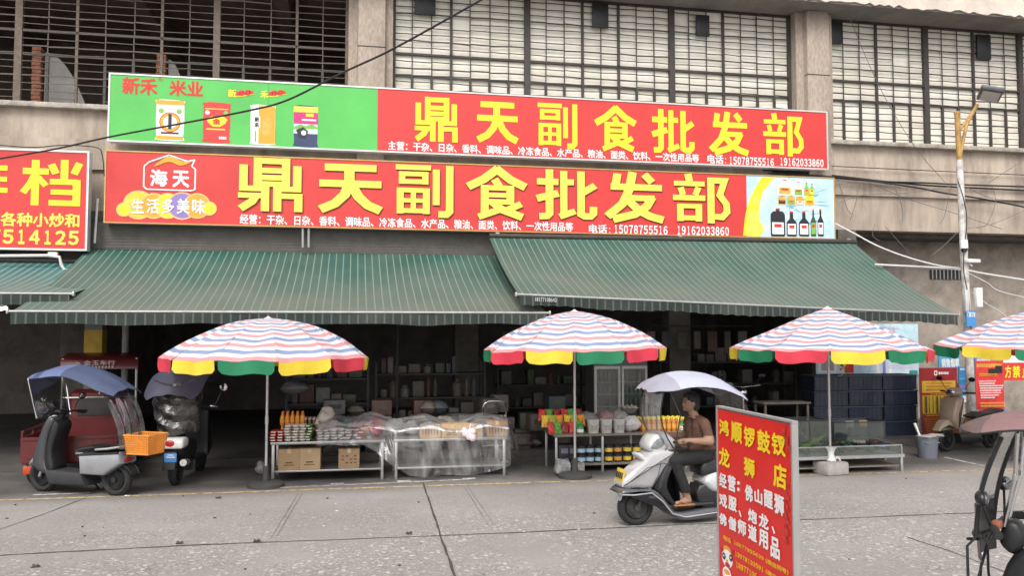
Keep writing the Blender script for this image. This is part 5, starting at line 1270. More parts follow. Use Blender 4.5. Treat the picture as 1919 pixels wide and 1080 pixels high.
for i, (px, py, c, lb, sx, sz) in enumerate(((650, 790, (.16, .38, .30), 'teal pack lying under the plastic sheet', .26, .26), (680, 790, (.70, .28, .05), 'orange pack under the plastic sheet', .22, .22), (706, 788, (.62, .05, .07), 'red pack under the plastic sheet, beside the orange one', .30, .30),
                                             (740, 795, (.62, .60, .58), 'white bag heaped under the middle of the plastic sheet', .34, .26), (772, 800, (.56, .55, .54), 'pale bag under the sheet just left of the carton row', .26, .22), (612, 780, (.52, .48, .42), 'upright beige sack under the raised end of the plastic sheet', .30, .44))):
    q = atY(px, 800, 13.32); pillow('goods_pack', lb, 'pack', (q.x, 13.36, zt), sx, .42, sz, mat('pack ' + lb[:16], c, .45, 0, .15, 8), random.uniform(-.2, .2), None, i)
for i, (px, lb) in enumerate(((835, 'dark bag on top at the back of the covered table'), (905, 'brown bag at the back of the covered table, behind the bars carton'))):
    q = atY(px, 790, 13.4); pillow('goods_pack', lb, 'pack', (q.x, 13.42, zt), .42, .3, .28, mat('dull pack %d' % i, (.16, .13, .11), .6, 0, .3, 8), .1, None, 9 + i)
# the clear sheet thrown over both tables
def sheet(u, v):
    x = -.52 + (ux1 + .05 + .52) * u; nz = lambda a, s_: noise.noise(Vector((x * a, v * a * 1.4, s_)))
    bump = .25 + .12 * math.exp(-((x + .25) / .18) ** 2) + .05 * math.sin(x * 7) + .03 * math.sin(x * 3.1)
    drop = .05 + (.50 * min(1, max(0, (u - .22) / .25))) * (1 - .25 * max(0, u - .85) / .15)
    if v < .55:
        k = v / .55; y = ty1 + .03 - k * (ty1 - ty0 + .03); z = TZ + bump * (.72 + .4 * math.sin(PI * min(1, k * 1.05)) ** .8) * (1 if k < .85 else 1 - (k - .85) / .15 * .10)
        z += .03 * nz(4.5, 1) + .014 * abs(nz(12, 4)) + .007 * abs(nz(26, 5))
    else:
        k = (v - .55) / .45; zt_ = TZ + bump * .62; z = zt_ + (TZ - drop - zt_) * k + .006 * nz(6, 2)
        y = ty0 - .015 - .09 * k * (1 + .6 * math.sin(x * 11 + k * 2)) - .016 * abs(nz(4, 3)) - .012 * math.sin(x * 19 + k * 5) - .008 * math.sin(x * 43 - k * 7)
        if u < .12: y += .0
    return (x + .03 * nz(4, 7) + .05 * max(0, v - .55) * math.sin(x * 5), y, z)
plastic = film('clear plastic sheet', (.95, .95, .95), .075, .3, .16, 7, .03, ((0, .75, 0), (1, .5, .16)))
cloudy = film('cloudy plastic sheet', (.95, .95, .95), .40, .6, .14, 10, .07, ((0, .35, .5), (.3, 1, .6)))
b = B(); b.grid(sheet, 110, 60, 0, 0, lambda i, j: 1 if j < 34 else 0); tag(b.done('plastic_sheet', [plastic, cloudy], None, False, 180), 'clear crumpled plastic sheet thrown over both stall tables', 'plastic sheet')
b = B()
def flare(u, v):
    return (ux1 + .03 + .24 * v * (.35 + .65 * u) + .03 * math.sin(u * 9) * v, ty1 - .1 - (ty1 - ty0 - .02) * u - .05 * v * math.sin(u * 6), TZ + .28 - v * (.36 + .40 * u) + .02 * math.sin(v * 8 + u * 5))
b.grid(flare, 26, 26, 0); tag(b.done('plastic_sheet', plastic, None, False, 180), 'loose corner of clear plastic hanging off the right table end', 'plastic sheet')
q = atY(880, 815, 12.66); b = B()
for k in range(7): b.ball((q.x + random.uniform(-.09, .09), 12.68 + random.uniform(-.015, .015), q.z + random.uniform(-.09, .06)), (random.uniform(.05, .08), .04, random.uniform(.04, .08)), 0, 10, Matrix.Rotation(random.random() * 2, 3, 'Y'))
b.tube([(q.x, 12.68, q.z + .06), (q.x + .03, 12.71, q.z + .17)], .012, 6)
o = b.done('carrier_bag', mat('pinkish carrier bag', (.72, .60, .64), .4, 0, .1, 9, .3, 30), None)
md = o.modifiers.new('r', 'REMESH'); md.mode = 'VOXEL'; md.voxel_size = .012
tag(o, 'crumpled pinkish white carrier bag hanging at the front of the cartons', 'bag')

# ------------------------------------------------------------------ rack of snacks and jars
ry0, ry1 = 12.85, 13.6
rx0, rx1 = atY(1040, 815, ry0).x, atY(1290, 815, ry0).x
RZ = atY(1100, 815, ry0).z; RS = atY(1150, 868, ry0).z
t = thing('display_rack', 'low two tier rack holding snacks above and jars below', 'rack', ((rx0 + rx1) / 2, (ry0 + ry1) / 2, 0))
cx, cy = (rx0 + rx1) / 2, (ry0 + ry1) / 2
b = B(); b.box((0, 0, RZ - .015), (rx1 - rx0, ry1 - ry0, .035), 0, 0, .006); b.done('top', wood_edge, t)
b = B(); b.box((.1, -.02, RS - .02), (rx1 - rx0 - .5, ry1 - ry0 - .1, .035), 0, 0, .006); b.done('shelf', wood_edge, t)
for sx in (-1, -.3, .35, 1):
    for sy in (-1, 1):
        b = B(); b.box((sx * ((rx1 - rx0) / 2 - .03), sy * ((ry1 - ry0) / 2 - .03), RZ / 2 - .02), (.035, .035, RZ - .04), 0, 0, .004); b.done('leg', galv, t)
snack_cols = [('red', (.62, .05, .04)), ('orange', (.75, .28, .03)), ('green', (.10, .34, .05)), ('yellow', (.78, .55, .05)), ('dark red', (.30, .03, .03)), ('lime', (.35, .48, .06))]
i = 0
for row, (yy, zz, n, x0_, x1_) in enumerate(((13.05, 0, 5, 1032, 1086), (13.22, .09, 6, 1022, 1090), (13.42, .17, 6, 1016, 1084))):
    for k in range(n):
        px = x0_ + (x1_ - x0_) * k / (n - 1); q = atY(px, 800, yy); nm, c = snack_cols[(k * 2 + row * 3) % 6]
        o = pillow('snack_bag', '%s snack bag, %s in the %s row at the left of the rack' % (nm, ('first', 'second', 'third', 'fourth', 'fifth', 'sixth')[k], ('front', 'middle', 'back')[row]), 'snack bag', (q.x, yy, RZ + zz), .12, .20, .05, mat(nm + ' snack foil', c, .3, 0, .3, 14), 0, None, i)
        o.rotation_euler = (R(68), random.uniform(-.15, .15), random.uniform(-.2, .2)); o.location.z += .085; i += 1
def bucket(label, loc, w_, h, m, lidm, group, sq=.5, handle=True, lab=None):
    t = thing('tub', label, 'tub', loc, random.uniform(-.15, .15), group)
    b = B(); b.lathe([(w_ * .86, 0), (w_ * .88, .01), (w_, h), (w_ * .96, h), (w_ * .84, .02), (0, .02)], (0, 0, 0), 24, 0, None, sq); b.done('tub_body', m, t)
    b = B(); b.lathe([(w_ * 1.04, h - .015), (w_ * 1.04, h + .008), (0, h + .012)], (0, 0, 0), 24, 0, None, sq); b.done('lid', lidm, t)
    if handle: b = B(); b.tube([(-w_ * .7, -w_ * 1.02, h - .02), (0, -w_ * 1.1, h - .09), (w_ * .7, -w_ * 1.02, h - .02)], .005, 6); b.done('handle', white_cap, t)
    if lab: b = B(); b.grid(lambda u, v: ((u - .5) * w_ * 1.1, -w_ * (.93 + .04 * v) - .006, h * (.25 + .4 * v)), 4, 2, 0, -.003); b.done('paper_label', lab, t)
    return t
tubm = mat('milky tub plastic', (.50, .49, .45), .4, 0, .1, 6); tlid = mat('grey white lid', (.58, .57, .54), .5)
for i, px in enumerate((1112, 1136, 1160)):
    q = atY(px, 812, 13.0); bucket(['leftmost of the three milky square tubs on the rack', 'middle one of the three milky square tubs on the rack', 'milky square tub on the rack nearest the white sack'][i], (q.x, 13.0, RZ), .095, .215, tubm, tlid, None, .55, True, mat('tub label', (.36, .33, .30), .6, 0, .3, 20))
q = atY(1088, 812, 12.95); bottle('green_jar', 'green plastic jar with white print at the front of the rack', 'jar', [(.05, 0), (.055, .01), (.055, .11), (.045, .13)], mat('green jar', (.05, .32, .10), .3, 0, .15, 8), mat('green cap', (.04, .25, .08), .4), None, (.0565, .03, .08, WHT)).location = (q.x, 12.95, RZ)
q = atY(1184, 812, 13.0); pillow('sack', 'crumpled white sack between the tubs and the yellow capped bottles', 'sack', (q.x, 13.05, RZ), .30, .26, .26, mat('white woven sack', (.55, .53, .52), .7, 0, .2, 9, .6, 26), .2, None, 31)
for i, (px, w2) in enumerate(((1100, .34), (1135, .3), (1160, .28))):
    q = atY(px, 790, 13.35); pillow('goods_pack', ['grey plastic bag of dry goods lying behind the tubs, left one', 'reddish grey bag of dry goods behind the middle tub', 'pale bag of dry goods behind the right tub'][i], 'pack', (q.x, 13.38, RZ + .1), w2, .3, .22, mat('dry goods %d' % i, [(.20, .22, .20), (.30, .20, .18), (.30, .30, .26)][i], .4, 0, .35, 12), .3, None, 40 + i)
q = atY(1178, 775, 13.45)
t = thing('basin', 'shallow grey basin heaped with goods at the back of the rack', 'basin', (q.x, 13.42, RZ + .27)); b = B(); b.lathe([(.08, 0), (.17, .09), (.18, .09), (.16, .08), (.07, .02), (0, .02)], (0, 0, 0), 20); b.done('bowl', mat('grey basin', (.28, .29, .27), .4), t)
b = B()
for k in range(18): b.ball((random.uniform(-.11, .11), random.uniform(-.11, .11), .08 + random.uniform(0, .03)), random.uniform(.02, .035), 0, 8)
b.done('heap', mat('pale heap', (.36, .34, .27), .8), t)
yb_ = bottle('sauce_bottle', 'orange labelled sauce bottle with a yellow cap in the block seen through the windshield', 'bottle', [(.035, 0), (.038, .01), (.038, .15), (.03, .175), (.016, .20), (.015, .21)], mat('amber sauce', (.50, .20, .03), .25, 0, .2, 6), mat('yellow cap', (.85, .66, .05), .4), 'yellow capped sauce bottles', (.0392, .05, .13, mat('orange label', (.70, .34, .06), .5, 0, .2, 20)))
xo = atY(1206, 800, 13.0).x
scatter(yb_, [(xo + .086 * i, 12.98 + .086 * j, RZ) for j in range(4) for i in range(9)])
gp = atY(1280, 812, 12.95); bottle('green_jar', 'green jar with a pale label at the right end of the rack', 'jar', [(.05, 0), (.055, .01), (.055, .14), (.045, .16)], MATS['green jar'], MATS['green cap'], None, (.0565, .03, .1, WHT)).location = (gp.x, 12.92, RZ)
for k, (nm, c) in enumerate((('yellow', (.72, .52, .06)), ('pale blue', (.35, .52, .60)), ('orange', (.62, .30, .06)))):
    jr = bottle('black_jar', 'black jar with a %s label stacked on the lower rack shelf' % nm, 'jar', [(.062, 0), (.066, .01), (.066, .105), (.06, .115)], mat('black jar', (.02, .02, .022), .3, 0, .2, 9), blackp, '%s labelled black jars' % nm, (.0675, .025, .085, mat(nm + ' jar label', c, .5, 0, .12, 18)), None, 16)
    sp = []
    for j, px in enumerate((1090, 1106, 1123, 1141, 1158, 1176, 1194)):
        if (1, 1, 1, 0, 2, 0, 0)[j] == k:
            q = atY(px, 865, 12.98); sp += [(q.x, 12.98, RS), (q.x, 12.98, RS + .14)]
    scatter(jr, sp)
q = atY(1214, 850, 12.98); pillow('snack_bag', 'shiny green bag at the right of the black jars', 'snack bag', (q.x, 13.0, RS + .1), .2, .3, .1, mat('green snack foil', (.03, .28, .10), .2, 0, .3, 14), 0, None, 77).rotation_euler = (R(75), 0, 0)
for i, px in enumerate((1055, 1072)):
    q = atY(px, 860, 13.3); b = B(); b.box((0, 0, .2), (.2, .25, .4), 0, 0, .02); b.box((0, -.128, .3), (.12, .006, .08), 1)
    o = b.done('crate', [mat('black crate', (.03, .03, .034), .5, 0, .2, 9), mat('crate tag', (.25, .22, .30), .6)], None); o.location = (q.x, 13.3, .0); tag(o, ('black bin under the left end of the rack', 'black bin under the rack just right of another')[i], 'bin')
# wrapped lumps on the ground by the parasol pole
for i, (px, py, s_) in enumerate(((1057, 893, .14), (1088, 890, .10))):
    q = atZ(px, py); b = B()
    b.ball((0, 0, s_ * .95), (s_, s_ * .9, s_ * .95), 0, 22)
    for v in b.v:
        n_ = noise.noise(v * 9 + Vector((i * 5, 0, 0))); m_ = max(abs(v.x), abs(v.y), abs(v.z - s_)) / max(1e-4, (v - Vector((0, 0, s_))).length)
        d_ = (v - Vector((0, 0, s_))); v.xyz = Vector((0, 0, s_)) + d_ * (1 / max(.62, m_ * 1.05)) * (.86 + .22 * n_); v.z = max(v.z, .002)
    o = b.done('wrapped_block', mat('plastic wrapped block', (.26, .26, .26), .28, 0, .45, 16, .8, 28), None, False, 60); o.location = (q.x, q.y + .1, 0)
    tag(o, ('larger plastic wrapped block on the ground left of the parasol pole', 'smaller wrapped block on the ground right of the parasol pole')[i], 'wrapped block')
q = atZ(489, 893); b = B(); b.ball((0, 0, .1), (.1, .09, .1), 0, 18)
for v in b.v: v.xyz = v * (1 + .25 * noise.noise(v * 12)); v.z = max(v.z, .002)
o = b.done('wrapped_block', MATS['plastic wrapped block'], None, False, 60); o.location = (q.x, q.y + .15, 0); tag(o, 'small grey wrapped weight at the foot of the left parasol', 'wrapped block')

# ------------------------------------------------------------------ shop interior
fridge_in = mat('fridge interior', (.16, .165, .165), .6)
q0, q1 = atY(1113, 800, 16.6), atY(1213, 668, 16.6)
t = thing('display_fridge', 'tall two door glass fridge inside the shop behind the rack', 'fridge', ((q0.x + q1.x) / 2, 16.9, .12)); fw = q1.x - q0.x; fh = q1.z - .12
b = B(); b.bb(-fw / 2, fw / 2, .28, .32, 0, fh); b.bb(-fw / 2, -fw / 2 + .04, -.3, .28, 0, fh); b.bb(fw / 2 - .04, fw / 2, -.3, .28, 0, fh); b.bb(-fw / 2 + .04, fw / 2 - .04, -.3, .28, 0, .25); b.bb(-fw / 2 + .04, fw / 2 - .04, -.3, .28, fh - .2, fh)
b.done('cabinet', mat('fridge grey', (.20, .20, .20), .5, .2, .1, 5), t, smooth=False)
for s in (-1, 1):
    b = B(); x0_, x1_ = (-fw / 2 + .01, -.012) if s < 0 else (.012, fw / 2 - .01)
    for a in ((x0_, x0_ + .05), (x1_ - .05, x1_)): b.bb(a[0], a[1], -.34, -.305, .25, fh - .2)
    b.bb(x0_ + .05, x1_ - .05, -.34, -.305, .25, .31); b.bb(x0_ + .05, x1_ - .05, -.34, -.305, fh - .26, fh - .2); do = b.done('door', galv, t, smooth=False)
    b = B(); b.bb(x0_ + .05, x1_ - .05, -.325, -.32, .31, fh - .26); b.done('pane', film('fridge pane', (.75, .78, .78), .04, 0, .05, 3, .05), do, smooth=False)
for k in range(4):
    b = B(); zz = .3 + k * (fh - .6) / 4; b.bb(-fw / 2 + .05, fw / 2 - .05, -.25, .25, zz, zz + .015); b.done('shelf', galv, t, smooth=False)
for k in range(4):
    zz = .315 + k * (fh - .6) / 4
    for i in range(11):
        if random.random() < .2: continue
        b = B(); x = -fw / 2 + .11 + i * (fw - .22) / 10; h = random.uniform(.14, .24); b.lathe([(.034, 0), (.034, h * .7), (.014, h * .9), (.014, h)], (0, 0, 0), 8)
        o = b.done('drink_bottle', mat('fridge drink %d' % (i % 3), [(.30, .31, .30), (.36, .30, .20), (.20, .24, .28)][i % 3], .3), None); o.location = ((q0.x + q1.x) / 2 + x, 16.75, .12 + zz)
        tag(o, 'dim drink bottle standing inside the glass door fridge', 'bottle', 'bottles in the fridge')
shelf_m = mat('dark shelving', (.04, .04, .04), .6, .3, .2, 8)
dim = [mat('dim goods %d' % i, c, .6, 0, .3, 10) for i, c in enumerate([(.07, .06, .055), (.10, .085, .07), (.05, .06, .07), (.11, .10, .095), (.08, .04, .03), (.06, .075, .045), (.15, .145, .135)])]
def shelves(label, x0, x1, y, zs, gl, dens=.93):
    t = thing('shop_shelf', label, 'shelf', ((x0 + x1) / 2, y, .12)); w_ = x1 - x0
    for z in zs: b = B(); b.bb(-w_ / 2, w_ / 2, -.25, .25, z, z + .03); b.done('board', shelf_m, t, smooth=False)
    for sx in (-1, 1):
        for sy in (-1, 1): b = B(); b.bb(sx * w_ / 2 - .02, sx * w_ / 2 + .02, sy * .27 - .015, sy * .27 + .015, 0, zs[-1] + .25); b.done('post', shelf_m, t, smooth=False)
    for z in zs:
        x = x0 + .08
        while x < x1 - .2:
            bw = random.uniform(.10, .30); h = random.uniform(.14, .36)
            if random.random() < dens:
                b = B(); k = random.randrange(7)
                if random.random() < .4: b.lathe([(bw * .35, 0), (bw * .38, h * .75), (bw * .2, h * .9), (bw * .2, h)], (0, 0, 0), 10)
                else: b.box((0, 0, h / 2), (bw * .92, .3, h), 0, 0, .02)
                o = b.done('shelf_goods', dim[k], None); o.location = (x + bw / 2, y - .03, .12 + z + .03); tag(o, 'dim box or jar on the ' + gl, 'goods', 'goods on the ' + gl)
            x += bw + .01
ax = lambda px, Y: atY(px, 700, Y).x
shelves('dim shelf of goods inside the shop, behind the noodle table', ax(540, 15.6), ax(690, 15.6), 15.6, (.35, .8, 1.25), 'shelf behind the noodle table')
shelves('wide dim shelf of goods inside the shop, behind the covered table', ax(705, 16), ax(905, 16), 16.0, (.4, .85, 1.3), 'shelf behind the covered table')
shelves('dim shelf of goods deep in the shop left of the fridge', ax(930, 18.5), ax(1095, 18.5), 18.5, (.4, .9, 1.4), 'shelf left of the fridge')
shelves('dim shelf of goods deep in the shop right of the fridge', ax(1230, 18), ax(1480, 18), 18.0, (.4, .9, 1.4), 'shelf right of the fridge', .6)
b = B(); q = atY(745, 700, 15.3); b.tube([(q.x, 15.3, .12), (q.x, 15.3, 3.05)], .025, 8); tag(b.done('steel_post', shelf_m, None), 'thin steel post inside the shop above the covered table', 'post')
q = atY(553, 740, 14.9); pillow('scale_pan', 'grey metal pan hanging in the dim shop above the orange bottles', 'pan', (q.x, 14.9, q.z), .5, .3, .22, mat('dull pan', (.28, .28, .28), .4, .5), 0, None, 60)
for i in range(70):
    x, y = random.uniform(-.6, 4.3), random.uniform(14.7, 15.3); lvl = random.choice((0, 0, 1, 1, 2)); b = B(); a, h = random.uniform(.22, .42), random.uniform(.2, .34)
    if i % 4 == 0:
        for sgn in (1, -1): b.grid(lambda u, v, sgn=sgn: ((u - .5) * a, (v - .5) * .34, h * .4 + sgn * h * .4 * max(0, math.sin(PI * u) * math.sin(PI * v)) ** .4), 8, 8)
    else: b.box((0, 0, h / 2), (a, .3, h), 0, 0, .012); b.box((0, -.152, h * .55), (a * .6, .004, h * .3), 1)
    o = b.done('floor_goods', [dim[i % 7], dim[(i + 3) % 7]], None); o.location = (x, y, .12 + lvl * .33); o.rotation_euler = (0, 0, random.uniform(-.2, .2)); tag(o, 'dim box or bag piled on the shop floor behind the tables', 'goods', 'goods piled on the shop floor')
for i in range(16):
    x = 3.0 + i * .34; b = B(); h = random.uniform(.25, .5); b.box((0, 0, -h / 2 - .1), (random.uniform(.12, .22), .05, h), 0, 0, .02); b.tube([(0, 0, -.1), (0, 0, 0)], .004, 4)
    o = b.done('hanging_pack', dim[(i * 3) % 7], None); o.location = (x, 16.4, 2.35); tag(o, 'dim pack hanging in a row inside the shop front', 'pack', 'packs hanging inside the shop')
b = B(); b.tube([(2.8, 16.4, 2.36), (8.3, 16.4, 2.36)], .012, 6); tag(b.done('hanging_rail', shelf_m, None), 'thin rail inside the shop from which packs hang', 'rail')
# hand truck at the table's end
q = atZ(938, 880); t = thing('hand_truck', 'chrome handled hand truck behind the right end of the covered table', 'hand truck', (q.x, 14.0, 0)); b = B()
b.tube([(-.2, .05, .1), (-.2, 0, .95), (-.17, -.03, 1.03), (-.1, -.04, 1.06), (.1, -.04, 1.06), (.17, -.03, 1.03), (.2, 0, .95), (.2, .05, .1)], .016, 8)
for z in (.3, .55, .8): b.tube([(-.2, .02, z), (.2, .02, z)], .012, 6)
b.done('frame', chrome, t); b = B(); b.box((0, -.12, .06), (.4, .3, .02), 0, 0, .004); b.done('toe_plate', galv, t)
for s in (-1, 1): wheel(t, 0, .1, .05, steel_dark, None, s * .22)
# lit tubes
lamp_e = emit('lit lamp', (1, 1, .97), 9)
for i, (px0, py0, px1, py1, Y) in enumerate(((1166, 575, 1186, 573, 15.0), (-14, 582, 14, 578, 15.4))):
    a, c = atY(px0, py0, Y), atY(px1, py1, Y); t = thing('tube_lamp', ('lit tube lamp under the right awning above the second parasol', 'lit lamp under the neighbouring stall at the left edge')[i], 'lamp', tuple((a + c) / 2))
    b = B(); b.tube([a, c], .022, 10); b.done('tube', lamp_e, t, True)
    b = B(); b.tube([a + Vector((0, 0, .05)), c + Vector((0, 0, .05))], .03, 6); b.tube([(a + c) / 2 + Vector((0, 0, .05)), (a + c) / 2 + Vector((0, .9, .16))], .006, 6); b.done('holder', white_paint, t, True)
# a motor cycle standing in the dark of the shop
q = atY(1405, 760, 15.2); t = thing('motorcycle', 'dim dark red motorcycle parked inside the shop behind the standing sign', 'motorcycle', (q.x, 15.6, .12), R(250))
wheel(t, .65, .29, .09, steel_dark); wheel(t, -.62, .29, .10, steel_dark)
b = B(); b.slab([(.25, .75), (.1, .85), (-.15, .82), (-.2, .7), (.1, .62)], .13, 0, .04); b.done('tank', red_m, t); b = B(); b.slab([(-.1, .76), (-.7, .80), (-.75, .72), (-.15, .68)], .12, 0, .03); b.done('seat', blackp, t)
b = B(); b.slab([(.2, .6), (-.3, .6), (-.35, .3), (.2, .28)], .12, 0, .04); b.done('engine', steel_dark, t)
b = B(); b.tube([(.65, 0, .29), (.38, 0, .95)], .03, 8); b.tube([(.25, -.36, 1.06), (.36, 0, 1.02), (.25, .36, 1.06)], .015, 8); b.done('handlebar', chrome, t); b = B(); b.ball((.45, 0, .92), (.08, .09, .09)); b.done('headlight', chrome, t)
for s in (-1, 1): mirror(t, .3, s * .25, 1.05, s)
# a small stall set behind the sign: table and stool by the interior
q = atY(1475, 800, 15); t = thing('work_table', 'small dim wooden table inside the shop behind the standing sign', 'table', (q.x, 15.2, .12)); b = B(); b.box((0, 0, .72), (1.0, .5, .04), 0, 0, .008); b.done('top', wood_edge, t)
for sx in (-1, 1):
    for sy in (-1, 1): b = B(); b.box((sx * .45, sy * .2, .35), (.04, .04, .7)); b.done('leg', wood_edge, t, smooth=False)

# ------------------------------------------------------------------ right side: low stall, crates, boards
glass_e = film('aquarium glass', (.80, .86, .83), .03, 0, .03, 3, .06)
q0, q1 = atZ(1478, 897), atZ(1705, 887)
t = thing('low_stand', 'low grey metal stand with glass rails at the kerb on the right', 'stand', ((q0.x + q1.x) / 2, 12.4, 0)); hx = (q1.x - q0.x) / 2; hy = .42
b = B(); b.box((0, 0, .26), (2 * hx, 2 * hy, .03), 0, 0, .006); b.box((0, -hy - .004, .255), (2 * hx + .01, .012, .05)); b.done('top', galv, t)
b = B(); b.box((0, 0, .09), (2 * hx - .1, 2 * hy - .1, .02)); b.done('lower_board', wood_edge, t, smooth=False)
for sx in (-1, -.2, 1):
    for sy in (-1, 1): b = B(); b.box((sx * (hx - .03), sy * (hy - .03), .12), (.045, .045, .24), 0, 0, .005); b.done('leg', galv, t)
b = B()
for sx in (-1, 1): b.tube([(sx * (hx - .02), -hy + .02, .27), (sx * (hx - .02), -hy + .02, .42), (sx * (hx - .02), hy - .02, .42)], .01, 6)
b.tube([(-hx + .02, -hy + .02, .42), (hx - .02, -hy + .02, .42)], .01, 6); b.done('rail', galv, t)
b = B(); b.bb(-hx + .03, hx - .03, -hy + .017, -hy + .023, .28, .41); b.done('glass_rail', glass_e, t, smooth=False)
def tank(label, px0, px1, pyt, pyb, Y, dep, water=None):
    a, c = atY(px0, pyt, Y), atY(px1, pyb, Y); w_, h = c.x - a.x, a.z - c.z
    t = thing('glass_case', label, 'glass case', ((a.x + c.x) / 2, Y + dep / 2, c.z))
    b = B()
    b.bb(-w_ / 2, w_ / 2, -dep / 2, -dep / 2 + .008, .02, h); b.bb(-w_ / 2, w_ / 2, dep / 2 - .008, dep / 2, .02, h)
    b.bb(-w_ / 2, -w_ / 2 + .008, -dep / 2 + .009, dep / 2 - .009, .02, h); b.bb(w_ / 2 - .008, w_ / 2, -dep / 2 + .009, dep / 2 - .009, .02, h); b.done('glass', glass_e, t, smooth=False)
    b = B()
    for z in (.01, h):
        b.tube([(-w_ / 2, -dep / 2, z), (w_ / 2, -dep / 2, z), (w_ / 2, dep / 2, z), (-w_ / 2, dep / 2, z), (-w_ / 2, -dep / 2, z)], .011, 6)
    for sx in (-1, 1):
        for sy in (-1, 1): b.tube([(sx * w_ / 2, sy * dep / 2, 0), (sx * w_ / 2, sy * dep / 2, h)], .011, 6)
    b.done('edge_frame', mat('dark alloy', (.10, .10, .10), .35, .6), t)
    b = B(); b.bb(-w_ / 2 + .01, w_ / 2 - .01, -dep / 2 + .01, dep / 2 - .01, .0, .018); b.done('base', mat('case base', (.09, .10, .09), .6), t, smooth=False)
    return t, w_, h
tk, w_, h_ = tank('left glass case beside the parasol pole, with a green leaf in it', 1484, 1556, 790, 872, 12.3, .5)
b = B(); b.grid(lambda u, v: (-.1 + .3 * u, -.1 + (v - .5) * .12 * math.sin(PI * min(1, u + .1)), .16 + .14 * u + .03 * math.sin(v * PI)), 8, 4, 0, .003); b.tube([(-.1, -.1, .15), (-.2, -.1, .09)], .01, 6)
o = b.done('leaf', mat('fresh leaf', (.22, .38, .06), .5, 0, .2, 10), None); o.location = tk.location + Vector((.02, 0, .03)); o.scale = (1.5, 1.5, 1.4); tag(o, 'fresh green leaf lying in the left glass case', 'leaf')
for i in range(5):
    b = B()
    for k in range(26):
        a = random.uniform(0, 6.28); r_l = random.uniform(.05, .15); d_ = Vector((math.cos(a), math.sin(a), 0)); z1 = random.uniform(.02, .12)
        p0 = d_ * .01 + Vector((0, 0, random.uniform(0, .03))); p1 = d_ * r_l + Vector((0, 0, z1)); sd_ = Vector((-d_.y, d_.x, 0)) * random.uniform(.02, .04); md_ = p0.lerp(p1, .6) + Vector((0, 0, .02))
        b.add([p0, md_ + sd_, p1, md_ - sd_], [(0, 1, 2), (0, 2, 3)], k % 3)
    o = b.done('greens', [mat('greens %d' % k, c, .55, 0, .25, 20) for k, c in enumerate([(.05, .13, .03), (.08, .20, .04), (.14, .24, .07)])], None)
    o.location = (7.15 + i * .28, 12.25 + .12 * (i % 2), .276); tag(o, 'bunch of green leaves on the low stand, %s from the left' % ('first', 'second', 'third', 'fourth', 'fifth')[i], 'greens')
for i in range(6):
    b = B(); b.lathe([(.09, 0), (.13, .12), (.135, .12), (.125, .11), (.085, .01), (0, .01)], (0, 0, 0), 16, 0, None, .6)
    for k in range(14): b.ball((random.uniform(-.08, .08), random.uniform(-.08, .08), .09 + random.uniform(0, .04)), random.uniform(.025, .04), 1, 8)
    o = b.done('produce_tray', [mat('dark tray', (.03, .04, .05), .5), [mat('greens 0', (.05, .13, .03)), mat('pale heap', (.36, .34, .27), .8), mat('dark produce', (.10, .05, .03), .7)][i % 3]], None)
    o.location = (7.28 + i * .255, 12.62, .276); tag(o, 'small dark tray of produce at the back of the low stand, %s from the left' % ('first', 'second', 'third', 'fourth', 'fifth', 'sixth')[i], 'tray')
tk, w_, h_ = tank('wide glass case right of the parasol pole over a navy spotted cloth', 1563, 1659, 793, 829, 13.1, .55)
b = B(); b.box((.12, -.2, h_ - .03), (.16, .02, .11), 0, 0, .004); b.done('price_card', mat('tan card', (.50, .36, .22), .7), tk); b = B(); b.box((-.14, -.2, h_ - .04), (.16, .02, .12), 0, 0, .004); b.done('price_card', mat('grey card', (.42, .40, .40), .7), tk)
t = thing('cloth_table', 'low table with a navy white spotted cloth carrying the wide glass case', 'table', (tk.location.x, tk.location.y, 0)); zc = tk.location.z - .012
b = B(); b.bb(-w_ / 2 - .04, w_ / 2 + .04, -.31, .31, zc - .03, zc); b.done('top', wood_edge, t, smooth=False)
for sx in (-1, 1):
    for sy in (-1, 1): b = B(); b.box((sx * w_ / 2, sy * .26, zc / 2 - .02), (.045, .045, zc - .04)); b.done('leg', wood_edge, t, smooth=False)
navy_dot = mat('navy cloth', (.02, .028, .09), .8, 0, .2, 8); b = B()
b.grid(lambda u, v: (-w_ / 2 - .05 + u * (w_ + .1), -.316 - .006 * math.sin(u * 40) * v, zc + .004 - v * .11), 50, 3, 0, .003)
for k in range(16): b.box((-w_ / 2 + .02 + k * w_ / 16.5, -.329, zc - .05), (.024, .004, .024), 1)
b.done('cloth', [navy_dot, WHT], t)
for px in (1496, 1524): pass
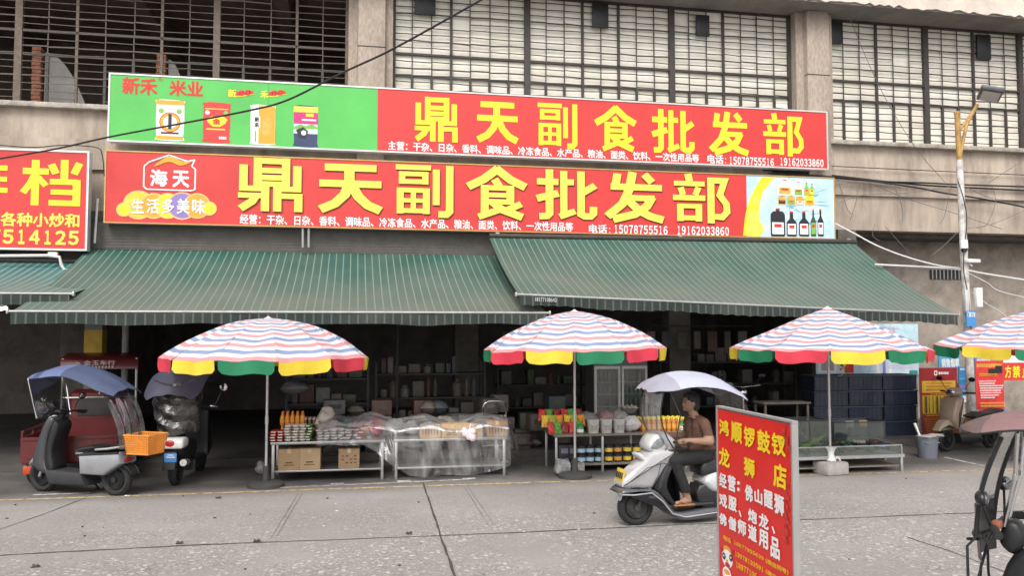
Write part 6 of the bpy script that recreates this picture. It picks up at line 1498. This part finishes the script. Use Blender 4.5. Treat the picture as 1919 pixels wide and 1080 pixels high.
# crates: three columns of navy crates
crate_m = mat('navy crate plastic', (.022, .028, .052), .38, 0, .25, 6, coat=.3)
q0, q1 = atY(1527, 820, 15.2), atY(1722, 820, 15.2); cw_ = (q1.x - q0.x) / 3; ch_ = (atY(1620, 702, 15.2).z - .12) / 4
def crate():
    t = thing('plastic_crate', 'navy crate', 'crate', (0, 0, -6), 0, 'navy crates stacked on the right'); w_, d_, h = cw_ - .02, .5, ch_ - .012
    b = B(); b.bb(-w_ / 2, w_ / 2, -d_ / 2, d_ / 2, 0, .02)
    for sy in (-1, 1): b.bb(-w_ / 2 + .01, w_ / 2 - .01, sy * (d_ / 2 - .012) - .006, sy * (d_ / 2 - .012) + .006, .02, h)
    for sx in (-1, 1): b.bb(sx * (w_ / 2 - .012) - .006, sx * (w_ / 2 - .012) + .006, -d_ / 2 + .01, d_ / 2 - .01, .02, h)
    for k in range(8): x = -w_ / 2 + .03 + k * (w_ - .06) / 7; b.bb(x - .008, x + .008, -d_ / 2, -d_ / 2 + .008, .02, h - .05)
    b.bb(-w_ / 2 + .01, w_ / 2 - .01, -d_ / 2 - .001, -d_ / 2 + .007, h * .45, h * .5); b.done('shell', crate_m, t, smooth=False)
    b = B(); b.tube([(-w_ / 2, -d_ / 2, h - .02), (w_ / 2, -d_ / 2, h - .02), (w_ / 2, d_ / 2, h - .02), (-w_ / 2, d_ / 2, h - .02), (-w_ / 2, -d_ / 2, h - .02)], .016, 6); b.done('rim', mat('crate rim', (.045, .055, .085), .3, 0, .2, 6), t)
    return t
c0 = crate(); colw, roww = ('left', 'middle', 'right'), ('bottom', 'second lowest', 'second highest', 'top')
for i in range(3):
    for j in range(4):
        L_ = (q0.x + cw_ * (i + .5) + random.uniform(-.012, .012), 15.45 + random.uniform(-.02, .02), .12 + j * ch_)
        lb = 'navy plastic crate, %s of the %s stack under the light blue poster' % (roww[j], colw[i])
        if i + j == 0: c0.location = L_; c0['label'] = lb
        else: dup(c0, L_, random.uniform(-.03, .03), lb)
# white funnel on the cement block
q = atY(1566, 868, 11.88); t = thing('white_pump', 'white funnel shaped pump standing on the cement block of the parasol', 'pump', (q.x, 12.0, .205)); b = B()
b.lathe([(.075, 0), (.08, .02), (.055, .06), (.045, .12), (.06, .17), (.088, .21), (.085, .215), (.055, .17), (.0, .12)], (0, 0, 0), 20); b.done('funnel', mat('glossy white', (.75, .75, .74), .3, 0, .05), t)
b = B(); b.tube([(.06, -.02, .05), (.11, -.03, .06), (.14, -.03, .0)], .014, 8); b.done('spout', white_cap, t)
# bucket
q = atZ(1750, 861); t = thing('bucket', 'grey plastic bucket with a board across it, in front of the beige scooter', 'bucket', (q.x, q.y + .15, 0)); b = B()
b.lathe([(.15, 0), (.152, .01), (.185, .36), (.195, .36), (.195, .375), (.178, .375), (.145, .02), (0, .02)], (0, 0, 0), 28); b.done('bucket_body', mat('blue grey plastic', (.15, .165, .20), .45, 0, .12, 5), t)
b = B(); b.tube([(-.19, 0, .35), (-.12, -.16, .28), (.12, -.16, .28), (.19, 0, .35)], .005, 6); b.done('handle', galv, t)
b = B(); b.box((0, 0, 0), (.46, .22, .02), 0, .3, .005); b.box((.1, 0, .02), (.22, .2, .016), 0, .6, .005); o = b.done('board', mat('pale board', (.42, .39, .35), .7), None); o.location = (q.x + .05, q.y + .13, .388); tag(o, 'pale board laid across the grey bucket', 'board')
b = B(); b.tube([(0, 0, 0), (-.09, .02, .24)], [.018, .024], 8); o = b.done('brush_handle', mat('glossy white', (.75, .75, .74), .3), None); o.location = (q.x - .14, q.y + .15, .37); tag(o, 'white handle sticking out of the grey bucket', 'brush')

# beige scooter parked behind the bucket
q = atY(1782, 850, 13.75); t = thing('scooter', 'beige scooter parked in front of the red and yellow notice board', 'scooter', (q.x + .55, 13.95, 0), PI + R(14))
bei = mat('beige scooter paint', (.36, .28, .20), .3, 0, .08, 5, coat=.6)
wheel(t, .62, .22, .11, blackp); wheel(t, -.62, .22, .115, blackp)
b = B(); b.slab([(.34, 1.02), (.50, .98), (.55, .84), (.60, .62), (.48, .44), (.40, .44), (.42, .7), (.34, .9)], .21, 0, .06, hw2=.15); b.done('front_shield', bei, t)
b = B(); b.slab([(.88, .40), (.78, .55), (.62, .60), (.46, .50), (.46, .40), (.62, .47), (.76, .44)], .09, 0, .03); b.done('front_fender', bei, t)
b = B(); b.slab([(.44, .34), (-.16, .31), (-.22, .15), (.38, .15)], .16, 0, .03, sm=False); b.done('floorboard', blackp, t)
b = B(); b.slab([(-.10, .58), (-.78, .66), (-.86, .50), (-.52, .32), (-.12, .30)], .18, 0, .05); b.done('body', bei, t)
b = B(); b.slab([(-.06, .60), (-.22, .70), (-.5, .70), (-.8, .76), (-.82, .68)], .15, 0, .04); b.done('seat', blackp, t)
b = B(); b.ball((.36, 0, 1.10), (.13, .17, .09)); b.done('handlebar_cover', bei, t); b = B(); b.ball((.47, 0, 1.10), (.04, .10, .06)); b.done('headlight', chrome, t)
b = B(); b.tube([(.26, -.36, 1.10), (.32, 0, 1.08), (.26, .36, 1.10)], .017, 8); b.done('handlebar', blackp, t)
for s in (-1, 1): mirror(t, .32, s * .2, 1.15, s)
b = B(); b.box((.50, .02, .78), (.02, .05, .05), 0, 0, .01); b.done('horn_cover', blackp, t)

# boards and posters
def board(name, label, cat, px0, py0, px1, py1, Y, mats, draw=None, legs=True, th=.025, floor=.12):
    a, c = atY(px0, py0, Y), atY(px1, py1, Y); zb = c.z
    t = thing(name, label, cat, ((a.x + c.x) / 2, Y, floor if legs else zb))
    b = B(); b.bb(a.x, c.x, Y + .001, Y + th, zb, a.z); b.done('panel', mat('board back', (.3, .3, .3), .7), t, True, smooth=False)
    b = B(); O = Vector((a.x, Y, a.z)); U = Vector((c.x - a.x, 0, 0)); V = Vector((0, 0, zb - a.z)); lf = [.001]
    def rect(u0, v0, u1, v1, mi):
        lf[0] += .0004; b.poly([O + U * u + V * v + Vector((0, -lf[0], 0)) for u, v in ((u0, v1), (u1, v1), (u1, v0), (u0, v0))], mi)
    def txt(s, u0, v0, u1, v1, mi, bold=.03):
        lf[0] += .0004; b.text(s, O + U * u0 + V * v0, U * (u1 - u0), V * (v1 - v0), mi, bold, lf[0]); lf[0] += .003
    rect(0, 0, 1, 1, 0)
    def lines(u0, v0, u1, v1, n, mi, rag=.3, dash=True):
        h = (v1 - v0) / n
        for k in range(n):
            u = u0; e = u1 - (u1 - u0) * rag * random.random()
            while u < e:
                w_ = random.uniform(.015, .05) if dash else e - u
                rect(u, v0 + k * h, min(e, u + w_), v0 + k * h + h * .5, mi); u += w_ + .012
    if draw: draw(rect, txt, lines)
    b.done('print', mats, t, True, smooth=False)
    if legs:
        for x in (a.x + .03, c.x - .03):
            f = B(); f.tube([(x, Y + th + .02, a.z - .02), (x, Y + th + .02, floor)], .014, 6); f.done('leg', galv, t, True)
    return t
def d_notice(rect, txt, lines):
    rect(.05, .2, .95, .38, 1); rect(.05, .42, .95, .70, 1); rect(0, .74, 1, 1, 2); lines(.16, .225, .92, .36, 3, 3, .2); lines(.25, .395, .8, .42, 1, 1)
    for k in range(8): rect(.10 + k * .1, .43, .10 + k * .1 + (.02 if k % 3 else .05), .69, 4)
    lines(.06, .76, .94, .99, 9, 3, .05); lines(.05, .71, .95, .735, 1, 1, .02); lines(.4, .06, .75, .13, 1, 5); rect(.28, .04, .36, .11, 5); rect(.3, .055, .34, .095, 0)
board('notice_board', 'red notice board with yellow panels standing behind the beige scooter', 'notice board', 1724, 690, 1797, 812, 14.75, [mat('notice red', (.32, .02, .025), .5), mat('notice yellow', (.62, .42, .03), .5), mat('notice brick', (.20, .03, .02), .6), mat('notice orange', (.55, .16, .04), .5), mat('notice dark', (.10, .06, .02), .6), WHT], d_notice)
BLU = mat('board blue', (.06, .25, .55), .45, 0, .08, 3); BLU2 = mat('board mid blue', (.10, .40, .68), .45, 0, .08, 3)
board('notice_board', 'blue shop board with white characters just right of the third parasol', 'notice board', 1759, 655, 1801, 720, 15.6, [BLU2, WHT], lambda r, x, l: (x('销售烟草', .12, .26, .95, .52, 1, .04), l(.3, .02, .9, .2, 1, 1)), True)
board('notice_board', 'narrow blue standing board with a violet streak behind the light pole', 'notice board', 1797, 688, 1816, 756, 15.2, [BLU, WHT, PURP, BLU2], lambda r, x, l: (l(.15, .04, .9, .14, 1, 1), r(0, .3, 1, .36, 3), r(0, .5, 1, .6, 2), r(0, .62, 1, .7, 3), r(.3, .8, .8, .98, 1)), True)
board('notice_board', 'blue board half hidden above the red poster at the right', 'notice board', 1826, 652, 1866, 690, 15.6, [BLU, WHT], lambda r, x, l: (l(.1, .1, .95, .5, 1, 1), l(.1, .55, .95, .95, 1, 1)), True)
def d_red(rect, txt, lines):
    lines(.05, .06, .95, .2, 1, 1, .05); rect(.45, .16, .7, .26, 2); rect(.7, .1, .95, .25, 2); lines(.1, .26, .9, .32, 2, 1, .3); lines(.08, .40, .95, .78, 8, 3, .5); lines(.05, .84, .95, .96, 2, 1, .1)
board('poster_board', 'tall red poster with yellow heading standing right of the light pole', 'poster', 1828, 677, 1883, 768, 14.9, [mat('poster red', (.66, .04, .04), .5), mat('poster yellow', (.65, .45, .05), .5), BLK, WHT], d_red)
board('poster_board', 'low blue strip board under the red poster', 'poster', 1836, 769, 1886, 786, 14.7, [BLU2, WHT], lambda r, x, l: (l(.05, .2, .95, .45, 1, 1), l(.05, .6, .95, .85, 1, 1)))
board('banner', 'red banner with yellow characters under a white strip, cut by the right edge', 'banner', 1880, 660, 1990, 712, 14.9, [RED, YEL, WHT], lambda r, x, l: (r(0, 0, 1, .38, 2), l(.1, .1, .3, .2, 1, 1), x('方', .02, .48, .13, .92, 1), x('禁', .15, .48, .28, .92, 1), x('止', .31, .48, .42, .92, 1)))
def d_blue(rect, txt, lines):
    rect(.0, .0, 1, .28, 1); rect(.02, .62, .2, .95, 2); rect(.05, .66, .17, .91, 3); rect(.27, .64, .36, .96, 4)
    for k in range(3): rect(.58 + k * .06, .6, .58 + k * .06 + .03, .98, 5 if k % 2 else 2)
    lines(.70, .68, .97, .9, 5, 6, .15, False); rect(.69, .66, .78, .69, 7); lines(.40, .66, .55, .95, 7, 6, .2); rect(.9, .92, .98, 1, 7); lines(.2, .06, .9, .24, 3, 6, .3)
board('poster_board', 'wide light blue poster above the navy crates, behind the third parasol', 'poster', 1528, 607, 1723, 702, 16.2, [SKYB, mat('poster pale blue', (.55, .76, .85), .5), WHT, mat('poster grey', (.4, .4, .4), .6), REDTXT, PURP, mat('poster lilac', (.62, .55, .75), .5), mat('poster teal', (.05, .30, .22), .5)], d_blue)
q = atY(1583, 690, 12.6); t = thing('pinwheel', 'small red, yellow and green pinwheel toy by the third parasol pole', 'toy', tuple(q)); 
for k in range(6):
    b = B(); a = k * PI / 3; b.poly([(0, 0, 0), (.10 * math.cos(a), -.01, .10 * math.sin(a)), (.09 * math.cos(a + .6), .01, .09 * math.sin(a + .6))]); b.done('blade', [UMAT[3], UMAT[4], UMAT[5]][k % 3], t, smooth=False)
b = B(); b.tube([(0, .01, 0), (-.03, .02, -.12), (-.12, .0, -.13)], .006, 5); b.done('stick', galv, t)

# ------------------------------------------------------------------ lamp post, cables
YP = 14.4
pt = [atY(x, y, YP) for x, y in ((1794, 212), (1797, 300), (1803, 440), (1812, 580), (1820, 760))]
dx = (pt[3].x - pt[0].x) / (pt[0].z - pt[3].z); zt_, xt = pt[0].z, pt[0].x
PX = lambda z: xt + dx * (zt_ - z)
t = thing('lamp_post', 'leaning white street lamp post with a rusty yellow top and a camera', 'lamp post', (PX(.12), YP, .12))
zm = pt[1].z
b = B(); b.tube([(PX(.12), YP, .12), (PX(2.5), YP, 2.5), (PX(zm), YP, zm)], [.085, .075, .062], 14); b.box((PX(.16), YP, .15), (.3, .3, .06), 0, 0, .01); b.done('lower_pole', mat('flaking white paint', (.66, .65, .63), .6, 0, .1, 6, .2, 30, stain=(.25, .2, .15), stain_scale=5, stain_amt=.8), t, True)
yp = mat('rusty yellow paint', (.50, .30, .09), .6, 0, .2, 8, .2, 40, stain=(.15, .08, .04), stain_scale=6, stain_amt=.8)
b = B(); b.tube([(PX(zm), YP, zm), (xt, YP, zt_)], .052, 12); b.lathe([(.06, 0), (.06, .05), (0, .07)], (xt, YP, zt_ - .02), 12); b.done('upper_pole', yp, t, True)
h = atY(1843, 183, YP); a0 = atY(1800, 290, YP); a1 = atY(1812, 232, YP)
b = B(); b.tube([a0, a1, atY(1832, 196, YP)], .035, 10); b.tube([atY(1799, 245, YP), atY(1814, 222, YP), atY(1832, 196, YP)], .025, 8); b.done('arm', yp, t, True)
b = B(); b.box(h + Vector((.06, -.12, .05)), (.42, .85, .10), 0, -.5, .03, Matrix.Rotation(-.6, 3, 'Z') @ Matrix.Rotation(.28, 3, 'Y')); hd = b.done('lamp_head', mat('lamp grey', (.10, .10, .11), .5, .3), t, True)
b = B(); b.box(h + Vector((.06, -.12, .012)), (.32, .7, .05), 0, 0, 0, Matrix.Rotation(-.6, 3, 'Z') @ Matrix.Rotation(.28, 3, 'Y')); b.done('lamp_lens', mat('lamp lens', (.45, .46, .48), .3), hd); hd.children[0].data.transform(Matrix.Translation(-Vector(t.location)))
def on_pole(px, py): return atY(px, py, YP - .02)
b = B(); c = on_pole(1803, 462); b.tube([c + Vector((0, -.05, .12)), c + Vector((0, -.06, -.05))], .075, 14); b.ball(c + Vector((0, -.06, -.07)), (.062, .062, .06), 1); b.done('dome_camera', [white_paint, BLK], t, True)
b = B(); c = on_pole(1811, 490); b.box(c + Vector((.06, -.1, .0)), (.32, .12, .07), 0, .2, .015); b.tube([c, c + Vector((.05, -.1, -.1))], .02, 6); b.done('bullet_camera', white_paint, t, True)
b = B(); c = on_pole(1827, 558); b.box(c + Vector((.03, -.06, 0)), (.13, .1, .38), 0, 0, .01); b.done('meter_box', white_paint, t, True)
b = B(); c = on_pole(1808, 560); b.box(c + Vector((-.04, -.08, -.05)), (.09, .1, .44), 0, 0, .01); b.done('switch_box', mat('grey box', (.5, .5, .49), .5), t, True)
b = B(); c0_, c1_ = atY(1812, 582, YP - .16), atY(1831, 612, YP - .16); b.bb(c0_.x, c1_.x, YP - .15, YP - .13, c1_.z, c0_.z, 0); b.text('门前三包', Vector((c0_.x + .02, YP - .15, c0_.z - .03)), (c1_.x - c0_.x - .04, 0, 0), (0, 0, -.1), 1, .03)
b.done('street_plate', [BLU, WHT], t, True, smooth=False)
wire = mat('black cable', (.018, .018, .02), .5, 0, .2, 8); wwire = mat('white conduit', (.62, .61, .60), .5, 0, .1, 6); gwire = mat('grey cable', (.15, .145, .14), .6, 0, .2, 8)
def cable(label, pts, r, m, group=None, k=6):
    P = [Vector(p) for p in pts]; P = smoothpts(P, k, False) if len(P) > 2 else P
    b = B(); b.tube(P, r, 6); return tag(b.done('cable', m, None), label, 'cable', group)
dp = ((-40, 304), (100, 280), (203, 257), (347, 230), (467, 207), (540, 187), (640, 137), (730, 95), (857, 25), (960, -34))
cable('thick black cable sagging across the green sign up to the top edge', [atY(x, y, 15.2 - 5.2 * (x + 40) / 1000) for x, y in dp], .0145, wire)
cable('thin black cable looping over the neighbouring sign at the left', [atY(x, y, 16.2) for x, y in ((-20, 270), (60, 276), (120, 272), (180, 276), (192, 290), (196, 330))], .010, wire)
YC = 16.85
for i, pts in enumerate((((1430, 318), (1560, 329), (1640, 338), (1720, 346), (1800, 351), (1919, 357), (1990, 362)), ((1450, 322), (1560, 333), (1650, 340), (1740, 343), (1800, 346), (1990, 352)), ((1440, 325), (1570, 332), (1660, 343), (1720, 352), (1770, 362), (1830, 371), (1919, 388), (1990, 408)))):
    cable(['upper black cable of the bundle running right from the lower sign', 'middle cable of the bundle running right from the lower sign', 'lowest cable of the bundle, dropping away toward the right edge'][i], [atY(x, y, YC - .04 * i) for x, y in pts], .020, wire)
cable('straight taut black cable along the beam above the bundle', [atY(x, y, YC) for x, y in ((1555, 311), (1680, 317), (1790, 322), (1990, 331))], .010, wire)
web = [((1585, -10), (1592, 30), (1650, 165), (1715, 275), (1772, 342)), ((1625, 340), (1700, 372), (1790, 400), (1880, 430)), ((1606, 338), (1606, 372), (1594, 412)), ((1675, 345), (1690, 385), (1692, 416)), ((1640, 420), (1636, 442), (1650, 452)), ((1660, 425), (1700, 470), (1720, 490)),
       ((1782, 345), (1772, 400), (1762, 420)), ((1919, 395), (1860, 420), (1815, 428)), ((1919, 300), (1880, 325), (1850, 345)), ((1570, 345), (1640, 342), (1690, 352)), ((1800, 430), (1770, 460), (1745, 480)), ((1860, 350), (1866, 380), (1850, 420), (1830, 428)),
       ((1570, 335), (1578, 360), (1590, 395), (1600, 402)), ((1575, 380), (1620, 365), (1700, 362), (1780, 350)), ((1810, 350), (1860, 372), (1919, 376))]
for p in web: cable('thin loose dark wire tangled on the concrete beam at the right', [atY(x, y, 16.75) for x, y in p], .0065, gwire, 'loose wires on the right beam')
cable('pale conduit drooping from the lower sign to the lamp post', [atY(x, y, 16.5 - 2 * (x - 1560) / 240) for x, y in ((1562, 417), (1600, 437), (1645, 461), (1700, 482), (1760, 498), (1800, 503))], .018, wwire)
cable('straight pale conduit running behind the lamp post to the right edge', [atY(x, y, 15.2) for x, y in ((1640, 496), (1720, 500), (1800, 505), (1850, 514), (1990, 536))], .022, wwire)
for i, p in enumerate((((1815, 512), (1850, 530), (1880, 548), (1990, 572)), ((1822, 548), (1850, 570), (1875, 585), (1900, 605)))):
    cable(('pale thin wire from the lamp post down to the right edge', 'pale wire from the meter box to the fourth parasol')[i], [atY(x, y, 14.6) for x, y in p], .010, wwire)
cable('black cable hanging down the lower lamp post', [atY(x, y, YP - .12) for x, y in ((1796, 340), (1808, 380), (1812, 420), (1806, 500), (1816, 560), (1822, 640))], .010, wire)
for i, (px0, px1, y0, y1) in enumerate(((568, 568, 424, 464), (579, 579, 424, 464), (184, 178, 372, 456))):
    b = B(); b.tube([atY(px0, y0, 16.5), atY(px1, y1, 16.5)], .022, 6); tag(b.done('hanger_rod', galv, None), ('left one of two pale rods between lower sign and left awning', 'right one of two pale rods between lower sign and left awning', 'pale rod between the neighbouring sign and the left awning')[i], 'rod')
q = atY(100, 478, 16.2); t = thing('water_pipe', 'white plastic pipe elbow under the neighbouring red sign', 'pipe', tuple(q)); b = B(); b.tube([atY(x, y, 16.15) for x, y in ((-20, 480), (92, 479), (112, 482), (115, 496), (122, 507), (135, 507))], .028, 8); b.done('pipe', wwire, t, True)
b = B(); b.box(tuple(q - q), (.16, .08, .1), 0, 0, .01); b.done('joint_box', wwire, t)

# ------------------------------------------------------------------ parked moped in the right foreground
q = atY(1893, 985, 4.25); t = thing('moped', 'parked moped with a dusty pink rain canopy, cut by the right edge in the foreground', 'moped', (q.x, q.y, 0), R(128)); HB = q.z
wheel(t, .18, .23, .11, blackp); wheel(t, -1.05, .23, .11, blackp)
b = B(); b.tube([(.0, .32, HB), (.05, .2, HB + .015), (.07, 0, HB), (.05, -.2, HB + .015), (.0, -.32, HB)], .013, 10); b.done('handlebar', steel_dark, t)
for s in (-1, 1):
    b = B(); b.tube([(-.01, s * .345, HB), (.042, s * .215, HB + .014)], .021, 12)
    for k in range(6): b.tube([(-.008 + k * .008, s * (.338 - k * .02), HB + .001 + k * .002), (-.006 + k * .008, s * (.333 - k * .02), HB + .001 + k * .002)], .0235, 12)
    b.done('grip', rubber, t)
    b = B(); b.tube([(.07, s * .18, HB - .01), (.09, s * .24, HB - .035), (.055, s * .33, HB - .04), (.04, s * .345, HB - .04)], [.009, .008, .007, .009], 8); b.done('brake_lever', blackp, t)
    b = B(); b.tube([(.06, s * .18, HB + .01), (.07, s * .24, HB + .09), (.08, s * .29, HB + .15)], .007, 8); M = Matrix.Rotation(.25 * s, 3, 'Z'); b.ball((.08, s * .30, HB + .19), (.035, .060, .044), 0, 20, M); mo = b.done('mirror', mat('mirror shell', (.018, .017, .022), .3, 0, .1), t)
    b = B(); b.ball((.060, s * .298, HB + .19), (.018, .055, .039), 0, 20, M); b.done('mirror_glass', mat('mirror glass', (.30, .30, .33), .05, 1.0), mo)
b = B(); b.slab([(-.08, HB - .08), (-.05, HB + .02), (.02, HB + .02), (.05, HB - .1), (-.02, HB - .16)], .07, -.02, .03); b.done('handlebar_cover', blackp, t)
b = B(); b.slab([(-.14, HB - .14), (-.02, HB - .16), (.06, .75), (.10, .5), (.0, .34), (-.10, .4), (-.12, .8)], .12, -.03, .04, hw2=.10); b.done('front_shield', blackp, t)
b = B(); b.slab([(.06, .36), (-.4, .34), (-.46, .2), (.02, .2)], .15, 0, .03); b.done('floorboard', blackp, t)
b = B(); b.slab([(-.3, .66), (-1.0, .72), (-1.08, .5), (-.7, .34), (-.34, .34)], .18, 0, .05); b.done('body', mat('dusty grey paint', (.20, .20, .21), .4, 0, .1, 6, coat=.3), t)
b = B(); b.slab([(-.22, .68), (-.3, .78), (-.6, .77), (-1.0, .84), (-1.04, .76)], .16, 0, .045); b.done('seat', mat('grey seat vinyl', (.16, .16, .17), .5, 0, .15, 8, .2, 60), t)
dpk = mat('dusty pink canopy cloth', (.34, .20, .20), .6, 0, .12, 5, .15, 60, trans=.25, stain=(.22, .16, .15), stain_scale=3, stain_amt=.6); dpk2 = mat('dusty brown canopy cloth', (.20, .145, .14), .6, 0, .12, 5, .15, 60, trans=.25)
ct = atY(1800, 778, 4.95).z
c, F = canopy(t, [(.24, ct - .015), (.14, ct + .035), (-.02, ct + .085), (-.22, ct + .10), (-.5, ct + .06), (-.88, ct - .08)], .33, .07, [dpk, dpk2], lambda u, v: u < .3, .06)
def WM(u, v):
    s = v * 2 - 1; return (.03 + .15 * u + .03 * math.sin(u * PI) - .05 * s * s, s * (.25 - .02 * u), ct - .03 - u * (ct - HB + .02))
b = B(); b.grid(WM, 12, 10, 0); ws = b.done('windshield', film('moped windshield', (.80, .80, .80), .07, .1, .08, 4, .08), t)
b = B(); b.grid(lambda u, v: (.172 - .01 * u - .05 * (v * 2 - 1) ** 2, (v * 2 - 1) * (.215 - .02 * u), HB + .11 - u * .30), 8, 8, 0, .004); b.done('wind_apron', mat('black apron film', (.03, .03, .032), .35), t)
b = B()
for v in (0, 1): b.tube([WM(u / 12, v) for u in range(13)], .012, 8)
b.tube([WM(1, v / 8) for v in range(9)], .008, 6); b.done('windshield_edge', blackp, ws)
for s in (-1, 1):
    b = B(); e = Vector(WM(1, (s + 1) / 2)); b.tube([e, (.17, s * .25, HB - .1), (.17, s * .25, HB - .35), (.12, s * .2, .45)], .008, 8); b.done('side_rod', blackp, t)
b = B(); b.tube([(.168, .245, HB - .06), (.12, 0, HB - .10), (.168, -.245, HB - .06)], .009, 8); b.done('cross_rod', blackp, t)
for s in (-1, 1): b = B(); b.tube([(.02, s * .05, HB), (-.05, s * .09, HB + .3), (-.08, s * .12, ct + .04)], .011, 10); b.tube([(-.05, s * .09, HB + .28), (-.052, s * .092, HB + .31)], .016, 8); b.done('canopy_post', chrome, t)
b = B(); b.tube([(.05, .1, HB), (.09, .14, HB - .1), (.14, .08, HB - .25), (.16, .04, HB - .4)], .008, 6); b.tube([(.05, .08, HB), (.1, .1, HB - .12), (.15, .1, HB - .3)], .006, 6); b.done('control_cable', blackp, t)
b = B(); b.grid(lambda u, v: Vector(WM(.02 + .26 * u * (1 - .75 * (1 - v)), .5 + .48 * v)) + Vector((-.006, 0, 0)), 6, 8, 0, .002); b.done('painted_reflection', mat('painted sky reflection', (.80, .80, .80), .3, 0, .03), ws)  # white patch painting the sky's reflection onto the windshield
b = B(); b.box((.04, .13, HB + .02), (.05, .06, .045), 0, 0, .01); b.done('switch_block', mat('orange brown switch', (.30, .10, .05), .5), t)
b = B(); b.tube([(-.72, 0, .8), (-.80, 0, 1.3), (-.6, 0, ct + .04)], .014, 8); b.done('rear_post', chrome, t)
